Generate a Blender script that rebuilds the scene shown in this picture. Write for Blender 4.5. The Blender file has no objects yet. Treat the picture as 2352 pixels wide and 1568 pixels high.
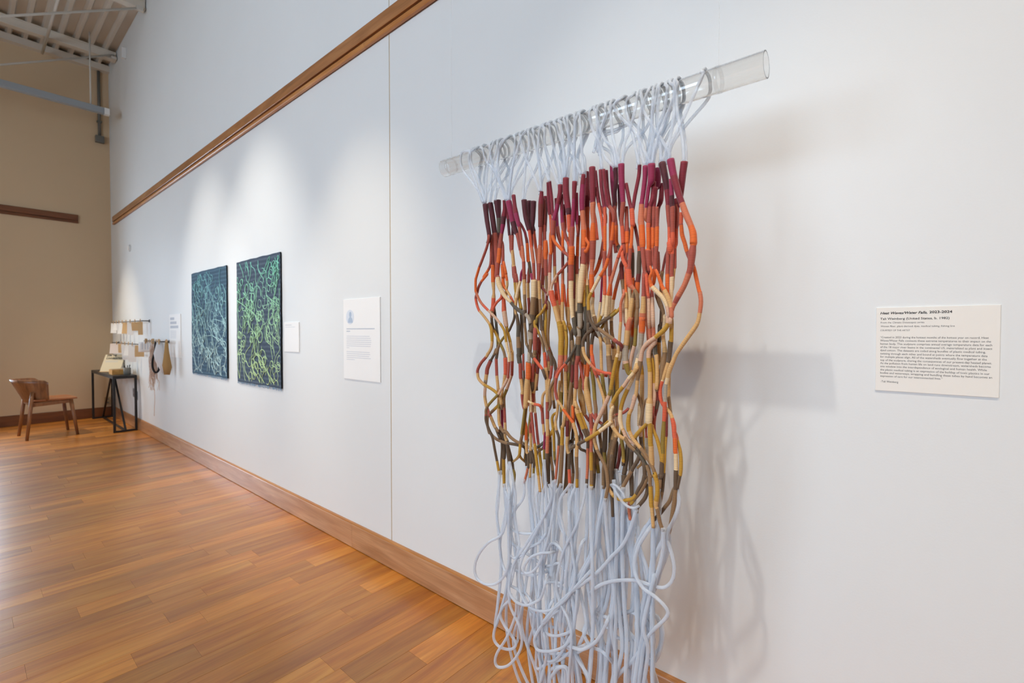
import bpy, bmesh, math, random
from mathutils import Vector, Matrix, Quaternion

scene = bpy.context.scene
COL = scene.collection
random.seed(11)

# ------------------------------------------------------------------ camera
CAM_LOC = (0.0, -1.51, 1.28)
YAW = math.radians(40.57)
PITCH = -math.atan(22 / 1084.0)
cam_data = bpy.data.cameras.new('camera')
cam_data.sensor_width = 36.0
cam_data.lens = 36.0 * 1084.0 / 2352.0
cam_data.clip_start = 0.02
cam_data.clip_end = 200.0
cam_data.dof.use_dof = True
cam_data.dof.focus_distance = 1.45
cam_data.dof.aperture_fstop = 4.0
cam = bpy.data.objects.new('camera', cam_data)
cam.location = CAM_LOC
cam.rotation_euler = (math.radians(90) + PITCH, 0, YAW)
COL.objects.link(cam)
scene.camera = cam

# ------------------------------------------------------------------ world (even, cool daylight sky outside the windows)
world = bpy.data.worlds.new('world')
scene.world = world
world.use_nodes = True
wbg = world.node_tree.nodes['Background']
wbg.inputs['Color'].default_value = (0.69, 0.83, 1.0, 1)
wbg.inputs['Strength'].default_value = 10.5

scene.view_settings.view_transform = 'Standard'
scene.view_settings.look = 'None'
scene.view_settings.gamma = 1.0
scene.view_settings.use_curve_mapping = False
scene.view_settings.exposure = 0.22
cy = scene.cycles
cy.use_denoising = True
cy.use_adaptive_sampling = True
cy.adaptive_threshold = 0.08
cy.adaptive_min_samples = 16
cy.max_bounces = 10
cy.diffuse_bounces = 4
cy.glossy_bounces = 3
cy.transmission_bounces = 10
cy.transparent_max_bounces = 24
cy.caustics_reflective = False
cy.caustics_refractive = False
cy.sample_clamp_indirect = 6.0

# window openings (the room's daylight): far wall glazing and the long window wall behind the camera
FAR_X = -9.32
LEFT_Y = -6.6
NEAR_X = 4.6
CEIL_Z = 5.25
FAR_OPEN = [(-3.0, -1.27, 0.75, 2.7)]                      # y0, y1, z0, z1
LEFT_OPEN = [(-4.2, -2.3, 0.9, 3.7), (-1.4, 0.5, 0.9, 3.7)]

def portal(name, loc, rot, sx, sy):
    l = bpy.data.lights.new(name, 'AREA')
    l.shape = 'RECTANGLE'; l.size = sx; l.size_y = sy
    l.cycles.is_portal = True
    o = bpy.data.objects.new(name, l)
    o.location = loc; o.rotation_euler = rot
    COL.objects.link(o)
    return o
for (y0, y1, z0, z1) in FAR_OPEN:
    portal('daylight_portal', (FAR_X - 0.52, (y0 + y1) / 2, (z0 + z1) / 2), (0, math.radians(-90), 0), z1 - z0, y1 - y0)
for (x0, x1, z0, z1) in LEFT_OPEN:
    portal('daylight_portal', ((x0 + x1) / 2, LEFT_Y - 0.02, (z0 + z1) / 2), (math.radians(90), 0, 0), x1 - x0, z1 - z0)

# gallery spots: (x, y, z, target, watts, cone deg, blend, colour)
WARM = (1.0, 0.86, 0.68)
SOFT = (1.0, 0.94, 0.86)
SPOTS = [
    (-0.53, -1.64, 4.2, (-0.75, 0.0, 0.80), 125, 42, 1.0, SOFT),
    (0.66, -1.64, 4.2, (0.05, 0.0, 0.80), 150, 44, 1.0, (1.0, 0.80, 0.58)),
    (-5.05, -1.64, 4.2, (-5.00, 0.0, 1.15), 170, 46, 1.0, SOFT),
    (-3.80, -1.64, 4.2, (-3.85, 0.0, 1.15), 210, 46, 1.0, SOFT),
    (-2.45, -1.64, 4.2, (-2.42, 0.0, 0.90), 190, 36, 1.0, WARM),
    (-8.37, -1.64, 4.1, (-8.25, -0.3, 0.5), 230, 46, 0.8, WARM),
    (2.05, -1.64, 4.2, (1.2, 0.0, 0.9), 110, 44, 1.0, (1.0, 0.80, 0.58)),
]

# traced centre lines, world units of 0.1 mm (x, y, z) and radius in mm; a letter starts a new thread colour, or the painted highlight x
CORDS = """
p -10691,-3952,16943,8.8 -10606,-3964,16439,7.8 -10471,-3990,15866,7.2 -10616,-3916,15686,5.8
r -10578,-3916,16076,3.4 -10441,-4048,15841,4.3 -10521,-4042,15559,4.3 -10706,-4031,15223,4.4 -10882,-4019,14943,4.4 o -10895,-4018,14927,4.4 -11050,-4005,14604,4.4 o -11085,-4001,14513,4.4 -11099,-3990,14240,4.4 s -11083,-3986,14111,4.4 -10936,-3978,13848,4.4 k -10775,-3975,13678,4.4 -10553,-3972,13504,4.3 a -10529,-3971,13489,4.3 -10262,-3969,13286,4.3 -10023,-3969,13061,4.3 y -10011,-3969,13052,4.3 -9869,-3971,12876,4.2 -9809,-3973,12718,4.5 c -9757,-3979,12475,4.5 -9655,-3990,12130,4.5 c -9632,-3991,12111,4.5 -9624,-4000,11887,4.5 r -9623,-4000,11869,4.5 -9636,-4012,11592,4.5 -9651,-4021,11384,4.5 a -9662,-4022,11366,4.5 -9804,-4031,11113,4.5 -9963,-4037,10935,4.5 l -10032,-4040,10832,4.6 -10292,-4045,10605,4.6 b -10485,-4048,10416,4.6 -10571,-4050,10263,4.7 r -10570,-4051,10137,4.7 d -10577,-4051,10082,4.7 -10570,-4051,9919,4.7 -10462,-4048,9680,4.6 d -10296,-4042,9413,4.3 -10210,-4030,9048,4.3 -10127,-4016,8693,4.3 y -10123,-4015,8681,4.3 -10077,-4006,8459,4.3 -10037,-3997,8260,4.3
r -10578,-3916,16076,3.4 -10492,-3898,15870,4.3 -10501,-3881,15453,4.3 -10530,-3868,15045,4.4 o -10629,-3864,14838,4.4 -10858,-3862,14602,4.4 o -10680,-3862,14695,4.4 -10922,-3862,14495,4.4 r -10947,-3862,14478,4.4 -11088,-3863,14285,4.5 -11151,-3866,14104,4.5 -11201,-3868,13995,4.5 k -11212,-3870,13903,4.5 -11141,-3877,13677,4.5 -11031,-3883,13492,4.5 t -11005,-3883,13479,4.5 -10768,-3891,13271,4.4 -10560,-3900,13068,4.4 y -10547,-3900,13050,4.4 -10453,-3909,12860,5.7 -10415,-3924,12501,5.0 t -10414,-3924,12492,5.0 -10456,-3932,12266,5.0 -10636,-3940,12027,5.0 t -10588,-3938,12098,5.0 r -10660,-3941,11987,5.0 -10884,-3945,11787,5.1 -11036,-3947,11569,5.1 t -11056,-3948,11438,5.1 -10997,-3948,11239,5.1 -10769,-3946,11071,5.0 y -10744,-3946,11063,5.0 -10434,-3944,10959,5.0 -10206,-3941,10843,4.9 t -10148,-3939,10759,4.9 -10054,-3936,10678,4.9 b -10012,-3930,10504,4.9 -10281,-3600,10234,3.9
p -10575,-3838,16987,8.8 -10502,-3812,16540,8.8 -10436,-3777,16007,8.8 r -10432,-3777,15998,8.8 -10406,-3752,15549,8.8 -10400,-3738,15101,7.8 -10378,-3736,14649,7.8 -10240,-3810,14437,6.2
q -10519,-3705,16119,3.3 -10469,-3827,15851,4.1 -10458,-3835,15006,4.1 o -10463,-3835,14970,6.7 -10459,-3829,14539,6.7 o -10461,-3827,14447,6.7 t -10457,-3826,14407,6.7 -10439,-3817,14086,4.4 k -10457,-3810,13899,6.8 -10486,-3801,13638,6.8 -10533,-3796,13495,6.8 d -10565,-3788,13279,4.7 -10536,-3780,13006,4.7 y -10466,-3776,12860,4.7 -10347,-3772,12680,4.7 l -10229,-3768,12465,4.6 b -10064,-3765,12199,4.6 -10004,-3765,12005,4.6 k -9988,-3765,11968,6.6 -9969,-3771,11479,6.6 t -9987,-3772,11434,5.9 -10051,-3779,11126,4.1 -10103,-3789,10837,4.1 l -10156,-3797,10600,4.1 -10210,-3804,10397,4.1 t -10225,-3806,10324,5.2 -10208,-3819,9931,5.2 b -10156,-3824,9758,5.2 -9984,-3829,9585,5.1 b -9914,-3828,9628,5.1 -9700,-3832,9464,5.1 -9401,-3834,9351,5.0 -9233,-3834,9368,4.9 x -9199,-3834,9365,4.4 -9000,-3835,9276,4.9 -8806,-3835,9264,4.9 g -8615,-3835,9337,4.8 -8367,-3834,9526,4.8 y -8225,-3832,9671,4.7 -8068,-3828,9914,4.7 y -8082,-3828,9889,4.2 -8006,-3823,10086,4.2 t -7997,-3822,10112,4.2 -7927,-3810,10468,4.2 -7897,-3797,10795,4.2 t -7898,-3797,10813,4.2 -7880,-3782,11219,4.2 -7854,-3776,11382,4.2
p -10363,-3723,17054,11.9 -10346,-3716,16802,10.3 g -10319,-3705,16477,7.8 p -10323,-3688,16015,6.2 q -10337,-3686,15945,4.1 -10353,-3681,15822,4.2 -10162,-3810,15600,3.4
w -9964,-3849,16956,5.1 -9946,-3842,16709,6.1 p -9983,-3840,16453,8.1 m -10017,-3842,16212,7.6 -10058,-3849,15953,5.6 r -10069,-3850,15928,6.1 -10122,-3870,15500,7.1 o -10132,-3872,15466,7.1 -10155,-3900,15023,7.6 r -10178,-3902,15007,7.7 -10199,-3932,14546,7.7 r -10164,-3931,14559,7.6 c -10155,-3932,14532,8.1 -10092,-3945,14306,8.6 -9939,-3957,14050,7.6 -9771,-3963,13867,6.0 t -9584,-3966,13738,5.5 g -9561,-3967,13702,5.5 -9378,-3969,13541,5.9 -9200,-3970,13433,5.9 x -8982,-3970,13326,5.8 -8876,-3969,13224,5.8 g -8814,-3966,13072,5.8 -8937,-3810,12806,4.6
r -10133,-3810,15770,4.1 -10062,-3805,15537,5.1 -10031,-3827,14967,5.1 o -10054,-3828,14933,6.1 -9998,-3838,14504,6.1 o -10023,-3836,14592,5.6 -9996,-3840,14290,5.6 t -9855,-3840,14106,4.0 -9716,-3840,13924,4.0 k -9705,-3839,13906,4.0 -9603,-3837,13745,4.0 d -9560,-3835,13604,4.0 -9541,-3830,13430,4.0 -9569,-3823,13206,4.0 -9716,-3814,12946,4.0 -9789,-3809,12841,4.0 l -9934,-3804,12700,4.1 -10107,-3797,12538,4.1 b -10207,-3792,12412,4.1 -10364,-3780,12102,4.2 b -10358,-3786,12262,4.2 d -10464,-3779,12060,4.2 -10593,-3774,11892,4.2 r -10619,-3773,11863,6.3 -10777,-3766,11589,6.9 -10805,-3763,11440,6.9 t -10818,-3762,11403,6.4 x -10859,-3760,11215,6.4 a -10885,-3760,10954,5.3 t -10904,-3762,10674,5.3 -10855,-3766,10438,5.3 r -10801,-3769,10295,5.3 -10720,-3774,10138,5.3 t -10615,-3779,10004,5.3 -10431,-3790,9717,5.2 b -10380,-3793,9669,5.2 d -10227,-3799,9528,5.2 d -10354,-3794,9635,4.2 -10197,-3806,9369,4.1 -10235,-3600,9145,3.3
o -10143,-3705,15180,3.7 -9956,-3858,14939,4.6 -9868,-3852,14598,4.5 o -9890,-3854,14651,4.5 -9849,-3847,14438,4.5 t -9845,-3846,14411,4.5 -9843,-3840,14280,4.5 -9884,-3834,14143,4.6 -9904,-3810,13882,3.7
k -10070,-3810,14067,4.9 -9994,-3843,13884,6.1 -9974,-3839,13460,7.6 a -9969,-3839,13451,7.6 -9912,-3829,13088,7.6 -9880,-3825,12964,6.1 y -9880,-3825,12956,5.1 -9808,-3814,12683,5.1 t -9746,-3805,12472,5.0 -9690,-3790,12122,5.0 t -9676,-3793,12190,5.0 -9675,-3780,11892,5.0 r -9680,-3780,11883,5.0 -9711,-3766,11449,5.1 a -9723,-3765,11431,5.1 -9856,-3760,11139,5.1 l -9928,-3758,10973,5.1 -10047,-3757,10749,5.1 -10166,-3759,10558,5.2 y -10238,-3760,10461,5.2 b -10456,-3763,10276,5.2 -10727,-3767,10044,5.3 -10775,-3771,9928,4.8 -10768,-3778,9708,4.8 -10656,-3789,9430,4.7 b -10685,-3785,9533,5.1 -10529,-3792,9391,5.0 -10277,-3798,9292,5.0 -9937,-3802,9245,4.9 d -9842,-3802,9251,4.9 -9448,-3805,9260,4.8 -9154,-3808,9229,4.7 -9271,-3600,8943,3.8
k -10117,-3810,14152,3.4 -10008,-3932,13897,4.3 -10195,-3937,13747,4.3 -10313,-3940,13609,4.3 b -10384,-3943,13468,4.3 -10408,-3944,13397,4.3 -10630,-3705,13190,3.4
g -10433,-3810,13618,3.8 -10551,-3656,13446,4.7 -10491,-3667,13189,4.7 -10442,-3681,12915,4.7 l -10396,-3691,12733,4.7 -10374,-3701,12552,4.7 d -10353,-3711,12371,5.2 d -10368,-3722,12170,5.2 b -10408,-3732,11933,5.2 r -10413,-3733,11924,5.2 -10374,-3748,11391,5.2 t -10369,-3749,11373,5.2 -10308,-3749,10906,5.2 -10288,-3744,10636,5.2 -10308,-3736,10361,5.2 b -10315,-3715,9903,5.0 -10263,-3705,9726,5.0 -10253,-3690,9452,5.0 d -10225,-3694,9527,7.8 -10170,-3674,9169,7.8 -10209,-3657,8795,6.3 -10286,-3640,8138,5.2
b -10033,-3705,10852,3.7 -10050,-3755,10659,4.6 -10033,-3760,10374,4.6 r -10033,-3760,10365,4.6 -10011,-3758,9928,4.6 t -10005,-3757,9893,4.6 -9999,-3744,9515,4.6 t -10003,-3753,9747,4.6 -10015,-3740,9420,4.6 d -9949,-3734,9303,6.2 -9902,-3706,8857,6.7 -9875,-3684,8516,5.6
m -10214,-3705,10548,3.4 -10230,-3661,10342,4.2 -10224,-3654,9869,4.2 b -10211,-3655,9543,4.2 d -10163,-3655,9530,6.2 -10109,-3661,9176,6.2 -10121,-3675,8705,6.2 y -10144,-3676,8683,5.7 -10119,-3691,8309,5.7 -10083,-3713,7769,4.7
d -9927,-3705,9221,3.3 -9975,-3596,9004,4.1 -9849,-3577,8588,4.1 l -9821,-3568,8375,4.1 -9768,-3561,8204,4.1 -9824,-3551,7811,4.1
w -9873,-3792,16881,4.2 -9903,-3785,16713,4.2 p -9866,-3773,16360,4.6 -9817,-3763,15864,4.5 r -9801,-3763,15845,3.8 -9772,-3761,15562,3.8 -9760,-3762,15385,3.8 -9629,-3810,15153,3.0
m -9640,-4006,16839,9.9 -9565,-3988,16531,9.9 p -9491,-3970,16181,8.9 -9367,-3957,15834,7.4 r -9334,-3956,15804,5.9 -9261,-3951,15507,5.4 -9228,-3951,15301,3.9 s -9217,-3951,15283,3.4 -9182,-3953,15127,3.4 -9114,-3916,14956,2.7
p -9582,-3916,16376,3.5 -9508,-3962,16168,4.4 -9534,-3945,15816,4.4 r -9540,-3943,15791,5.1 -9580,-3913,15345,5.2 t -9567,-3912,15327,5.0 -9535,-3878,14846,5.5 r -9524,-3877,14828,6.0 -9474,-3856,14464,6.0 r -9479,-3864,14617,6.0 -9433,-3851,14348,5.9 t -9429,-3850,14335,4.2 -9429,-3842,14116,4.2 y -9398,-3839,13942,4.2 -9310,-3837,13698,4.1 b -9264,-3839,13508,4.9 -9374,-3705,13343,3.9
r -9617,-3810,15054,2.8 -9614,-3839,14831,3.5 -9588,-3828,14475,3.5 r -9563,-3831,14557,4.0 -9546,-3824,14349,4.0 y -9542,-3824,14340,4.0 -9530,-3816,14158,4.0 l -9513,-3810,14002,4.0 -9540,-3805,13900,4.0 -9507,-3810,13690,3.2
w -9448,-3994,16993,6.4 -9388,-4011,16700,5.9 m -9317,-4029,16397,7.8 -9192,-4048,16039,6.8 r -9167,-4051,15967,5.3 -9055,-4068,15399,4.8 s -9044,-4069,15373,5.0 -8991,-4067,14926,5.0 r -8987,-4066,14909,5.3 -8984,-4048,14411,5.3 r -8989,-4047,14393,5.3 t -8986,-4046,14376,5.3 -8989,-4021,13944,5.3 b -8985,-4020,13927,4.8 -8997,-3992,13494,4.8 d -8998,-3991,13469,5.3 b -9026,-3969,13075,4.4 -8993,-3956,12738,4.4 -8975,-3951,12469,4.4 d -8932,-3951,12385,4.3 -8760,-3953,12088,4.3 d -8868,-3951,12250,4.6 -8738,-3953,12054,4.6 k -8674,-3954,12006,4.8 -8396,-3963,11738,4.7 d -8354,-3965,11691,4.2 -8266,-3974,11516,4.2 -8307,-3810,11327,3.4
w -9357,-3916,16255,3.3 -9210,-3907,16065,4.1 -9088,-3895,15848,4.1 q -9051,-3887,15710,4.1 o -9006,-3875,15487,4.8 -8979,-3854,14949,5.3 d -8947,-3854,14913,4.8 -8886,-3850,14522,4.8 m -8875,-3850,14569,4.8 -8821,-3851,14398,4.8 -8793,-3810,14198,3.8
p -9063,-3954,16788,8.7 -9015,-3932,16283,7.7 w -8905,-3908,15871,6.7 k -8895,-3907,15853,4.8 -8844,-3877,15351,4.8 s -8834,-3876,15333,5.3 -8774,-3857,14879,5.3 r -8775,-3856,14863,5.0 -8759,-3848,14412,5.0 r -8759,-3848,14393,5.0 c -8755,-3848,14360,9.6 -8773,-3857,13859,7.7 b -8776,-3858,13843,7.7 -8807,-3881,13341,7.7 d -8817,-3882,13325,8.2 -8794,-3910,12856,8.2 x -8855,-3913,12806,8.2 b -8823,-3927,12571,7.7 -8823,-3940,12337,4.8 -8842,-3916,12167,3.8
w -8410,-3940,16917,5.6 q -8434,-3934,16549,8.5 -8469,-3914,15907,7.1 r -8466,-3913,15891,5.7 -8488,-3893,15373,5.7 s -8495,-3892,15358,6.4 s -8520,-3885,15163,6.4 r -8541,-3876,14837,5.9 -8572,-3870,14362,5.7 t -8558,-3870,14320,4.6 -8526,-3875,13789,4.6 b -8516,-3875,13772,4.8 -8480,-3888,13301,4.7 d -8480,-3889,13284,5.2 -8429,-3906,12839,5.2 d -8459,-3897,13069,4.7 b -8400,-3906,12822,4.7 -8310,-3918,12527,4.7 -8180,-3927,12236,4.7 d -8201,-3927,12250,4.9 -8077,-3932,12059,4.8 -8037,-3937,11851,4.8 r -8033,-3937,11819,4.6 -8080,-3940,11476,4.7 t -8100,-3940,11435,4.2 -8150,-3938,11179,4.2 b -8113,-3934,10937,4.2 -8077,-3928,10696,4.2 -8283,-3810,10484,3.4
q -8384,-3838,16723,4.2 -8400,-3801,15998,5.2 r -8412,-3799,15968,5.2 -8420,-3774,15513,5.2 o -8400,-3773,15486,7.1 -8389,-3759,15167,8.1 o -8401,-3757,15084,7.6 r -8393,-3753,14952,6.2 -8385,-3749,14491,6.2 b -8385,-3749,14458,4.7 -8356,-3759,13994,4.7 q -8346,-3759,13977,4.3 -8349,-3768,13762,4.3 r -8353,-3776,13598,7.1 -8339,-3781,13490,6.2 y -8348,-3783,13465,4.0 -8352,-3817,12839,4.0 y -8357,-3800,13151,4.7 -8357,-3827,12657,4.7 b -8308,-3838,12411,4.0 -8286,-3810,12245,3.2
b -8395,-3705,13768,3.8 -8213,-3815,13542,4.7 -8281,-3789,12839,4.7 b -8288,-3782,12657,4.7 -8273,-3774,12377,4.7 r -8263,-3773,12345,4.7 r -8264,-3772,12310,4.7 t -8274,-3766,11930,4.7 d -8278,-3765,11649,4.7 b -8286,-3767,11385,4.7 -8244,-3810,11160,3.8
q -8603,-3810,14328,3.2 -8539,-3776,14144,4.0 -8367,-3771,13977,4.0 -8395,-3705,13768,3.2
y -8400,-3705,13685,3.4 -8321,-3915,13509,4.2 -8472,-3905,13333,4.3 l -8600,-3899,13237,4.3 y -8650,-3889,13056,4.3 y -8702,-3893,13122,4.6 -8687,-3885,12972,5.3 -8569,-3875,12772,5.2 b -8549,-3873,12739,4.3 -8432,-3863,12492,4.3 -8375,-3856,12196,4.3 k -8365,-3855,12180,5.7 k -8346,-3854,12113,5.7 -8325,-3854,11768,5.7 t -8314,-3854,11743,5.7 -8280,-3859,11491,5.7 -8248,-3873,11100,5.7 -8225,-3890,10775,5.6 r -8224,-3892,10743,5.6 -8203,-3919,10265,5.6 t -8212,-3920,10247,5.6 -8174,-3943,9773,5.6 t -8184,-3943,9770,5.6 s -8179,-3944,9746,5.6 -8184,-3956,9280,5.6 d -8184,-3956,9248,5.4 -8217,-3936,8267,4.5
p -8851,-3761,16749,8.7 -8867,-3767,16290,7.7 -8897,-3783,15772,4.4 q -8900,-3784,15756,3.4 -8865,-3796,15448,3.4 -8870,-3810,15256,2.7
m -9104,-3916,14769,3.1 -9210,-3906,14591,3.9 -9224,-3915,14388,3.9 c -9234,-3917,14363,4.4 -9324,-3928,14104,4.4 t -9383,-3937,13850,5.4 -9409,-3946,13509,4.4 b -9385,-3948,13354,4.4 d -9351,-3948,13319,4.9 g -9295,-3948,12993,5.9 b -9300,-3943,12652,6.4 g -9286,-3933,12310,7.4 -9284,-3922,12036,7.4 g -9303,-3925,12119,7.4 -9268,-3914,11863,7.4 r -9247,-3912,11829,5.9 -9242,-3892,11383,5.9 t -9232,-3890,11349,5.4 -9178,-3875,10957,5.4 r -9202,-3872,10887,5.4 -9186,-3865,10578,3.9 -9072,-3916,10381,3.1
l -9388,-3810,14205,4.0 -9411,-3769,13999,5.0 y -9383,-3776,13756,5.0 l -9332,-3784,13547,5.0 d -9302,-3792,13339,4.9 -9246,-3820,12651,4.9 -9211,-3835,12138,4.9 r -9200,-3836,12104,3.7 r -9189,-3835,12119,3.7 -9174,-3840,11640,3.7 d -9163,-3840,11607,3.7 -9145,-3834,11179,3.7 -8986,-3916,11028,3.0
r -8966,-3810,14822,3.9 -9058,-3728,14595,4.9 -9067,-3730,14341,4.9 t -9089,-3730,14308,4.9 -9080,-3727,13865,4.9 r -9069,-3727,13839,4.9 -9043,-3718,13471,4.9 d -9057,-3714,13335,4.9 -8969,-3810,13153,3.9
x -8896,-3916,12249,4.2 -8830,-3998,12052,5.3 b -8822,-4008,11903,5.3 o -8842,-4010,11877,8.6 -8829,-4038,11420,8.6 t -8849,-4040,11394,8.2 -8871,-4053,11134,8.6 -8882,-4065,10799,8.6 -8911,-4069,10537,7.7 l -8932,-4069,10501,3.9 -9011,-4065,10062,3.9 b -9075,-4053,9696,3.9 b -9066,-4051,9662,4.4 y -9142,-4038,9393,4.4 -9204,-4016,9011,4.4 -9918,-3496,8558,3.5
c -8927,-3916,11405,3.1 -8866,-3951,11226,3.9 -8815,-3948,10793,3.9 a -8787,-3956,10410,3.9 r -8776,-3957,10378,4.3 -8706,-3977,9970,4.3 -8661,-3994,9712,4.3 r -8618,-4009,9502,4.3 y -8606,-4011,9471,4.8 -8493,-4048,8916,4.7 -8428,-4064,8585,4.7 t -8422,-4065,8570,4.2 -8353,-4073,8091,4.2
l -9013,-3916,10683,3.1 -8948,-3983,10481,3.9 -9018,-3976,10031,3.9 b -9062,-3976,9652,3.9 b -9062,-3975,9803,4.1 y -9148,-3978,9467,4.1 -9206,-3987,9014,4.1 -9260,-3600,8682,3.3
r -8744,-3810,12973,5.4 -8629,-3959,12772,6.7 -8657,-3936,12291,6.7 b -8658,-3934,12257,6.2 -8699,-3922,12056,6.2 b -8664,-3927,12138,6.2 r -8730,-3908,11852,6.2 -8792,-3883,11461,6.3 d -8821,-3873,11290,6.3 -8816,-3866,11155,6.3 -8888,-3705,10931,5.0
q -8754,-3810,12251,3.2 -8650,-3822,12085,4.0 -8662,-3791,11597,4.0 t -8686,-3788,11545,4.8 -8753,-3769,11219,4.8 r -8848,-3756,10939,5.4 -8877,-3746,10663,5.4 -8824,-3916,10498,4.3
t -8828,-3810,11648,3.1 -8779,-3763,11453,3.9 -8867,-3760,11312,3.9 -8830,-3705,11117,3.1
c -8986,-3916,11028,3.1 -8928,-4061,10879,3.9 -8867,-4057,10750,3.8 t -8678,-4055,10676,3.8 k -8573,-4055,10653,4.5 -8367,-4054,10624,4.5 -8545,-3705,10326,3.6
t -8294,-3810,11090,3.4 -8476,-3774,10889,4.3 -8488,-3797,10556,4.3 r -8487,-3799,10532,4.8 -8431,-3832,10076,4.8 t -8419,-3834,10053,4.0 -8374,-3852,9729,4.0 m -8368,-3847,9843,3.6 -8350,-3856,9648,3.6 l -8363,-3866,9316,3.6 -8352,-3865,8903,3.6 -8300,-3810,8709,2.9
o -9054,-3916,10107,3.9 -9001,-3930,9906,4.9 -9017,-3909,9517,4.9 t -9018,-3908,9500,4.7 -9002,-3887,9114,4.7 d -8960,-3885,9087,4.4 -8953,-3866,8666,4.4 s -8975,-3866,8644,3.9 -9069,-3857,8341,3.9 -9138,-3854,8137,3.9
r -8776,-3916,10120,3.5 -8903,-3849,9906,4.4 t -8890,-3852,9721,4.4 -8869,-3851,9351,4.4 d -8881,-3849,9195,5.8 -8868,-3837,8820,5.8 t -8890,-3837,8799,3.9 -8939,-3815,8340,3.9
d -8983,-3705,9306,4.6 -8876,-3828,9175,5.8 -8786,-3805,8862,5.8 l -8807,-3792,8668,3.9 -8831,-3775,8421,3.9 d -8834,-3771,8360,3.9
d -9089,-3810,9375,3.0 -9189,-3710,9153,3.8 -9169,-3721,8811,3.8 b -9154,-3725,8641,3.8
b -8462,-3705,9488,3.2 -8490,-3751,9307,4.0 -8687,-3755,9158,4.1 -8619,-3916,9033,3.3
y -8000,-3705,10447,3.4 -8080,-3845,10292,4.2 -8041,-3829,9804,4.2 l -8037,-3805,9309,4.2 d -8027,-3791,9045,4.2 -7941,-3810,8840,3.4
b -8282,-3810,9980,3.2 -8230,-3762,9766,4.0 d -8207,-3765,9538,4.6 b -8178,-3776,9115,4.5 d -8105,-3792,8718,4.5 d -8061,-3810,8319,4.5
d -8284,-3810,9472,3.2 -8267,-3766,9264,4.0 -8254,-3766,8168,4.0
t -8040,-3705,10266,3.1 -7887,-3950,10120,3.9 d -7860,-3945,9962,4.4 -7787,-3938,9778,4.4 s -7794,-3927,9533,3.9 -7873,-3896,8948,3.9 s -7949,-3870,8390,3.9
d -7774,-3810,9200,3.1 -7772,-3816,9031,3.9 -7779,-3832,8287,3.9
w -8296,-3793,17196,3.9 -8286,-3765,16721,5.2 -8258,-3747,16280,5.2 k -8238,-3746,16244,4.2 -8220,-3742,15982,4.2 -8170,-3810,15639,3.4
w -8178,-3859,17189,4.7 -8110,-3855,16670,5.1 -8062,-3866,16210,4.2 q -8041,-3867,16174,3.7 -7972,-3894,15599,3.7 -7946,-3916,15385,3.0
w -7679,-4026,16941,7.7 -7687,-4041,16709,6.8 m -7751,-4058,16405,6.3 -7857,-4069,16013,6.8 r -7886,-4070,15978,7.7 -7916,-4067,15581,6.8 o -7916,-4067,15549,5.5 -7843,-4061,15352,4.5 -7601,-4051,15105,4.5 r -7583,-4049,15071,4.5 -7401,-4042,14928,4.5 -7321,-4036,14828,4.4 -7408,-4030,14745,4.0 -7584,-4018,14591,4.1 -7723,-4010,14478,4.1 a -7783,-4006,14436,3.8 -7926,-3994,14273,3.9 -8012,-3984,14120,3.9 -8036,-3977,14010,3.9 k -8037,-3976,13994,7.8 -8004,-3966,13801,8.3 -7932,-3957,13558,7.4 t -7923,-3956,13534,6.9 -7800,-3950,13124,7.3 y -7780,-3950,13092,7.3 -7720,-3952,12869,8.2 y -7728,-3950,12994,9.1 -7683,-3959,12630,8.7 -7686,-3967,12440,8.7 s -7683,-3985,12139,8.2 -7688,-4005,11839,8.2 r -7723,-4009,11774,5.5 b -7844,-4029,11482,4.1 -8007,-4046,11184,4.2 -8020,-4054,11023,4.2 -7991,-4067,10673,4.1 -8283,-3810,10403,3.3
o -8013,-3916,15781,4.1 -8124,-3874,15623,5.1 -8096,-3898,15117,5.1 o -8113,-3901,15060,5.6 r -8117,-3902,15044,5.4 -8123,-3928,14543,5.4 a -8122,-3929,14518,5.1 -8122,-3947,14017,5.1 -8390,-3705,13875,4.1
r -8025,-3916,15587,3.8 -8065,-3790,15368,4.7 -8068,-3756,14733,4.7 t -8068,-3755,14717,4.7 -8064,-3747,14433,4.7 r -8045,-3744,14237,5.1 k -8015,-3744,13992,6.1 -7981,-3749,13731,6.1 t -7971,-3749,13714,5.1 -7891,-3764,13339,4.2 b -7813,-3777,13095,4.2 -7742,-3916,12903,3.4
k -7846,-3916,14449,3.0 -7915,-3817,14223,3.7 -7876,-3787,13740,3.7 t -7863,-3777,13579,3.7 -7817,-3757,13176,3.7 y -7761,-3754,13095,3.7 -7649,-3747,12838,3.7 -7626,-3810,12677,3.0
w -7682,-3967,16693,5.0 m -7684,-3949,16259,5.0 -7679,-3926,15909,5.4 r -7671,-3925,15892,5.9 -7643,-3908,15664,5.9 -7560,-3890,15420,5.4 k -7525,-3886,15353,4.5 -7459,-3872,15144,4.5 -7308,-4020,14936,3.6
o -7736,-3810,15845,3.3 -7660,-3939,15629,4.1 -7663,-3933,15065,4.1 q -7663,-3933,15065,4.5 q -7663,-3933,15079,4.5 s -7671,-3920,14624,4.5 -7681,-3904,14200,4.6 o -7681,-3903,14169,5.0 -7702,-3884,13672,5.0 t -7702,-3884,13656,5.0 -7709,-3872,13108,5.0 y -7680,-3872,13092,5.5 -7585,-3871,12837,5.5 y -7639,-3871,12994,5.5 -7570,-3873,12598,5.5 s -7591,-3882,12138,5.9 -7570,-3897,11696,5.9 t -7588,-3898,11679,5.0 -7553,-3932,10702,5.0 t -7623,-3939,10136,5.0 y -7652,-3939,10085,5.5 -7674,-3933,9585,5.5 b -7674,-3932,9569,6.4 -7727,-3908,8817,6.4 -7797,-3890,8297,6.5
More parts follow.
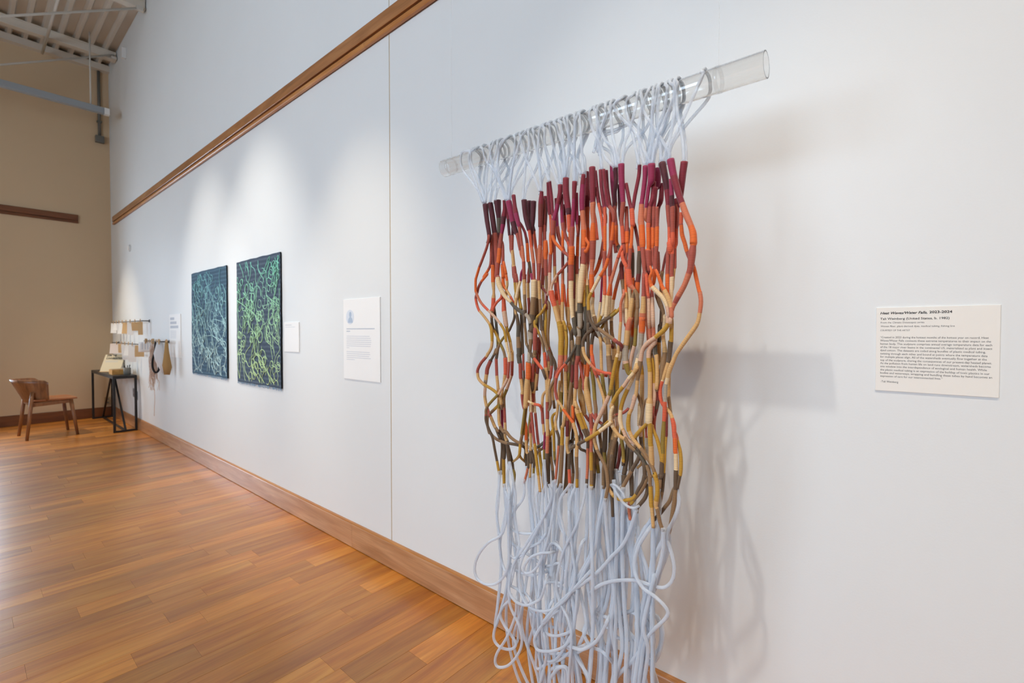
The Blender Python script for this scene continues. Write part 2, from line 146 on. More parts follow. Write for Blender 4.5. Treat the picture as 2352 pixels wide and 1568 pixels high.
w -7737,-3747,16466,3.7 -7728,-3743,16179,3.7 k -7719,-3743,16146,3.7 -7696,-3748,15824,3.7 -7678,-3810,15605,3.0
w -7486,-4041,17087,8.9 -7472,-4054,16665,9.4 p -7394,-4057,16220,8.4 -7377,-4056,16064,7.1 k -7377,-4055,16049,6.7 -7357,-4041,15602,6.7 o -7349,-4040,15571,4.4 -7344,-4033,15417,4.4 -7302,-4020,15259,3.5
w -7129,-4146,16896,7.0 m -7150,-4154,16431,5.2 -7168,-4151,16058,5.7 -7200,-4142,15693,5.7 r -7200,-4141,15678,6.6 -7240,-4120,15162,6.6 o -7240,-4119,15147,8.4 o -7250,-4108,14919,8.4 -7272,-4097,14663,8.4 r -7272,-4096,14648,7.9 -7280,-4082,14228,8.0 c -7280,-4082,14213,7.1 -7283,-4076,13776,6.6 -7230,-4084,13205,5.3 g -7202,-4085,13189,5.3 -7139,-4097,12836,5.3 g -7124,-4100,12758,5.3 -7140,-3916,12603,4.2
m -7188,-3984,16627,5.7 -7148,-4015,16004,5.7 -7130,-4028,15756,4.0 r -7129,-4029,15740,3.5 -7096,-4038,15536,3.5 -7235,-3810,15434,2.8
d -7307,-4020,15014,3.2 -7313,-3867,14878,4.0 -7330,-3838,14213,4.0 q -7330,-3837,14197,4.0 b -7317,-3841,13728,4.0 -7291,-3864,13243,4.0 -7216,-4020,13014,3.2
w -6952,-3979,17095,5.7 m -6979,-3976,16815,7.0 -6994,-3979,16440,8.3 w -6988,-3986,16128,7.4 s -6979,-3986,16103,7.0 -6954,-3995,15826,6.5 -6922,-4004,15593,7.8 o -6921,-4005,15571,8.3 -6900,-4022,15136,7.4 o -6908,-4023,15120,6.5 r -6898,-4025,15073,8.7 -6906,-4037,14666,7.8 c -6915,-4038,14644,7.8 -6980,-4044,14142,9.2 t -7018,-4037,13613,7.4 g -7027,-4037,13591,6.6 x -7023,-4028,13309,7.5 b -7031,-4014,12928,7.0 x -7073,-4013,12911,7.0 b -7078,-4004,12681,7.5 g -7101,-3995,12450,8.0 -7106,-3985,12158,6.6 r -7106,-3985,12142,7.1 -7126,-3982,12003,7.1 -7163,-3980,11909,5.8 -7171,-3978,11242,6.2 t -7189,-3978,11225,4.9 -7227,-3988,10757,4.9 o -7254,-3989,10739,4.3 o -7272,-3989,10720,4.6 -7251,-4005,10288,4.6 -7578,-3496,9954,3.7
o -6975,-3916,15521,3.1 -6801,-4056,15269,3.9 -6728,-4061,15155,4.3 -6792,-4068,14982,5.2 o -6827,-4069,14984,5.2 -6976,-3916,14850,4.2
c -6976,-3916,14850,3.0 -6931,-3883,14624,3.7 -6874,-3901,14100,3.7 l -6873,-3902,14078,4.4 -6839,-3913,13779,4.4 d -6837,-3916,13687,4.4 -6835,-3930,13231,4.4 g -6821,-3937,12836,4.4 -6830,-3916,12682,3.5
t -7041,-3916,14303,3.5 -6950,-3950,14147,4.4 y -6953,-3945,13950,5.3 -6946,-3925,13509,5.3 g -6937,-3924,13493,4.8 -6910,-3909,13233,5.3 -6931,-3888,12867,5.3 g -7006,-3891,12911,5.3 -7015,-3875,12604,5.3 -6923,-4020,12393,4.2
r -7132,-3899,16023,4.0 -7185,-3869,15514,4.0 o -7195,-3869,15500,4.4 -7221,-3854,15027,4.5 o -7221,-3853,14932,4.5 r -7231,-3853,14918,4.9 -7235,-3858,14430,4.9 c -7235,-3858,14414,4.5 -7217,-3882,13861,4.5 x -7206,-3911,13379,4.5 g -7214,-3913,13348,3.1 -7185,-3941,12837,3.1 -7134,-3916,12680,2.5
r -7151,-3916,12227,3.2 -7095,-3946,12018,4.0 -7013,-3958,11714,4.0 -6928,-3978,11414,4.0 -6920,-3991,11248,3.9 -6855,-3916,11077,3.1
w -6639,-4051,17194,9.0 -6607,-4073,16718,8.1 -6604,-4074,16260,7.7 s -6596,-4074,16244,7.7 -6607,-4068,16056,7.3 -6599,-4051,15733,5.6 o -6600,-4050,15711,6.0 -6618,-4032,15472,8.6 -6627,-4015,15261,8.6 r -6627,-4014,15246,8.6 r -6665,-3977,14769,8.2 s -6666,-3975,14754,7.8 -6691,-3960,14504,5.6 o -6704,-3953,14356,7.4 -6707,-3945,14056,6.9 r -6724,-3944,13892,3.5 -6724,-4020,13742,2.8
k -6725,-3916,14059,3.1 -6724,-3844,13913,3.9 -6711,-3850,13776,3.9 c -6727,-3852,13754,5.7 -6734,-3868,13488,5.7 -6677,-3888,13229,5.7 b -6659,-3889,13213,6.5 -6588,-3906,13001,5.2 -6529,-3918,12865,5.2 x -6533,-3920,12834,5.2 -6476,-3930,12714,5.2 t -6457,-3934,12669,4.3 -6413,-3949,12462,4.3 -6379,-3974,11824,4.3 l -6361,-3974,11676,5.1 -6315,-3965,11307,5.1 t -6287,-3954,11101,5.1 -6315,-3930,10753,5.1 -6473,-3600,10525,4.1
w -6581,-3957,16666,4.3 -6498,-3966,16264,4.3 k -6490,-3966,16233,4.3 -6399,-3960,15822,4.2 -6372,-3947,15526,4.2 -6354,-3933,15305,4.2 -6321,-3916,15151,3.4
w -6430,-3974,17101,5.1 -6377,-4004,16615,5.1 m -6273,-4038,16093,5.5 k -6255,-4040,16068,4.6 -6241,-4061,15619,4.6 o -6240,-4062,15575,4.6 -6238,-4062,14893,4.6 o -6245,-4064,14964,5.0 r -6246,-4062,14921,5.5 -6269,-4031,14300,5.5 k -6261,-4030,14284,5.1 -6278,-3995,13790,5.1 c -6287,-3994,13776,4.7 -6352,-3965,13264,4.7 y -6386,-3964,13235,4.3 -6507,-3956,13000,4.3 d -6611,-3954,12881,4.3 -6690,-3916,12653,3.4
w -6223,-4176,17018,4.6 -6180,-4149,16542,4.6 -6133,-4113,16111,5.4 r -6087,-4108,16047,5.0 -5981,-4095,15875,5.4 -5973,-4078,15662,4.5 o -5990,-4076,15637,4.1 -6013,-4060,15385,5.0 r -6049,-4051,15176,5.0 -6099,-4047,14879,5.0 r -6146,-4049,14738,5.0 o -6146,-4049,14723,5.0 -6238,-4057,14470,5.0 -6364,-4067,14289,5.1 c -6380,-4068,14276,4.7 -6552,-4090,13976,4.7 y -6614,-4099,13861,4.7 -6698,-4115,13671,4.7 -6683,-4137,13401,4.7 d -6682,-4139,13379,4.7 -6591,-4160,13072,4.7 -6397,-4172,12849,4.6 b -6353,-4171,12877,5.0 -6119,-4177,12731,5.0 r -5908,-4181,12604,4.9 q -5812,-4182,12541,4.9 -5686,-4183,12451,4.9 -5887,-3810,12256,3.9
p -6051,-3856,17113,6.3 -6039,-3846,16729,5.9 -6096,-3826,16382,4.6 w -6121,-3809,16127,4.6 r -6105,-3807,16103,4.6 -6071,-3776,15658,4.6 o -6064,-3773,15613,4.6 -6066,-3751,15178,4.7 d -6018,-3748,15070,5.1 -5875,-3916,14875,4.1
k -5787,-3916,15085,3.6 -5776,-4055,14912,4.5 r -5856,-4050,14722,4.5 s -5873,-4049,14688,4.5 -6008,-4032,14308,4.6 o -6095,-4018,14055,4.6 -6168,-4001,13784,4.6 c -6185,-4000,13763,5.0 -6255,-3974,13217,5.1 b -6255,-3973,13200,4.7 -6242,-3964,12835,4.7 b -6263,-3967,12980,5.1 -6189,-3963,12613,5.1 t -6171,-3965,12466,6.8 -6158,-3972,12188,6.7 b -6157,-3972,12173,7.6 -6112,-3992,11736,7.6 d -6109,-3996,11649,5.5 -6085,-4021,11228,5.5 -6153,-4020,11061,4.4
x -6439,-4020,13007,3.4 -6537,-3855,12759,4.3 t -6370,-3849,12639,5.2 -6272,-3842,12462,5.1 -6193,-3916,12325,4.1
m -6303,-4020,14416,2.4 -6431,-3863,14238,3.0 -6482,-3843,13630,3.0 c -6490,-3843,13608,3.9 -6552,-3851,13152,3.9 -6531,-3916,13000,3.1
y -5774,-4020,13569,3.0 -5786,-4081,13418,3.7 l -5896,-4082,13307,4.5 d -6038,-4084,13210,4.6 -6330,-4088,13040,4.6 -6683,-4093,12865,4.7 d -6569,-4092,12893,4.7 -6771,-4097,12729,4.7 -6871,-4105,12532,4.8 t -6867,-4110,12397,4.8 -6827,-4118,12202,4.8 -6699,-4126,12011,4.7 s -6628,-4129,11940,4.1 -6506,-4133,11827,4.1 k -6420,-4135,11787,4.1 -6186,-4137,11727,4.0 -6007,-4138,11708,4.0 -6150,-3916,11498,3.2
g -7140,-3916,12603,3.2 -7142,-4071,12390,4.0 -7285,-4074,12140,4.0 -7412,-4077,11965,4.0 k -7448,-4079,11917,4.3 -7650,-4085,11704,4.3 r -7759,-4094,11493,4.5 -7786,-4109,11175,4.5 -7750,-4118,11005,4.5 t -7697,-4125,10868,4.5 -7617,-4130,10766,4.5 t -7598,-4130,10766,3.8 o -7499,-4137,10636,3.8 o -7479,-4138,10607,4.3 -7193,-4150,10332,4.2 t -7155,-4151,10290,4.8 -7060,-4157,10028,4.8 -7023,-4159,9773,5.3 b -7043,-4154,9386,5.3 -7034,-4137,8924,4.4 y -7038,-4130,8768,4.4 -7045,-4117,8517,4.4
d -7202,-4020,12925,4.0 -7413,-3856,12757,5.0 -7430,-3855,12284,5.0 b -7454,-3846,11968,5.0 l -7520,-3830,11647,5.0 -7554,-3806,11245,5.0 -7480,-3810,11079,4.0
t -7626,-4020,11769,3.4 -7800,-3757,11465,4.2 -7788,-3772,11079,4.2 l -7797,-3773,11062,5.1 -7792,-3793,10693,5.1 l -7793,-3792,10707,4.2 g -7803,-3805,10481,4.2 -7797,-3827,10081,4.2 -7746,-3810,9886,3.4
b -7517,-3705,12597,3.6 -7329,-3953,12446,4.5 d -7289,-3955,11980,4.5 q -7308,-3954,11885,4.5 -7335,-3939,11414,4.5 b -7354,-3939,11397,4.5 -7445,-3911,10868,4.5 b -7467,-3905,10769,5.0 -7500,-3883,10366,5.0 q -7522,-3879,10284,5.3 -7542,-3861,9832,5.3 t -7533,-3860,9817,5.0 -7554,-3855,9558,5.0 -7517,-3854,9356,5.0 d -7479,-3854,9331,5.0 -7482,-3861,8901,5.0 k -7472,-3862,8887,5.0 -7441,-3878,8499,5.0 y -7427,-3885,8376,5.0
t -7515,-3496,10900,3.5 -7150,-4051,10834,4.4 -7079,-4047,10671,4.4 t -7115,-4048,10697,5.3 y -7081,-4043,10546,6.2 -6912,-4026,10165,6.1 d -6895,-4025,10136,6.1 -6795,-4013,9919,5.2 -6765,-4005,9770,5.2 s -6777,-3998,9629,4.4 -6798,-3975,9086,4.4 d -6819,-3967,8774,4.4 -6837,-3966,8524,4.4
c -7515,-3496,10900,3.6 -7218,-3917,10795,4.5 y -7060,-3935,10549,4.9 -6867,-3956,10175,4.8 d -6848,-3957,10132,4.8 -6755,-3964,9917,4.8 -6819,-3916,9746,3.8
q -7182,-3916,10595,2.9 -7299,-3760,10373,3.6 -7154,-3783,9985,3.6 -7095,-3789,9900,3.6 -6932,-4020,9781,2.9
d -7230,-3705,10044,3.3 -7258,-3648,9821,4.1 -7603,-3639,9608,4.2 -7331,-4020,9529,3.4
d -7604,-3496,9557,3.5 -7242,-4155,9569,4.4 -7022,-4159,9712,4.8 -6755,-4163,9872,4.7 y -6737,-4164,9881,5.3 -6513,-4167,10031,5.3 c -6310,-4169,10178,5.2 -6040,-4169,10404,4.8 t -5952,-4169,10488,4.8
y -6518,-4020,10276,2.4 -6522,-3948,10114,3.0 -6369,-3949,10255,3.0 c -6168,-3953,10444,3.4 a -6052,-3956,10562,3.4 r -5954,-3958,10632,3.3 -5746,-3960,10700,3.7 -5587,-3966,10833,3.7
d -7288,-3600,9809,3.3 -7192,-3751,9517,4.1 -6973,-3749,9442,4.0 -6831,-3916,9298,3.2
d -6904,-3810,13076,3.8 -6741,-4062,12909,4.7 -6761,-4026,12306,4.8 o -6754,-4009,12079,4.3 -6779,-3994,11881,5.2 -6807,-3976,11620,4.8 t -6825,-3974,11589,4.8 -6869,-3959,11310,6.6 -6821,-3949,11007,9.2 -6751,-3947,10694,7.4 t -6723,-3949,10589,5.2 r -6697,-3949,10569,4.4 -6555,-3953,10427,4.3 d -6365,-3958,10331,4.3 -6326,-4020,10201,3.4
r -6770,-3916,10688,3.8 -6712,-3952,10499,4.8 k -6689,-3959,10169,5.4 s -6688,-3961,10124,4.8 -6676,-3991,9569,4.8 y -6675,-3993,9539,5.4 -6655,-4022,9123,5.4 b -6643,-4028,9051,5.2 -6629,-4049,8710,5.2 y -6628,-4050,8681,5.2 -6623,-4057,8532,5.2
d -6905,-4020,12295,3.0 -6956,-3852,12065,3.7 o -6958,-3846,11895,3.7 -6960,-3843,11602,3.7 -6884,-3916,11397,3.0
d -6612,-4020,13000,4.2 -6622,-3973,12834,5.2 -6665,-3986,12563,5.2 o -6670,-3991,12458,4.8 -6671,-4003,12263,4.8 k -6649,-4009,12158,5.2 -6566,-4031,11788,5.2 r -6492,-4039,11643,4.7 t -6456,-4043,11571,4.3 -6347,-4054,11283,4.2 -6243,-4060,10998,4.2 -6225,-4060,10793,4.2 -6473,-3600,10525,3.4
l -6663,-3916,11927,4.2 -6724,-3882,11771,5.2 -6660,-3900,11396,5.2 b -6610,-3922,10948,5.2 -6568,-3933,10712,5.2 r -6566,-3936,10605,4.8 -6552,-3943,10381,4.8 -6537,-4020,10199,3.8
s -5894,-3705,13937,3.0 -5656,-4126,13760,3.7 -5732,-4143,13494,3.7 t -5719,-4162,13055,4.1 t -5726,-4164,12983,4.1 t -5758,-4166,12548,4.1 c -5792,-4158,12249,4.1 y -5825,-4155,12162,4.9 -5929,-4134,11755,5.4 l -6023,-4105,11314,5.4 a -6076,-4095,11148,5.4 -6266,-4076,10762,5.5 a -6369,-4069,10555,5.5 t -6472,-4065,10363,5.1 -6532,-4063,10131,5.1 -6530,-4065,9907,5.1 b -6448,-4072,9651,4.7 -6271,-4085,9387,4.7 -6146,-4100,9162,5.0 -6091,-4123,8812,5.0 b -6095,-4131,8697,4.6 -6149,-4150,8345,4.4
c -5835,-4020,12545,3.3 -5797,-3939,12400,4.1 -5845,-3936,12124,4.2 y -5877,-3935,12065,5.4 -5945,-3925,11741,5.4 l -5952,-3907,11301,5.5 b -5976,-3889,10857,5.5 a -5980,-3879,10575,4.2 t -5949,-3873,10328,4.2 b -5998,-3870,10026,5.9 -6093,-3873,9642,5.9 d -6116,-3887,9121,6.0 -6122,-3902,8751,6.0
b -5434,-3810,13990,2.6 -5419,-4020,13824,3.2 t -5460,-4028,13658,4.8 -5514,-4039,13350,6.5 -5540,-4046,13055,6.5 s -5511,-4043,13179,6.9 t -5584,-4047,12841,7.3 -5622,-4044,12501,6.9 x -5646,-4043,12472,7.4 a -5658,-4030,12059,7.8 l -5636,-4027,11988,7.4 -5563,-4016,11735,5.3 t -5454,-4018,11798,5.7
r -5155,-4020,14356,3.8 -5092,-4184,14149,4.7 -5103,-4171,13742,4.7 t -5104,-4167,13674,5.5 -5119,-4147,13403,6.3 s -5139,-4135,13267,7.9 -5154,-4115,13048,7.9 o -5149,-4126,13170,8.3 s -5177,-4094,12813,7.9 x -5186,-4090,12771,7.1 -5235,-4058,12313,4.8 c -5290,-4051,12144,6.0 t -5336,-4046,11890,8.0 -5444,-3916,11735,6.4
a -4509,-4126,13335,4.2 -4465,-4165,13183,5.3 a -4492,-4165,13155,5.7 y -4478,-4162,13010,5.7 -4589,-4156,12839,6.1 -4771,-4149,12692,5.4 a -4800,-4147,12664,5.4 -5001,-4140,12527,5.5 -5136,-4130,12359,5.1 b -5201,-4111,12081,6.0 -5253,-4093,11800,5.6 t -5294,-4082,11588,4.8 -5336,-4068,11234,4.8 a -5412,-4065,11072,4.8 a -5351,-4068,11217,5.2 t -5457,-4064,10854,4.9 y -5517,-4066,10720,4.9 -5544,-4071,10491,5.7 -5523,-4079,10296,5.7 t -5507,-4080,10270,4.9 -5394,-4091,10090,4.8 b -5192,-4105,9900,4.8 -5007,-4120,9698,4.7 -4855,-4136,9482,4.7 y -4809,-4143,9383,4.7 -4748,-4150,9260,4.7 y -4813,-4144,9360,5.8 -4736,-4155,9147,5.4 -4717,-4164,8882,5.4 t -4743,-4166,8700,6.2 -4756,-4165,8547,4.7 b -4728,-4165,8513,4.7 -4660,-4156,8216,4.6 -4580,-4145,7990,4.6
t -5319,-4020,12058,5.1 -5282,-4157,11899,6.4 c -5357,-4155,11784,4.8 a -5494,-4152,11622,4.8 -5618,-4146,11444,4.9 y -5650,-4145,11413,5.0 -5793,-4139,11244,5.1 y -5830,-4136,11188,5.3 t -5962,-4126,10959,5.0 -6013,-4119,10823,5.0 c -5964,-4121,10870,5.0 -6025,-4110,10644,5.0 -6022,-4100,10454,5.0 t -5960,-4093,10316,5.0 -5820,-4085,10146,5.0 -5664,-4082,10067,4.9 b -5629,-4082,10082,5.3 -5507,-4077,9915,5.3 g -5355,-4074,9811,4.8 -5161,-4073,9634,4.8 b -5027,-4075,9436,4.9 -4907,-4081,9212,4.9 b -5047,-4074,9507,4.9 -4957,-4077,9317,5.9 -4936,-4088,9020,5.1 y -4928,-4089,8995,5.5 -4893,-4114,8527,5.5 t -4877,-4116,8490,5.1 -4827,-4142,8003,4.3
t -5319,-4020,12058,5.2 -5371,-3973,11884,6.5 c -5416,-3972,11741,4.5 -5491,-3972,11566,4.5 a -5597,-3975,11359,4.5 y -5612,-3975,11329,5.3 -5717,-3982,11092,5.4 y -5789,-3991,10839,5.4 c -5796,-3994,10781,5.4 -5804,-4006,10521,6.2 t -5741,-4017,10300,5.0 a -5709,-4019,10261,4.9 -5578,-4029,10052,4.9 b -5375,-4035,9956,4.9 -5381,-4020,9797,3.9
b -5377,-3916,13407,3.9 -5388,-3955,13263,4.9 l -5399,-3958,12898,4.9 -5432,-3947,12474,4.9 a -5448,-3946,12445,4.9 -5546,-3930,12130,4.9 t -5575,-3916,11914,4.1 -5613,-3916,11726,3.3
a -4945,-3916,12703,4.4 -4841,-4083,12555,5.5 -4973,-4089,12376,5.9 y -4996,-4099,12157,5.5 t -4950,-4116,11818,5.5 -4934,-4144,11208,5.5 c -4945,-4148,11055,8.6 -4954,-4153,10590,8.6 y -4926,-4153,10560,5.9 -4913,-4142,10061,6.3 t -4900,-4140,10008,6.3 -4890,-4126,9692,6.7 d -4864,-4117,9517,4.7
a -5041,-4020,13680,4.5 -5070,-3972,13546,5.6 s -5050,-3960,13117,5.6 -5009,-3965,12661,5.5 x -4976,-3971,12483,4.0 b -4970,-3982,12263,4.0 y -4952,-3989,12154,5.1 -4894,-4015,11746,5.1 a -4887,-4029,11542,5.1 -4863,-4047,11204,5.1 r -4886,-4055,10982,4.7 -4897,-4059,10776,4.7 -4968,-3810,10539,3.8
s -4951,-4020,13730,3.8 -4962,-3971,13542,4.7 s -4941,-3979,13114,4.9 -4909,-3997,12703,4.9 g -4866,-4008,12485,4.7 -4853,-4019,12281,4.7 t -4831,-4021,12241,5.1 -4800,-4037,11889,4.7 -4795,-4046,11618,4.7 b -4806,-4049,11414,4.7 -4887,-3810,11239,3.8
d -4799,-3810,13405,3.8 -4777,-3849,13251,4.7 -4797,-3832,12991,4.7 g -4826,-3828,12950,5.1 -4851,-3799,12592,5.2 t -4867,-3795,12550,6.0 -4860,-3773,12287,4.8 y -4865,-3758,12078,4.8 -4858,-3916,11951,3.8
c -4775,-3810,13336,3.1 -4703,-3856,13140,3.9 t -4716,-3883,12704,4.7 -4697,-3893,12568,4.7 b -4658,-3915,12297,6.2 -4701,-3940,11957,7.4 -4748,-3958,11615,6.3 q -4829,-3964,11404,6.3 d -4813,-3964,11116,5.1 q -4842,-3960,10906,4.7 r -4887,-3953,10735,4.7 -4920,-3938,10480,4.8 -4900,-3916,10279,3.8
y -4417,-4126,13183,4.0 -4463,-3999,12999,5.0 -4477,-3974,12598,5.0 d -4491,-3972,12572,6.2 -4535,-3957,12100,5.0 t -4549,-3957,12059,5.0 -4623,-3958,11826,5.1 c -4690,-3963,11632,4.3 k -4703,-3963,11604,5.1 -4748,-3972,11411,4.7 -4734,-3983,11209,4.7 k -4687,-3993,11063,4.3 t -4600,-4000,10964,4.7 -4470,-4011,10831,4.2 k -4426,-4019,10730,4.6 -4379,-4031,10564,5.7 -4357,-4047,10303,5.0 o -4343,-4049,10266,5.3 -4322,-4061,9925,5.3 c -4315,-4062,9906,4.9 -4305,-4061,9529,4.9 d -4305,-4061,9515,5.3 -4313,-4055,9299,5.3 d -4321,-4043,9060,5.0 b -4321,-4042,9039,5.3 -4362,-4018,8655,5.8 -4483,-3977,8003,4.7 -4519,-3972,7896,4.7
m -4450,-4164,16856,9.0 w -4367,-4166,16449,8.2 -4224,-4187,15964,7.4 s -4153,-4199,15769,7.0 -4039,-4222,15466,7.3 o -3929,-4241,15206,6.9 -3872,-4255,15007,8.0 -3861,-4266,14803,8.3 o -3861,-4266,14802,8.0 r -3866,-4269,14752,6.9 -3887,-4275,14578,8.7 -3922,-4276,14241,7.3 s -3959,-4274,14131,6.9 -4063,-4262,13873,6.2 r -4210,-4246,13626,6.7 s -4292,-4234,13475,5.6 -4335,-4225,13360,3.7 -4417,-4126,13183,3.0
k -4204,-4096,15593,4.5 r -4221,-4080,15327,4.6 o -4215,-4079,15300,4.5 -4196,-4070,15079,4.9 -4131,-4066,14864,4.8 o -4105,-4065,14756,4.8 r -4078,-4066,14663,4.5 -4011,-4069,14488,4.4 o -3919,-4074,14312,3.7 -3862,-4086,14064,4.6 -3777,-4108,13727,4.5 s -3763,-4109,13701,5.0 -3732,-4125,13483,5.1 -3749,-4141,13243,4.7 t -3755,-4141,13231,4.7 -3781,-4151,13054,4.7 t -3853,-4158,12901,5.3 -4078,-4164,12580,5.2 -4273,-4162,12290,4.9 -4367,-4155,12077,5.3 -4436,-4148,11915,5.7 c -4493,-4137,11712,5.3 -4523,-4129,11576,4.2 x -4537,-4127,11555,4.2 -4566,-4101,11156,4.2 k -4573,-4099,11128,5.2 k -4594,-4076,10678,5.2 l -4601,-4074,10650,5.0 -4623,-4066,10268,6.2 y -4632,-4070,9861,5.8 -4642,-4077,9671,5.4 d -4649,-4078,9657,5.4 -4657,-4101,9240,5.4 d -4666,-4094,9351,6.6 b -4676,-4101,9228,4.3 -4682,-4117,9000,4.3
t -4505,-4020,11837,3.8 -4571,-3879,11688,4.7 -4561,-3913,11244,4.7 b -4560,-3915,11217,4.3 b -4561,-3914,11229,4.7 -4499,-3940,10873,3.9 -4467,-3916,10711,3.1
q -4593,-3916,10905,2.6 -4544,-4048,10788,3.2 -4545,-4054,10304,3.2 y -4552,-4054,10276,3.1 -4573,-4049,10002,3.1 -4590,-4035,9658,3.1 d -4615,-4020,9379,3.1 d -4613,-4020,9371,3.9 -4663,-3994,8918,3.9 b -4670,-3994,8903,4.3 -4724,-3980,8627,4.3 -4768,-3972,8407,4.3
s -4421,-3916,10474,1.8 -4328,-3950,10318,2.3 y -4312,-3953,10213,3.2 -4237,-3969,9908,4.6 -4211,-3994,9585,4.6 d -4223,-4011,9387,4.2 d -4235,-4012,9377,4.7 -4290,-4037,9065,4.7
b -4370,-3916,9096,3.1 -4447,-3878,8936,3.9 -4535,-3860,8665,4.7 -4649,-3852,8485,4.7 d -4664,-3851,8460,4.6 -4793,-3845,8266,4.6 -4938,-3842,8088,4.7
y -4968,-3810,10539,2.8 -4904,-4040,10443,3.5 -4780,-4059,10176,4.7 -4673,-4073,9855,5.8 -4643,-4075,9671,5.8 -4679,-4020,9499,4.6
b -4989,-4020,11190,3.3 -5227,-3821,10990,4.1 -5292,-3806,10669,4.5 a -5342,-3793,10404,4.8 d -5339,-3780,10116,4.9 -5319,-3772,9903,4.9 -5186,-4020,9825,3.9
b -5352,-4020,11298,3.3 -5362,-3825,11091,4.1 -5288,-3817,10841,4.1 -5339,-3705,10650,3.3
y -5011,-4020,10698,3.5 -5055,-4058,10523,4.4 -5221,-4049,10332,5.2 d -5375,-4037,10126,5.3 -5329,-4020,9975,4.2
r -5013,-4020,10631,2.2 -5126,-3919,10423,2.8 -5131,-3906,10181,2.8 x -5124,-3904,10140,4.0 -5115,-3887,9815,4.0 -5053,-4020,9670,3.2
l -5794,-3916,10277,4.0 -5799,-3934,10003,5.0 -5746,-3941,9722,5.0 y -5736,-3942,9506,5.0 d -5744,-3942,9417,5.0 d -5758,-3942,9421,3.7 -5750,-3941,9320,3.7
d -5635,-3916,10024,3.7 -5650,-3852,9866,4.6 -5695,-3853,9495,5.8 -5765,-3868,9047,6.3 d -5755,-3866,9084,7.5 -5772,-3891,8648,5.0
d -5458,-4020,9848,5.0 -5557,-3866,9666,6.2 -5566,-3856,9084,6.2 d -5556,-3856,9048,6.2 -5531,-3869,8565,5.0
d -5280,-4020,9926,4.2 -5251,-4071,9646,5.2 -5422,-4057,9329,4.9 b -5444,-4053,9273,4.9 -5476,-4050,9224,4.9 -5706,-4021,8797,5.0 -5756,-4015,8712,5.0
t -5234,-4020,9663,2.6 -5325,-3752,9424,3.3 -5444,-3759,9274,3.3
d -5185,-4020,9619,4.2 -5095,-4086,9509,5.2 -5089,-4062,9143,5.2 d -5085,-4069,9262,5.2 -5140,-4058,9039,5.2 -5245,-4053,8861,5.2 y -5321,-4050,8703,4.8 -5442,-4049,8548,4.9 -5658,-4050,8469,4.9 -5848,-4049,8468,5.0 t -5976,-4050,8526,5.0 -6073,-4052,8652,5.0 -6089,-4055,8753,5.0
b -5107,-4020,9247,3.8 -5057,-4048,9124,4.8 -5177,-4040,8845,4.8 -5360,-4030,8590,4.7 y -5407,-4027,8521,4.9 -5485,-4022,8401,4.5
d -5147,-3916,9010,3.8 -5066,-3961,8877,4.8 -5118,-3972,8644,5.2 -5261,-3983,8430,4.9 b -5319,-3987,8346,4.9 -5336,-3997,8203,4.1
s -5528,-4020,8510,3.7 -5602,-3879,8174,4.6 -5560,-3897,7929,4.5
d -6131,-3810,9549,4.0 -6033,-4043,9436,5.0 -6052,-4034,9064,5.0 -6042,-4021,8695,5.0 -6024,-4006,8327,4.6 -6014,-3990,7934,4.2
q -5968,-3600,9835,3.8 -5926,-3758,9721,4.7 -5982,-3741,9337,4.7 -6065,-3735,9036,4.7
b -6269,-4020,9290,4.2 -6339,-3907,9054,5.2 -6358,-3884,8577,5.2
m -5785,-4046,17083,8.6 -5775,-4047,16707,8.2 -5740,-4033,16139,6.5 r -5733,-4032,16110,6.5 -5788,-4011,15656,5.7 k -5775,-4004,15513,5.3 -5752,-3985,15072,5.3 r -5752,-3985,15071,4.9 -5723,-3978,14855,4.9 -5785,-3916,14655,3.9
w -5691,-3967,16596,4.9 -5577,-3957,16042,4.9 k -5538,-3958,15922,6.5 -5498,-3972,15492,6.5 o -5513,-3972,15480,4.5 -5521,-3998,15042,4.5 r -5539,-4007,14915,4.9 -5559,-4037,14450,4.9 k -5580,-4041,14395,8.1 -5540,-4056,14053,8.1 s -5492,-4059,13952,6.5 b -5400,-4061,13862,4.0 -5323,-4063,13691,5.2 -5308,-4060,13399,5.2 b -5315,-4060,13385,4.4 -5326,-4048,13052,4.4 -5471,-3810,12899,3.5
w -5375,-3854,17020,4.9 -5389,-3869,16740,4.9 -5474,-3905,16259,4.9 -5507,-3929,15951,4.5 -5548,-3916,15791,3.6
q -5537,-3916,15649,3.3 -5501,-3842,15501,4.1 -5424,-3838,15138,4.1 k -5392,-3841,14977,4.1 d -5374,-3845,14848,4.9 -5372,-3861,14550,6.1 q -5368,-3883,14266,6.1 o -5388,-3900,14055,6.5 -5385,-3920,13829,6.1 t -5375,-3925,13772,4.9 -5390,-3916,13629,3.9
m -5115,-4075,16882,7.1 -5132,-4066,16568,6.3 -5200,-4071,16034,5.9 s -5212,-4074,15954,6.7 -5215,-4094,15554,8.3 o -5196,-4102,15426,7.9 -5158,-4131,14980,7.9 o -5148,-4136,14901,6.7 r -5147,-4137,14880,5.9 -5107,-4156,14493,5.5 -5081,-4163,14258,3.9 k -5044,-4163,14215,4.3 -5013,-4165,13941,4.7 r -4978,-4159,13669,4.3 a -4971,-4157,13614,4.5 -4974,-4127,13046,4.5 -5048,-3916,12856,3.6
m -4926,-4145,16867,9.3 -4940,-4124,16474,8.9 -5008,-4114,16328,5.1 -5074,-4091,15940,4.7 s -5090,-4086,15849,3.9 -5107,-4076,15608,3.9 -5100,-3916,15499,3.1
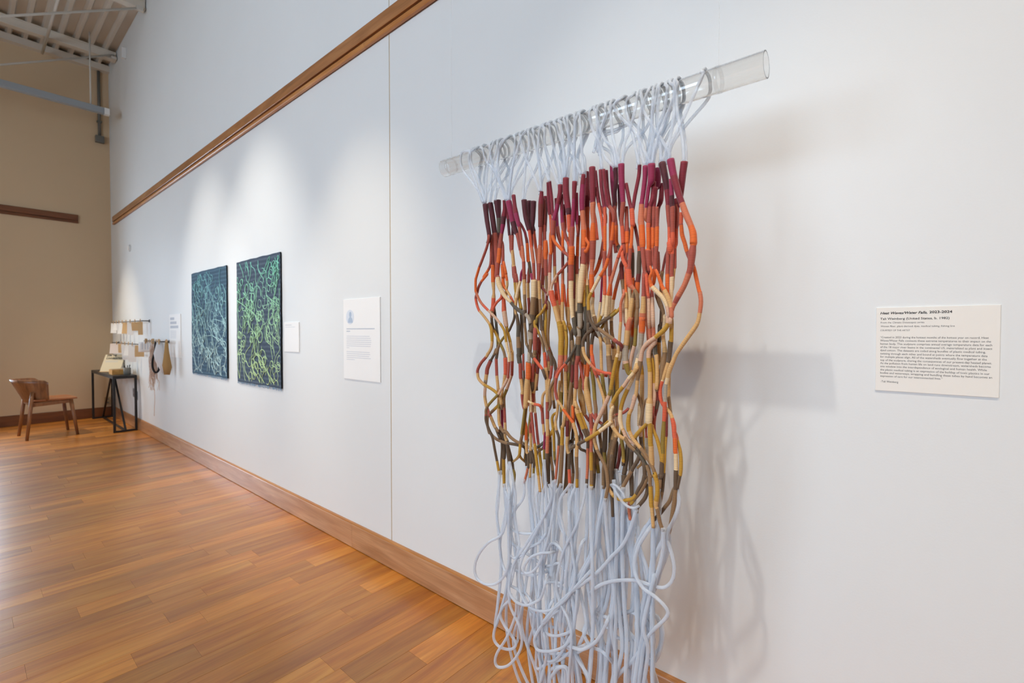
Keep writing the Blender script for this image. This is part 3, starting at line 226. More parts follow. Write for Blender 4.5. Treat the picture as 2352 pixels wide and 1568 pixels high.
w -4935,-3991,16478,5.5 -4945,-4028,16066,6.3 r -5008,-4045,15870,5.1 k -5030,-4070,15462,5.5 o -5034,-4074,15353,5.1 -5024,-4077,14971,5.1 o -5031,-4074,14835,4.3 r -5039,-4073,14809,8.6 -5030,-4057,14496,8.7 q -5020,-4043,14306,7.1 k -5045,-4036,14226,5.5 -5095,-4020,14095,4.4
w -4904,-3979,16339,7.0 r -4939,-3975,15872,5.9 -4938,-3985,15381,4.7 o -4952,-3986,15356,6.3 -4942,-4002,14972,6.3 o -4955,-4006,14889,4.3 r -4947,-4007,14861,4.3 -4923,-4023,14517,4.3 -4873,-4020,14350,3.4
r -4782,-4138,15813,3.8 -4797,-4097,15369,4.6 o -4798,-4095,15349,5.0 -4815,-4065,14947,5.0 o -4816,-4061,14893,4.7 r -4824,-4061,14880,5.0 -4861,-4049,14346,5.1 o -4868,-4049,14319,6.6 -4890,-4058,14009,4.3 k -4916,-4062,13943,3.9 r -4933,-4070,13807,3.9 a -4920,-4082,13643,4.7 -4872,-4134,13044,4.7 -4957,-3916,12909,3.8
o -5094,-3916,14518,2.5 -4864,-4247,14273,3.1 -4911,-4235,14090,4.6 -4886,-4225,13942,4.6 c -4859,-4222,13887,5.8 -4709,-4212,13732,5.4 -4575,-4202,13580,5.3 a -4496,-4191,13407,5.3 -4459,-4180,13182,5.3 -4536,-4020,13013,4.2
o -4873,-4020,14350,3.0 -4742,-4175,14190,3.8 -4624,-4186,13875,4.6 t -4567,-4190,13792,5.3 -4466,-4202,13589,5.7 s -4392,-4215,13376,5.3 -4370,-4233,13114,5.3 a -4391,-4230,13152,4.5 y -4393,-4240,13008,4.5 -4498,-3916,12866,3.6
p -4738,-3965,16899,8.9 -4646,-3979,16488,7.7 w -4597,-3993,16209,6.9 -4558,-4015,15852,6.1 r -4564,-4017,15826,6.1 -4534,-4035,15527,5.7 k -4514,-4046,15297,4.6 -4501,-4057,14910,4.6 k -4495,-4056,14974,7.6 -4479,-4057,14761,7.6 -4496,-3916,14609,6.1
r -4558,-3916,14937,4.0 -4547,-4023,14747,5.0 -4555,-4046,14200,5.0 o -4554,-4046,14187,5.0 -4550,-4051,13747,4.6 k -4529,-4050,13653,4.6 -4451,-4126,13452,3.7
k -4441,-4020,14974,3.7 -4439,-4038,14772,4.6 r -4444,-4041,14654,4.6 -4454,-4041,14133,4.6 c -4447,-4040,14113,5.0 -4464,-4024,13585,4.2 -4451,-4126,13452,3.4
q -4542,-3916,14858,2.6 -4626,-3964,14669,3.2 -4714,-3948,14289,3.3 b -4721,-3947,14277,4.7 -4753,-3934,14077,4.7 t -4756,-3907,13740,4.7 -4607,-4126,13586,3.8
m -4454,-4148,16406,4.1 p -4422,-4137,16012,5.7 -4424,-4127,15780,5.3 r -4411,-4126,15752,5.7 -4411,-4099,15182,4.9 k -4412,-4097,15156,4.9 -4414,-4088,14895,4.9 -4489,-3916,14794,3.9
w -4441,-3868,15994,4.6 r -4409,-3879,15840,6.9 -4390,-3917,15393,6.1 k -4405,-3929,15261,6.1 -4400,-3954,14913,6.1 r -4403,-3960,14792,3.4 -4396,-3970,14340,3.4 t -4409,-3969,14315,3.4 -4444,-3963,14053,3.4 -4460,-3953,13855,3.5 -4505,-3916,13726,2.8
w -4204,-3946,16807,8.7 -4259,-3932,16418,8.3 -4305,-3907,15974,6.1 -4361,-3896,15789,3.8 -4434,-3810,15670,3.0
p -6049,-3646,16716,5.1 -6037,-3631,16129,5.1 d -6016,-3637,15831,5.1 -5830,-3916,15608,4.1
r -5724,-3865,16029,4.9 -5693,-3905,15404,6.2 o -5692,-3907,15375,6.6 -5679,-3928,15072,6.6 o -5672,-3928,15069,5.3 r -5678,-3942,14826,4.1 -5688,-3951,14641,4.1 -5620,-3916,14468,3.3
q -5785,-3916,14655,4.7 -5911,-3763,14539,5.9 -5881,-3773,14194,6.3 b -5872,-3773,14171,6.3 -5847,-3787,13849,4.2 -5834,-3810,13658,3.4
k -5777,-3916,15012,3.6 -5750,-4046,14807,4.5 -5714,-4053,14632,4.9 -5617,-4060,14425,4.9 -5712,-3916,14219,3.9
o -5722,-3916,14515,3.3 -5659,-4019,14206,4.1 -5639,-4041,13835,4.1 t -5638,-4042,13807,4.9 -5620,-4057,13409,4.9 c -5620,-4057,13395,3.7 -5609,-4060,13055,3.7 -5635,-3916,12911,3.0
c -5617,-3916,14138,3.9 -5565,-3988,13933,4.9 -5571,-3972,13595,4.5 -5605,-3965,13355,4.5 -5590,-3916,13207,3.6
a -5894,-3705,13937,3.4 -5813,-3851,13655,4.2 -5788,-3865,13292,4.6 -5749,-3878,13060,4.6 k -5731,-3881,13015,4.6 -5650,-3916,12842,3.7
b -4798,-4126,13792,4.4 -4889,-3860,13681,5.5 -4806,-3850,13473,6.3 -4737,-3844,13265,4.7 d -4764,-3843,13047,4.7 -4738,-3810,12849,3.8
d -7175,-4020,12388,3.7 -7453,-3590,12116,4.6 b -7501,-3571,11631,4.6 d -7472,-3555,10988,4.6 d -7559,-3589,9346,4.6 b -7502,-3614,8713,4.6 -7552,-3624,8284,4.6
d -6557,-4020,10046,4.3 -6809,-3607,9786,5.4 b -6749,-3618,9485,5.3 l -6690,-3626,9108,5.3 b -6661,-3627,8880,5.3
b -6389,-3916,10247,3.9 -6675,-3535,9949,4.9 d -6626,-3526,9565,4.9 g -6642,-3527,9329,4.9 -6777,-3496,9142,3.9
b -6379,-3810,11148,5.6 -6430,-3699,10923,7.0 d -6428,-3668,10311,7.0 -6452,-3650,9616,7.0 l -6460,-3649,9508,5.7 -6448,-3654,9158,5.7 b -6460,-3660,8927,5.7 -6465,-3678,8531,5.7
d -6131,-3916,10495,4.2 -6317,-3560,10233,5.2 l -6346,-3533,9765,5.3 g -6367,-3523,9376,5.3 d -6413,-3529,8906,5.3
d -6049,-3810,9934,3.4 -6076,-3660,9754,4.3 -6170,-3633,9129,4.3 -6185,-3633,8702,4.3
l -5794,-3916,10277,3.8 -5925,-3699,9933,4.7 y -5897,-3688,9638,4.7 d -5868,-3678,9344,4.7 -5875,-3600,9177,3.8
d -5635,-3916,10024,4.0 -5733,-3728,9820,5.0 -5806,-3735,9220,5.1 -5856,-3727,8764,5.1
b -6721,-3916,9547,4.2 -6775,-3723,9346,5.3 d -6753,-3696,8878,5.3 b -6802,-3672,8457,5.4
l -7070,-3600,11661,5.4 -7023,-3586,11270,5.4 b -6998,-3564,10797,5.4 -6968,-3553,10547,5.4 r -6970,-3548,10434,5.0 -6965,-3540,10197,5.0
x -8886,-3639,11903,5.4 b -8889,-3635,11749,5.4 o -8911,-3634,11723,8.8 -8934,-3618,11249,8.9 t -8956,-3617,11221,8.4 -8997,-3606,10950,8.9 -9028,-3594,10601,8.9 -9067,-3586,10328,8.0 l -9090,-3585,10290,4.0 -9173,-3576,9835,4.0 b -9230,-3575,9460,4.0 b -9218,-3575,9424,4.5 y -9283,-3578,9152,4.5 -9321,-3586,8769,4.5
r -7176,-3591,16067,4.1 -7227,-3566,15546,4.1 o -7237,-3565,15532,4.5 -7267,-3543,15050,4.6 o -7269,-3539,14954,4.6 r -7279,-3539,14940,5.0 -7294,-3527,14444,5.0 c -7294,-3527,14428,4.6 -7289,-3531,13865,4.6 x -7287,-3547,13372,4.6 g -7295,-3548,13341,3.2 -7268,-3573,12816,3.2
b -5786,-3516,13203,5.1 l -5799,-3516,12819,5.1 -5822,-3531,12375,5.1 a -5837,-3533,12345,5.1 -5923,-3551,12016,5.1 t -5938,-3566,11793,4.3
o -7738,-3517,15563,4.2 -7725,-3535,14978,4.2 q -7725,-3535,14978,4.7 q -7725,-3535,14992,4.7 s -7707,-3560,14520,4.6 -7688,-3586,14081,4.6 o -7687,-3588,14049,5.1 -7679,-3612,13540,5.1 t -7679,-3612,13524,5.1 -7671,-3622,12968,5.1 y -7642,-3622,12951,5.6 -7547,-3619,12694,5.5 y -7600,-3622,12853,5.5 -7538,-3613,12452,5.5 s -7579,-3592,11983,6.0 -7585,-3566,11530,6.0 t -7605,-3565,11512,5.1 -7622,-3519,10500,5.1 t -7699,-3518,9916,5.2 y -7727,-3519,9863,5.6 -7734,-3536,9357,5.6 b -7733,-3537,9341,6.6 -7742,-3579,8593,6.6 -7781,-3605,8082,6.6
t -7742,-3557,11433,4.2 -7736,-3566,11043,4.2 l -7745,-3566,11026,5.1 -7753,-3567,10650,5.2 l -7753,-3567,10665,4.2 g -7774,-3564,10433,4.2 -7790,-3554,10020,4.2
w -6776,-3658,17233,4.8 -6731,-3626,16730,4.8 -6671,-3606,16267,5.7 r -6620,-3604,16198,5.3 -6501,-3600,16012,5.7 -6484,-3599,15784,4.8 o -6500,-3599,15756,4.4 -6514,-3603,15485,5.2 r -6543,-3611,15261,5.2 -6584,-3626,14945,5.3 r -6630,-3635,14795,5.3 o -6630,-3636,14779,5.3 -6723,-3654,14511,5.3 -6856,-3666,14321,5.3 c -6873,-3667,14307,4.9 -7057,-3686,13993,4.9 y -7126,-3692,13872,4.9 -7221,-3700,13673,5.0 -7216,-3706,13390,5.0 d -7216,-3706,13367,5.0 -7132,-3706,13044,4.9 -6935,-3701,12810,4.9 b -6887,-3702,12839,5.3 -6643,-3697,12686,5.3 r -6422,-3692,12551,5.2 q -6322,-3688,12484,5.2 -6191,-3683,12389,5.2
o -5635,-3647,14210,4.2 -5624,-3647,13833,4.2 t -5624,-3647,13804,5.0 -5619,-3638,13399,5.0 c -5619,-3637,13384,3.8 -5616,-3623,13036,3.8
q -5840,-3547,15554,4.2 -5747,-3570,15173,4.2 k -5709,-3581,15005,4.2 d -5688,-3589,14871,5.0 -5686,-3606,14563,6.3 q -5687,-3617,14271,6.3 o -5715,-3621,14055,6.7 -5722,-3621,13822,6.3 t -5714,-3621,13763,5.0
c -7303,-3602,14598,3.8 -7270,-3577,14061,3.8 l -7271,-3576,14037,4.6 -7252,-3560,13729,4.6 d -7255,-3555,13635,4.6 -7275,-3535,13160,4.6 g -7271,-3525,12747,4.6
r -9394,-3497,14610,5.0 -9397,-3507,14348,5.0 t -9419,-3508,14314,5.0 -9398,-3520,13858,5.0 r -9386,-3520,13831,5.0 -9349,-3524,13454,5.0 d -9360,-3524,13314,5.0
r -5154,-3698,15851,4.0 -5152,-3695,15376,4.9 o -5152,-3695,15355,5.3 -5164,-3678,14931,5.3 o -5165,-3675,14873,4.9 r -5173,-3674,14860,5.3 -5221,-3642,14304,5.3 o -5230,-3640,14277,6.9 -5265,-3623,13954,4.5 k -5297,-3620,13885,4.1 r -5321,-3615,13744,4.1 a -5314,-3610,13572,4.9 -5288,-3611,12942,4.9
k -7868,-3581,14192,3.7 -7803,-3590,13701,3.7 t -7784,-3588,13539,3.7 -7732,-3576,13133,3.7 y -7677,-3573,13051,3.7 -7570,-3558,12792,3.7
w -7103,-3597,17279,9.4 -7067,-3621,16778,8.5 -7053,-3643,16292,8.0 s -7043,-3643,16274,8.0 -7048,-3649,16073,7.6 -7025,-3655,15728,5.8 o -7025,-3655,15705,6.3 -7033,-3654,15451,8.9 -7035,-3650,15227,8.9 r -7035,-3649,15212,8.9 r -7063,-3631,14711,8.5 s -7063,-3630,14695,8.1 -7088,-3618,14434,5.8 o -7102,-3610,14279,7.7 -7110,-3594,13968,7.2 r -7132,-3586,13797,3.6
y -6106,-3680,13398,3.8 l -6218,-3686,13282,4.7 d -6366,-3691,13180,4.8 -6670,-3697,13002,4.8 -7039,-3702,12819,4.9 d -6920,-3701,12848,4.9 -7134,-3704,12677,4.9 -7243,-3704,12471,5.0 t -7244,-3703,12330,5.0 -7209,-3698,12126,5.0 -7085,-3692,11926,4.9 s -7014,-3688,11851,4.3 -6891,-3682,11732,4.3 k -6804,-3680,11691,4.3 -6561,-3676,11627,4.2 -6373,-3674,11608,4.2
c -9013,-3569,11155,4.0 -8964,-3562,10709,4.0 a -8939,-3565,10315,4.0 r -8928,-3565,10282,4.5 -8864,-3578,9861,4.4 -8822,-3590,9593,4.4 r -8781,-3601,9376,4.4 y -8769,-3603,9344,4.9 -8659,-3633,8770,4.9 -8595,-3648,8428,4.9 t -8588,-3648,8412,4.4 -8516,-3660,7920,4.4
s -5238,-3659,13442,4.9 s -5234,-3628,13000,5.1 -5224,-3594,12572,5.1 g -5193,-3577,12344,4.9 -5190,-3564,12129,4.9 t -5168,-3561,12087,5.3 -5149,-3548,11715,4.9 -5148,-3548,11429,4.9 b -5159,-3553,11213,4.9
m -4985,-3681,16890,9.6 -4987,-3686,16474,9.2 -5052,-3685,16321,5.2 -5112,-3677,15915,4.8 s -5127,-3674,15821,4.0 -5144,-3665,15573,4.1
c -6076,-3582,12317,4.3 -6135,-3562,12029,4.3 y -6170,-3558,11968,5.6 -6246,-3537,11630,5.7 l -6255,-3517,11172,5.7 b -6272,-3512,10713,5.7 a -6268,-3518,10422,4.4 t -6227,-3528,10170,4.4 b -6267,-3545,9862,6.1 -6354,-3570,9471,6.1 d -6367,-3604,8939,6.1 -6373,-3620,8559,6.1
d -7428,-3485,12704,5.1 -7441,-3491,12222,5.1 b -7452,-3502,11900,5.1 l -7499,-3515,11576,5.1 -7504,-3535,11173,5.1
w -4893,-3599,16519,5.6 -4911,-3618,16103,6.4 r -4978,-3627,15904,5.2 k -5006,-3641,15488,5.6 o -5012,-3644,15377,5.2 -5001,-3646,14985,5.2 o -5008,-3645,14844,4.4 r -5015,-3645,14817,8.9 -5002,-3637,14495,8.9 q -4989,-3630,14299,7.3 k -5012,-3627,14217,5.7
t -7048,-3582,14098,4.5 y -7054,-3570,13896,5.4 -7051,-3543,13443,5.4 g -7042,-3542,13427,5.0 -7013,-3530,13160,5.4 -7027,-3518,12783,5.4 g -7105,-3519,12829,5.4 -7106,-3516,12513,5.4
p -9189,-3574,16854,8.9 -9145,-3545,16338,7.9 w -9028,-3527,15913,6.9 k -9018,-3526,15895,4.9 -8950,-3515,15376,4.9 s -8939,-3515,15357,5.4 -8860,-3519,14888,5.4 r -8860,-3519,14871,5.1 -8825,-3535,14407,5.1 r -8825,-3536,14388,5.1 c -8819,-3538,14354,9.8 -8823,-3565,13842,7.8 b -8826,-3566,13825,7.8 -8853,-3595,13314,7.8 d -8863,-3596,13298,8.3 -8847,-3616,12820,8.3 x -8911,-3617,12769,8.3 b -8885,-3622,12530,7.8 -8894,-3623,12291,4.9
k -5838,-3630,14866,4.6 r -5921,-3623,14670,4.7 s -5938,-3621,14635,4.7 -6074,-3606,14242,4.7 o -6160,-3596,13980,4.7 -6230,-3587,13700,4.8 c -6247,-3587,13679,5.2 -6307,-3579,13116,5.2 b -6307,-3579,13098,4.8 -6287,-3583,12723,4.8 b -6311,-3581,12872,5.2 -6229,-3588,12495,5.2 t -6210,-3592,12345,6.9 -6195,-3601,12060,6.9 b -6194,-3602,12045,7.8 -6150,-3619,11597,7.8 d -6148,-3622,11508,5.6 -6130,-3636,11075,5.6
a -5269,-3603,12473,5.8 -5410,-3609,12283,6.2 y -5435,-3619,12051,5.8 t -5384,-3640,11694,5.8 -5361,-3681,11052,5.8 c -5372,-3690,10892,9.1 -5377,-3705,10403,9.1 y -5346,-3705,10371,6.2 -5331,-3698,9847,6.6 t -5316,-3696,9791,6.6 -5306,-3680,9458,7.0 d -5280,-3669,9273,4.9
d -7235,-3583,12869,5.0 -7215,-3611,12237,5.0 o -7189,-3622,12001,4.5 -7200,-3632,11796,5.4 -7211,-3642,11527,5.0 t -7229,-3643,11494,5.0 -7261,-3650,11208,6.8 -7202,-3654,10896,9.5 -7129,-3651,10571,7.7 t -7103,-3649,10461,5.4 r -7075,-3648,10441,4.5 -6933,-3643,10292,4.5 d -6739,-3639,10191,4.4
w -6996,-3593,16773,4.5 -6930,-3566,16365,4.5 k -6922,-3564,16334,4.5 -6839,-3537,15909,4.5 -6811,-3522,15599,4.5 -6788,-3514,15366,4.5
w -6439,-3656,17168,5.2 -6391,-3677,16675,5.2 m -6305,-3676,16153,5.6 k -6289,-3676,16128,4.7 -6299,-3653,15680,4.7 o -6301,-3650,15636,4.7 -6329,-3593,14944,4.8 o -6334,-3599,15017,5.2 r -6336,-3596,14973,5.6 -6365,-3553,14332,5.7 k -6357,-3552,14317,5.2 -6360,-3542,13803,5.2 c -6368,-3542,13789,4.8 -6407,-3560,13258,4.8 y -6440,-3561,13229,4.4 -6550,-3577,12986,4.4 d -6649,-3586,12864,4.4
r -8748,-3603,12640,6.8 -8759,-3602,12148,6.8 b -8759,-3602,12114,6.4 -8793,-3599,11908,6.4 b -8760,-3600,11992,6.4 r -8818,-3594,11700,6.4 -8870,-3581,11302,6.4 d -8896,-3575,11128,6.4 -8889,-3570,10991,6.4
m -6229,-3662,17266,9.0 -6223,-3655,16875,8.6 -6195,-3626,16283,6.9 r -6187,-3624,16253,6.9 -6251,-3594,15778,6.0 k -6238,-3585,15629,5.6 -6213,-3566,15165,5.6 r -6213,-3566,15164,5.2 -6181,-3561,14936,5.2
w -8527,-3591,16878,5.8 q -8542,-3598,16497,8.7 -8562,-3598,15834,7.2 r -8558,-3597,15817,5.8 -8574,-3586,15286,5.8 s -8580,-3586,15270,6.6 s -8605,-3579,15070,6.6 r -8628,-3568,14738,6.0 -8666,-3553,14254,5.8 t -8652,-3552,14211,4.7 -8632,-3541,13670,4.7 b -8622,-3540,13653,4.9 -8597,-3538,13171,4.9 d -8597,-3539,13154,5.3 -8554,-3544,12698,5.3 d -8580,-3541,12934,4.9 b -8524,-3545,12681,4.8 -8435,-3552,12379,4.8 -8304,-3562,12082,4.8 d -8325,-3561,12096,5.0 -8197,-3568,11901,5.0 -8155,-3575,11687,5.0 r -8150,-3576,11654,4.8 -8193,-3587,11304,4.8 t -8212,-3588,11261,4.3 -8258,-3594,11000,4.3 b -8214,-3598,10754,4.3 -8172,-3600,10509,4.3
w -8176,-3532,16763,5.2 m -8178,-3512,16308,5.2 -8161,-3507,15936,5.7 r -8151,-3507,15918,6.2 -8108,-3510,15674,6.2 -8003,-3516,15413,5.7 k -7962,-3519,15343,4.7 -7876,-3529,15120,4.7
q -9045,-3458,11923,4.2 -9027,-3466,11421,4.2 t -9047,-3468,11368,5.0 -9090,-3484,11035,5.0 r -9164,-3502,10752,5.5 -9170,-3521,10474,5.5
r -5578,-3626,14133,5.0 -5570,-3652,13697,5.0 t -5567,-3657,13624,5.8 -5565,-3675,13335,6.6 s -5576,-3683,13190,8.3 -5577,-3694,12959,8.3 o -5580,-3688,13087,8.7 s -5587,-3702,12711,8.3 x -5594,-3703,12668,7.5 -5631,-3702,12189,5.0 c -5687,-3697,12012,6.3 t -5739,-3687,11746,8.4
"""
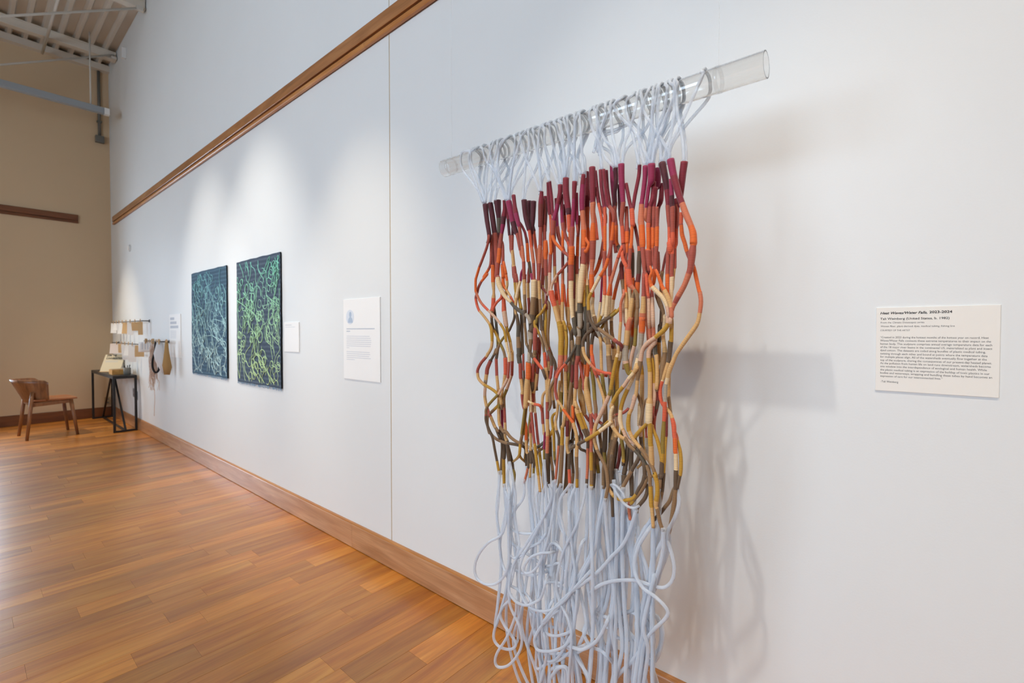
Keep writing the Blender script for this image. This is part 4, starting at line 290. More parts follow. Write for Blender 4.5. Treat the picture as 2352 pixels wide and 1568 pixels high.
TUBES = """
-10018,-4018,8380,4.3 -9989,-4080,7581,4.3 -10071,-4075,6912,4.3 -10033,-4033,6336,4.3 -9987,-3960,5251,4.4 -10082,-3981,4263,4.4 -10204,-4019,3419,4.4 -10191,-4022,3290,4.4 -10076,-4016,3547,4.4 -9939,-3998,4016,4.3 -9742,-3963,4800,4.3 -9656,-3976,5744,4.3 -9612,-4055,6725,4.3 -9639,-4080,7661,4.2 -9824,-3965,7793,4.3
-10079,-3515,7830,4.5 -9550,-4069,7827,4.2 -9575,-4126,7241,4.2 -9655,-4174,6750,4.2 -9811,-4195,6414,4.3 -10343,-4202,6035,4.4 -10776,-4197,5514,4.4 -10982,-4169,5005,4.5 -10895,-4134,4663,4.5 -10482,-4114,4602,4.4 -10006,-4120,4829,4.3 -9624,-4154,5295,4.2 -9469,-4191,5806,4.2 -9486,-4188,6615,4.2 -9540,-4081,7683,4.2 -10032,-3524,7669,4.4
-9454,-3986,8108,4.2 -9541,-3966,7652,4.3 -9623,-3957,6879,4.3 -9618,-4020,5998,4.3 -9422,-4048,5787,4.2 -9092,-4043,5944,4.2 -8789,-4016,6283,4.1 -8398,-3998,6572,4.0 -8197,-3974,6904,4.0 -8472,-3417,6853,4.2
-9089,-3914,8269,4.2 -9134,-3878,7722,4.2 -9479,-3866,7227,4.3 -9674,-3868,6763,4.3 -9522,-3874,6541,4.3 -9135,-3876,6575,4.2 -8716,-3876,6674,4.1 -8444,-3878,6661,4.1 -8132,-3984,6746,4.0
-7950,-4184,8439,3.9 -7862,-4175,8092,3.9 -8170,-4129,7416,4.0 -8744,-4073,6424,4.1 -9068,-4072,5816,4.2 -9135,-4094,5288,4.2 -9028,-4120,4786,4.1 -8698,-4128,4550,4.1 -8252,-4129,4598,4.0 -7826,-4129,4833,3.9 -7498,-4126,5146,3.9 -7226,-4115,5546,3.8 -7129,-4086,6104,3.8 -7221,-4069,6604,3.8 -7254,-4080,7034,3.8 -7299,-4135,7709,3.8 -7484,-3840,7800,3.9
-7847,-4110,8539,3.9 -7939,-4096,7846,3.9 -8477,-4070,7000,4.0 -8884,-4069,6382,4.1 -9328,-4102,5670,4.2 -9460,-4146,5161,4.2 -9454,-4181,4768,4.2 -9200,-4197,4573,4.2 -8777,-4200,4606,4.1 -8376,-4197,4882,4.0 -8207,-4190,5083,4.0 -8066,-4150,5606,3.9 -8448,-3482,5382,4.2
-7819,-4054,8563,3.9 -7829,-4133,7745,3.9 -7945,-4201,6945,3.9 -8214,-4183,6198,4.0 -8504,-4148,5739,4.0 -8828,-4138,5537,4.1 -8906,-4156,5681,4.1 -8656,-4183,6059,4.0 -8294,-4193,6317,4.0 -7865,-4195,6485,3.9 -8075,-3604,6258,4.1
-6760,-4092,8667,3.7 -6871,-4079,8128,3.7 -7095,-4085,7413,3.8 -7490,-4085,6628,3.8 -7697,-4078,5979,3.9 -7752,-4088,5413,3.9 -7589,-4113,5072,3.9 -7274,-4160,4707,3.8 -7167,-4199,4267,3.8 -7269,-4161,3192,3.8 -7370,-4066,2406,3.9
-9782,-3373,4346,4.6 -9235,-4098,4590,4.3 -9252,-4135,4082,4.3 -9546,-4188,3317,4.4 -9932,-4204,2665,4.5 -10041,-4197,2306,4.5 -9897,-4187,2195,4.5 -9495,-4191,2442,4.4 -9099,-4203,2964,4.3 -8941,-4196,3432,4.3 -9088,-4161,3865,4.3 -9462,-4115,4251,4.4 -9559,-4088,4691,4.4 -9539,-4082,5445,4.4 -9759,-3875,5492,4.5
-9546,-4003,4584,4.4 -9608,-4003,4372,4.4 -9911,-4001,3990,4.5 -10225,-3996,3244,4.6 -10274,-4000,2836,4.6 -10007,-4008,2703,4.5 -9552,-4011,2829,4.4 -9338,-4004,3089,4.4 -9564,-3997,3290,4.4 -9864,-3996,3508,4.5 -9989,-3999,3805,4.5 -9757,-4003,4583,4.5 -9624,-3984,5379,4.4 -9591,-3965,6513,4.4 -9711,-3867,6646,4.5
-7633,-3891,4835,4.2 -7679,-4101,4826,4.2 -8100,-4100,4380,4.3 -8446,-4105,3851,4.4 -8528,-4113,3569,4.4 -8384,-4127,3388,4.3 -7907,-4129,3566,4.2 -7458,-4120,3898,4.1 -7228,-4108,4263,4.1 -7116,-4100,4742,4.1 -7039,-4104,5609,4.1 -7107,-3997,5718,4.1
-7300,-3901,4403,4.2 -7369,-4014,4293,4.2 -7732,-4021,4040,4.2 -8073,-4019,3930,4.3 -8212,-4006,4078,4.3 -8178,-3994,4370,4.3 -8011,-3988,4856,4.3 -8039,-3729,4894,4.4
-7398,-3735,4176,4.2 -7313,-4038,4192,4.1 -7600,-4031,3618,4.2 -7802,-4039,3322,4.2 -8054,-4042,3156,4.3 -8192,-4032,3318,4.3 -8278,-4035,3709,4.3 -8274,-4099,4452,4.3 -8531,-3809,4413,4.4
-9086,-3374,3229,4.7 -8516,-4013,3596,4.4 -8542,-4007,2785,4.4 -8452,-4007,2719,4.4 -8166,-4007,2996,4.3 -7658,-4007,3371,4.2 -7251,-4010,3831,4.1 -6938,-4011,4071,4.1 -6851,-3802,4103,4.1
-8654,-4001,8555,3.9 -8672,-3993,7858,3.9 -8615,-3920,7131,3.9 -8514,-3843,6051,3.9 -8556,-3875,4963,3.9 -8515,-3897,3901,3.9 -8418,-3906,3222,3.9 -8200,-3960,2275,3.9 -8097,-3970,2133,3.9
-8406,-4003,8165,3.9 -8534,-3997,7891,3.9 -8491,-3935,7168,3.9 -8467,-3847,6067,3.9 -8478,-3888,4636,3.9 -8422,-3901,3580,3.9 -8297,-3947,2147,3.9 -8494,-3738,1741,4.0
-8157,-4018,8403,4.0 -8306,-4007,7945,4.0 -8335,-3965,6863,4.0 -8337,-4019,5815,4.0 -8420,-4082,4743,4.0 -8453,-4007,3620,4.1 -8379,-3955,2112,4.1 -8564,-3645,1650,4.2
-8205,-4064,9074,4.0 -8110,-4095,8014,4.0 -8188,-3988,6911,4.0 -8319,-3955,5796,4.0 -8178,-3996,4797,4.0 -8127,-4004,3758,4.0 -7953,-4062,2387,4.0 -7932,-3967,2139,4.0
-7790,-3901,8403,3.9 -8030,-3911,7983,4.0 -8000,-3891,6932,4.0 -8098,-3871,5837,4.0 -8130,-3943,4792,4.0 -7985,-3961,3797,4.0 -7943,-3835,1974,4.0
-7685,-3968,8442,4.2 -7834,-3950,7969,4.2 -7696,-3966,7214,4.2 -7368,-4027,6746,4.1 -7431,-4109,5809,4.1 -7521,-4032,4719,4.2 -7675,-3922,3562,4.2 -7493,-4004,2306,4.2
-7334,-4025,8530,4.1 -7656,-4085,7910,4.2 -7498,-4075,7030,4.1 -7603,-3976,6039,4.2 -7739,-3955,4945,4.2 -7822,-4013,3893,4.2 -7900,-4015,2104,4.3
-7376,-3891,8488,4.2 -7476,-3871,7962,4.2 -7399,-3860,6918,4.2 -7266,-3938,6136,4.1 -7385,-3995,5097,4.2 -7249,-3892,4078,4.2 -7185,-3860,2378,4.2
-7118,-4004,8570,4.1 -7311,-4059,8052,4.1 -7331,-4084,7181,4.1 -7449,-4025,6449,4.2 -7456,-3951,5393,4.2 -7263,-3995,4464,4.1 -6974,-4008,2743,4.1 -6939,-3759,2409,4.1
-7121,-4000,8569,4.1 -7172,-3970,8061,4.1 -7282,-3854,6780,4.2 -7190,-3869,5795,4.1 -7368,-3898,4717,4.2 -7567,-3899,3772,4.2 -7679,-3971,2191,4.2
-8062,-4028,2028,4.6 -8040,-4001,2804,4.6 -7744,-4001,3119,4.5 -7497,-4001,3097,4.5 -7517,-4028,2308,4.5
-8764,-3602,1717,4.5 -8349,-4055,2371,4.4 -8151,-4086,3081,4.3 -8114,-4079,3448,4.3 -8227,-4044,3913,4.3 -8541,-3706,3817,4.5
-9736,-3893,5598,4.6 -9711,-3796,5355,4.7 -9435,-3803,5258,4.6 -9049,-3805,5295,4.5 -8770,-3805,5371,4.5 -8544,-3804,5519,4.4 -8460,-3467,5455,4.5
-9762,-3872,6280,4.7 -9733,-3771,6067,4.7 -9216,-3776,5958,4.6 -8699,-3779,5824,4.5 -8339,-3779,5722,4.4 -8099,-3779,5694,4.3
-10202,-3389,4570,4.5 -9630,-3892,4772,4.3 -9267,-3888,4712,4.2 -8832,-3842,4260,4.2 -8500,-3798,4005,4.1 -8072,-3781,4027,4.0 -7737,-3876,4137,4.0
-10055,-3936,5669,4.0 -10092,-3855,5409,4.1 -10102,-3901,4803,4.1 -10224,-3882,3972,4.1 -10187,-3961,3762,4.1
-8660,-3587,5104,4.5 -8428,-3896,5091,4.4 -8485,-3880,4810,4.4 -8614,-3827,4265,4.4 -8703,-3770,3762,4.5 -8686,-3852,3607,4.5
-8606,-3472,6183,4.8 -8040,-3894,6570,4.6 -7911,-3896,6679,4.6 -7829,-3891,6561,4.6 -8009,-3875,6009,4.6 -8053,-3872,5498,4.6 -7752,-3878,5395,4.6 -7338,-3885,5408,4.5 -7119,-3887,5451,4.4
-8503,-3814,5642,4.7 -8310,-3938,5935,4.7 -8158,-3967,6348,4.6 -7936,-3979,6665,4.6 -7612,-3965,6480,4.5 -7557,-3923,6034,4.5 -7667,-3881,5565,4.5 -8004,-3881,5448,4.6 -8216,-3985,5405,4.6
-8433,-3772,5743,3.8 -8095,-3876,5911,3.7 -7844,-3869,6059,3.7 -7668,-3882,5982,3.6 -7448,-3997,5967,3.6
-6770,-3717,6230,4.4 -6678,-4075,6251,4.3 -7236,-4101,5536,4.4 -7510,-4108,5202,4.4 -7753,-4113,4803,4.5 -8091,-4112,4355,4.6 -8324,-4006,4072,4.7
-9277,-3401,3939,4.3 -8795,-3947,4176,4.1 -8740,-3958,3911,4.1 -8541,-3981,3641,4.1 -8474,-4009,3251,4.1 -8324,-4029,2792,4.0 -8415,-3821,2418,4.1
-9250,-3692,4642,3.9 -8810,-3987,4700,3.8 -8617,-4000,4452,3.8 -8675,-3984,3877,3.8 -8587,-3920,3300,3.8 -8508,-3895,3139,3.8
-9827,-4002,8007,4.3 -9754,-4006,7615,4.3 -9758,-4001,7159,4.3 -9955,-3979,6417,4.3 -10041,-3968,5929,4.4 -9933,-3976,5428,4.3 -9767,-3992,5183,4.3 -9764,-3900,4962,4.3
-9590,-4013,8749,4.2 -9392,-3970,7762,4.2 -9428,-3956,7117,4.2 -9281,-3987,6496,4.2 -9209,-4016,6194,4.2 -9311,-4065,5661,4.2 -9433,-4092,5111,4.2 -9521,-4092,4871,4.2
-10198,-3739,8292,4.1 -10263,-3836,7453,4.1 -10259,-3886,7002,4.1 -10146,-3909,6418,4.0 -9885,-4113,6367,4.0
-6603,-4092,8640,5.1 -6647,-4072,8244,5.1 -6615,-4089,7382,5.1 -6514,-4177,6474,5.0 -6553,-4082,4798,5.1 -6605,-4053,3943,5.1 -6660,-4110,3126,5.1 -6928,-3774,2578,5.3
-5287,-4101,8334,4.5 -5585,-4112,7461,4.6 -5997,-4099,6897,4.7 -6466,-4085,6293,4.8 -7221,-4088,5536,5.0 -7652,-4105,5044,5.1 -8048,-4137,4489,5.2 -8300,-4045,4179,5.3
-6874,-3720,5432,5.0 -6522,-4079,5850,4.8 -6220,-4070,6114,4.7 -5771,-4067,6348,4.6 -5340,-4067,6497,4.5 -5146,-4069,6520,4.5 -4956,-4072,6528,4.4 -4884,-3864,6426,4.5
-4876,-3680,7881,4.5 -4644,-3965,7890,4.4 -4460,-3970,7506,4.3 -4361,-3991,7110,4.3 -4412,-4003,6778,4.3 -4617,-4006,6546,4.4 -4892,-4006,6493,4.4 -5048,-4005,6468,4.5 -5220,-4005,6438,4.5
-4461,-3992,8106,4.3 -4511,-3999,7909,4.3 -4719,-3915,6963,4.4 -4863,-3859,6443,4.5 -5091,-3834,5894,4.5 -5224,-3883,4942,4.5 -5329,-3919,3676,4.6 -5533,-3692,3256,4.7
-4945,-3912,7990,4.7 -5000,-4062,7867,4.7 -5243,-4077,7398,4.7 -5333,-4120,6961,4.8 -5263,-4161,6668,4.7 -5056,-4192,6452,4.7 -4711,-4206,6348,4.6 -4443,-4205,6159,4.5 -4477,-4191,5937,4.5 -4789,-4155,5501,4.6 -4988,-4119,5161,4.7 -5100,-4078,4821,4.7 -5271,-4041,3622,4.8 -5584,-3622,3045,5.0
-4932,-3956,8204,4.4 -5042,-3901,8000,4.5 -5198,-3904,7716,4.5 -5393,-3899,7291,4.6 -5498,-3879,6693,4.6 -5463,-3877,6083,4.6 -5443,-3780,5881,4.6
-5369,-3710,5460,4.9 -5130,-3817,5610,4.8 -4910,-3811,5648,4.8 -4770,-3771,5353,4.7 -4812,-3737,4863,4.8 -4969,-3734,4578,4.8 -5161,-3734,4461,4.8 -5337,-3735,4332,4.9
-5276,-3779,5489,4.6 -5082,-3779,5566,4.5 -4862,-3778,5622,4.5 -4721,-3778,5316,4.5 -4757,-3795,4917,4.5 -4898,-3823,4504,4.5 -5119,-3824,4388,4.5 -5289,-3822,4332,4.6
-6107,-3321,7791,5.5 -5836,-3760,7809,5.3 -5653,-3774,7075,5.2 -5516,-3774,6584,5.2 -5481,-3771,6032,5.2 -5537,-3787,5547,5.2 -5806,-3793,5350,5.3 -6012,-3797,5207,5.3 -6141,-3818,4906,5.4 -6180,-3835,4708,5.4
-6084,-3862,7972,5.6 -6123,-3870,7127,5.6 -5996,-3966,6246,5.5 -6060,-3969,5267,5.6 -6227,-3852,4171,5.7 -6302,-3838,3146,5.7 -6482,-3704,2770,5.8
-5983,-4008,8928,5.5 -5887,-4060,8512,5.5 -5842,-4072,7591,5.4 -5929,-3964,6426,5.5 -5808,-3987,5375,5.5 -5715,-4026,4490,5.4 -5997,-4005,3395,5.5 -6138,-3676,2967,5.7
-5678,-4075,8806,5.4 -5699,-4029,8361,5.4 -5762,-3962,7265,5.5 -5665,-4004,5752,5.4 -5595,-3999,4841,5.4 -5586,-4070,3636,5.4 -5728,-3713,3149,5.6
-4923,-3968,8079,4.9 -4937,-3889,7889,5.0 -4934,-3856,7473,5.0 -5048,-3869,6534,5.0 -5220,-3899,5567,5.1 -5248,-3899,4786,5.1 -5056,-3953,3831,5.0 -4855,-4052,3794,4.9
-5796,-3681,7965,5.6 -5597,-3896,7913,5.4 -5496,-3887,7007,5.4 -5363,-3879,6120,5.4 -5322,-3953,5243,5.4 -5473,-3895,3590,5.4 -5555,-3646,3218,5.5
-6241,-3987,8372,4.7 -6461,-3977,7550,4.8 -6553,-4003,6883,4.8 -7000,-4009,5917,4.9 -7087,-3990,5207,5.0 -7240,-3994,4473,5.0 -7170,-4037,3847,5.0 -6722,-4072,3404,4.9 -6666,-4072,3251,4.9
-6355,-3891,8674,4.8 -6412,-3877,8246,4.8 -6607,-3852,7307,4.9 -6772,-3885,6609,4.9 -7115,-3951,5921,5.0 -7327,-3987,5455,5.0 -7403,-3990,4746,5.1 -7443,-3866,4438,5.1
-6178,-3783,5194,4.8 -6033,-4208,5262,4.7 -6214,-4196,4834,4.7 -6443,-4172,4467,4.8 -6828,-4150,4107,4.9 -7132,-4156,4026,4.9 -7506,-3954,3827,5.1
-4944,-3874,6786,5.0 -4821,-4100,6764,4.9 -4916,-4157,6251,4.9 -5044,-4206,5480,4.9 -4936,-4163,4938,4.9 -5115,-4034,3849,5.0 -5356,-3626,3273,5.2
-4910,-3973,6183,5.2 -4924,-4101,6075,5.2 -5085,-4051,5539,5.2 -5151,-4039,5052,5.3 -5256,-4080,4417,5.3 -5323,-4134,3742,5.3 -5534,-3707,3193,5.5
-5205,-3773,4538,4.8 -5069,-3865,4480,4.8 -4903,-3879,4229,4.7 -4811,-3870,3904,4.7 -4879,-3978,3737,4.7
-7381,-3884,8486,5.0 -7291,-3932,8056,5.0 -7300,-3976,7155,5.0 -7270,-3895,6118,5.0 -7059,-3849,5325,5.0 -6877,-3889,4572,5.0 -7125,-3924,3808,5.0 -7016,-3904,2763,5.0 -7350,-3516,2174,5.2
-7033,-4050,9035,4.9 -7103,-3980,8146,5.0 -7143,-3975,7366,5.0 -7247,-3992,6500,5.0 -7368,-3987,5781,5.0 -7197,-4000,4832,5.0 -7223,-4076,3844,5.0 -7195,-4054,2760,5.0 -7213,-3821,2418,5.1
-6975,-3724,7003,4.4 -6978,-3987,6915,4.4 -7132,-3986,6332,4.4 -7253,-3980,5818,4.4 -7487,-3987,5157,4.5 -7632,-4013,4666,4.5 -7717,-3923,4398,4.5
-6202,-3932,7339,5.0 -6258,-3755,7047,5.1 -6197,-3792,6106,5.1 -6300,-3796,5419,5.1 -6561,-3785,4652,5.2 -6329,-3799,4098,5.1 -6325,-3861,3083,5.1 -6630,-3466,2520,5.3
-6771,-3409,6816,5.3 -6482,-3809,6836,5.1 -6345,-3785,6052,5.1 -6460,-3772,5348,5.2 -6639,-3781,4951,5.2 -6461,-3827,4384,5.2 -6419,-3826,3016,5.2 -6662,-3410,2471,5.4
-5633,-3751,7957,4.4 -5343,-3798,7271,4.3 -5110,-3872,6513,4.2 -4989,-3851,5940,4.2 -5112,-3780,5247,4.3 -5155,-3680,4985,4.3
-5441,-3694,7348,4.6 -5292,-3905,7292,4.5 -5071,-3889,6685,4.5 -5138,-3877,6201,4.5 -5227,-3886,5712,4.5 -5018,-3919,5353,4.5 -4879,-3946,5122,4.4 -4865,-4047,5020,4.4
-6606,-4002,5186,4.9 -6557,-3794,5023,4.9 -6263,-3795,5041,4.8 -6011,-3796,4948,4.8 -5665,-3796,4932,4.7 -5462,-3795,4796,4.6 -5348,-3795,4707,4.6
-6761,-3697,4775,4.7 -6551,-3739,4767,4.6 -6251,-3748,4730,4.6 -5954,-3767,4603,4.5 -5575,-3770,4735,4.4 -5375,-3770,4821,4.3
-6180,-4007,5038,4.7 -6086,-3791,5077,4.8 -5949,-3784,5258,4.8 -5607,-3781,5454,4.7 -5403,-3787,5411,4.6 -5428,-3801,5189,4.6 -5398,-3817,5005,4.6
-5705,-3945,5924,4.6 -5706,-3924,5732,4.6 -5691,-3883,5373,4.7 -5607,-3843,4916,4.7 -5507,-3838,4641,4.6 -5560,-3861,4158,4.6 -5688,-3575,3771,4.8
-4757,-3968,6931,4.7 -4931,-3777,6628,4.8 -4961,-3779,6406,4.8 -5086,-3779,6178,4.8 -5279,-3638,5943,4.9
-5093,-3990,4915,5.0 -5245,-3971,4670,5.1 -5518,-3946,4224,5.2 -5859,-3939,3744,5.3 -5994,-3945,3458,5.3 -6174,-3644,2964,5.4
-5555,-3881,8436,5.1 -5436,-3887,8107,5.1 -5502,-3879,7375,5.1 -5405,-3867,6719,5.1 -5372,-3925,5827,5.1 -5270,-3992,4977,5.1 -5194,-3862,3710,5.1 -5345,-3651,3293,5.2
-6076,-3988,8874,5.2 -6102,-3980,7870,5.3 -6073,-3962,7014,5.3 -5918,-4045,5989,5.2 -5984,-4106,5044,5.2 -5885,-4026,4255,5.2 -6080,-3916,3237,5.3 -6200,-3580,2805,5.5
-7448,-4097,5280,5.3 -7541,-4088,5079,5.4 -7674,-4010,4302,5.4 -7509,-3950,3823,5.4 -7122,-3927,3642,5.3 -6845,-3932,3267,5.2 -6932,-3696,2919,5.3
-6951,-3792,4572,5.0 -6949,-3897,4378,5.0 -6754,-3899,4128,4.9 -6379,-3903,4130,4.8 -6157,-3911,4038,4.8 -6135,-3708,3798,4.8
-8114,-3974,3356,5.6 -7823,-3974,3453,5.5 -7330,-3974,3640,5.3 -6977,-3972,3933,5.3 -6639,-3966,4245,5.2 -6736,-3409,4034,5.4
-8100,-3936,2504,5.6 -7907,-4032,2814,5.5 -7705,-4022,3114,5.4 -7417,-4023,3216,5.4 -7353,-4056,2683,5.3 -7365,-4066,2485,5.3
-6070,-4074,8769,3.3 -5949,-4073,8816,3.3 -5818,-4078,8773,3.3 -5667,-4094,8651,3.3 -5613,-4108,8538,3.3
-5207,-4128,8455,3.4 -5322,-4137,8374,3.4 -5491,-4133,8360,3.4 -5655,-4115,8430,3.4 -5812,-4087,8573,3.5 -5937,-4065,8715,3.5 -6006,-4058,8771,3.5
-6067,-3747,8725,3.3 -6071,-3758,8967,3.3 -6003,-3764,9071,3.3 -5840,-3764,9118,3.2 -5711,-3767,9187,3.2
-5947,-3773,8728,2.7 -5863,-3779,8865,2.7 -5764,-3785,8990,2.7
-5016,-3865,8033,3.7 -5159,-3875,7856,3.7 -5242,-3887,7695,3.7 -5286,-3919,7393,3.7
-9813,-3756,8655,4.5 -9928,-3711,7995,4.5 -9718,-3640,6834,4.5 -9545,-3664,5655,4.5 -9314,-3665,4574,4.5 -9362,-3672,3402,4.5 -8671,-3752,2194,4.3 -8659,-3668,945,4.4
-10330,-3434,7762,4.6 -10156,-3517,6896,4.6 -9695,-3609,5647,4.5 -9679,-3476,4245,4.5 -9727,-3429,2893,4.5 -9474,-3842,2947,4.4
-9967,-3382,7853,4.7 -9985,-3369,7103,4.7 -10137,-3374,5386,4.7 -10248,-3377,4192,4.8 -10161,-3477,2781,4.7 -9646,-3420,1362,4.6 -8796,-3545,1493,4.5
-8610,-3734,8053,4.6 -8643,-3798,7170,4.6 -8711,-3855,5595,4.6 -8610,-3730,4120,4.7 -8208,-3781,2970,4.6 -8476,-3815,1631,4.6
-8500,-3667,8940,4.7 -8538,-3650,8261,4.7 -8429,-3563,7192,4.7 -8592,-3570,5713,4.7 -8765,-3584,4297,4.8 -9172,-3581,2941,4.9 -9235,-3467,2600,4.9
-9015,-3720,8411,4.6 -9013,-3737,7666,4.6 -8874,-3710,6577,4.6 -9127,-3713,5206,4.6 -9295,-3793,4071,4.7 -9632,-3778,2849,4.7 -9072,-3663,1674,4.7 -8829,-3501,1450,4.7
-9037,-3510,8367,4.7 -9120,-3512,7687,4.7 -8943,-3639,6361,4.7 -9034,-3599,4799,4.7 -9301,-3495,3196,4.8 -8989,-3588,1742,4.7 -8760,-3600,1631,4.7
-9301,-3542,8684,4.7 -9217,-3523,7872,4.6 -9142,-3433,6417,4.7 -9025,-3470,5216,4.6 -9060,-3478,4089,4.7 -8998,-3457,2951,4.7 -8485,-3995,3275,4.4
-8260,-3532,8315,4.8 -8191,-3540,7578,4.7 -8236,-3532,6345,4.8 -8090,-3526,5386,4.7 -8141,-3592,4441,4.7 -8075,-3610,2950,4.7 -7857,-3498,2015,4.7 -7564,-3481,1101,4.7
-8410,-3553,8187,4.7 -8365,-3533,7498,4.7 -8410,-3550,6081,4.7 -8381,-3552,4523,4.8 -8521,-3640,3244,4.8 -8731,-3609,1925,4.8 -8683,-3482,686,4.9
-7941,-3598,8297,4.7 -7865,-3678,7608,4.7 -7994,-3699,6482,4.7 -8142,-3606,5482,4.8 -7826,-3573,4306,4.8 -7437,-3642,3231,4.7 -7251,-3631,2136,4.6
-7840,-3828,8375,4.6 -7815,-3834,7618,4.6 -8043,-3825,6044,4.7 -7927,-3865,4757,4.7 -7879,-3930,3321,4.7 -7737,-3821,2311,4.7 -7602,-3852,2237,4.6
-6918,-3833,8570,4.7 -6895,-3823,7745,4.7 -6935,-3825,6282,4.7 -6670,-3947,5160,4.7 -6541,-4109,5112,4.6
-6743,-3859,8552,4.7 -6694,-3826,7822,4.7 -6696,-3869,6536,4.7 -6566,-3953,5498,4.7 -6765,-3816,3910,4.8 -6902,-3817,2617,4.8 -6860,-3908,1543,4.8
-6137,-4171,8446,4.6 -6151,-4105,7827,4.7 -6060,-4024,6575,4.7 -5875,-4070,5574,4.6 -5886,-4078,4726,4.6 -5850,-4123,3622,4.6 -6043,-4138,2405,4.7
-6266,-3639,8751,4.9 -6221,-3685,8073,4.9 -5912,-3806,6984,4.7 -5870,-3690,5710,4.8 -5792,-3646,4468,4.8 -5576,-3719,3694,4.7 -5505,-3819,3602,4.7
-4571,-4168,8085,4.8 -4617,-4082,7404,4.8 -4868,-4038,6337,4.9 -4842,-4086,5595,4.9 -4847,-4103,4375,4.9 -4805,-4138,3392,4.9
-4900,-3977,8018,4.8 -4914,-3973,7311,4.8 -4848,-4084,6276,4.8 -4851,-4060,5148,4.8 -4931,-3946,4260,4.9 -4941,-3840,4029,4.9
-4896,-4046,9582,4.8 -4908,-4058,8892,4.8 -4869,-4055,7664,4.8 -4866,-4047,6572,4.8 -4862,-4130,5656,4.8 -4834,-4090,4614,4.8 -4876,-3997,3634,4.9
-4568,-3853,7930,4.9 -4579,-3814,7448,4.9 -5023,-3688,6134,5.1 -5006,-3713,5344,5.1 -4973,-3770,4100,5.1 -4884,-4006,4097,5.0
-4729,-4007,9048,4.8 -4735,-4009,8322,4.8 -4898,-3987,7356,4.9 -4947,-4034,6416,4.9 -4826,-4122,5500,4.8 -4879,-3983,4140,4.9 -4889,-3945,3110,4.9
-4833,-3822,8435,4.9 -4828,-3780,7783,4.9 -5045,-3820,6406,5.0 -5095,-3812,5075,5.0 -5277,-3876,3953,5.1 -5205,-3859,2925,5.0
-4308,-3992,9134,4.9 -4286,-4014,8520,4.9 -4902,-3972,7047,5.1 -4866,-4038,5908,5.0 -4848,-4064,5019,5.0 -4888,-3972,4800,5.1
-5031,-3632,8090,5.0 -5041,-3706,7417,5.0 -5001,-3736,6124,5.0 -5042,-3631,5239,5.0 -4950,-3839,5216,4.9
-5801,-3842,9381,4.8 -5803,-3837,8728,4.8 -5731,-3821,7505,4.8 -5879,-3821,6627,4.9 -6017,-3930,5470,4.9 -6147,-3924,4387,4.9 -6462,-3761,2739,5.1 -6669,-3301,2170,5.2
-5781,-3875,8734,4.8 -5724,-3852,8104,4.8 -5517,-3749,6865,4.8 -5368,-3798,5782,4.7 -5219,-3797,4792,4.7 -5134,-4004,4767,4.6
-5586,-3758,8615,4.9 -5652,-3752,8081,4.9 -5601,-3792,7000,4.9 -5437,-3762,5895,4.9 -5348,-3778,5123,4.8 -5362,-3840,4270,4.8 -5508,-3795,3117,4.9
-5837,-3859,8747,4.8 -5810,-3771,7961,4.8 -5945,-3749,6534,4.9 -5900,-3771,5235,4.9 -5818,-3798,4417,4.9 -6025,-3865,3207,4.9 -6253,-3764,1862,5.0
-5464,-3718,9352,4.9 -5519,-3694,8666,4.9 -5564,-3808,7391,4.9 -5497,-3813,6451,4.9 -5634,-3685,5022,5.0 -5607,-3719,4232,5.0 -5729,-3778,2894,5.0 -5768,-3755,1986,5.0
-5461,-3739,8187,4.9 -5382,-3766,7442,4.9 -5250,-3735,6134,4.9 -5141,-3769,5362,4.8 -5122,-3742,5168,4.8
-6028,-3806,9153,4.8 -5971,-3773,8395,4.8 -6092,-3775,7152,4.9 -5984,-3874,6061,4.8 -6164,-3834,5147,4.9 -6124,-3728,3814,4.9 -6097,-3789,2934,4.9
-6412,-3790,8637,4.8 -6493,-3777,7934,4.8 -6519,-3809,6742,4.8 -6441,-3783,5494,4.8 -6407,-3865,4126,4.8 -6501,-3832,2893,4.8 -6647,-3405,2399,5.0
-6702,-3557,8954,4.9 -6749,-3489,8099,4.9 -6721,-3472,7231,4.9 -6742,-3512,6027,4.9 -6689,-3486,4920,4.9 -6545,-3533,3682,4.9 -6611,-3564,2740,4.9 -6394,-3469,1657,4.9
-6623,-3400,8526,5.0 -6695,-3414,7870,5.0 -6434,-3531,6817,4.9 -6472,-3480,5480,4.9 -6738,-3388,4333,5.0 -6744,-3443,3192,5.0 -6958,-3482,1662,5.1
-6410,-3535,9005,4.9 -6355,-3506,8223,4.9 -6259,-3408,7105,4.9 -6127,-3436,5959,4.9 -6119,-3449,4947,4.9 -5837,-3898,5102,4.7
-6243,-3527,8760,4.9 -6273,-3509,8104,4.9 -6266,-3495,6854,5.0 -6208,-3617,5569,4.9 -6150,-3518,4166,4.9 -6217,-3446,3150,5.0 -6046,-3559,1897,4.9
-5944,-3531,9394,4.9 -5892,-3633,8739,4.9 -5881,-3664,7537,4.9 -5826,-3544,6577,4.9 -5890,-3542,5156,5.0 -5874,-3585,4322,5.0 -5647,-3910,4424,4.8
-5995,-3458,8764,5.0 -5996,-3520,8251,5.0 -6005,-3539,7356,5.0 -6051,-3424,6141,5.0 -6153,-3449,4750,5.1 -6237,-3422,4520,5.1
-6816,-3648,8546,4.8 -6809,-3583,7719,4.8 -6942,-3591,6653,4.9 -7063,-3599,5176,4.9 -6930,-3623,4318,4.9 -6756,-3778,4278,4.8
"""
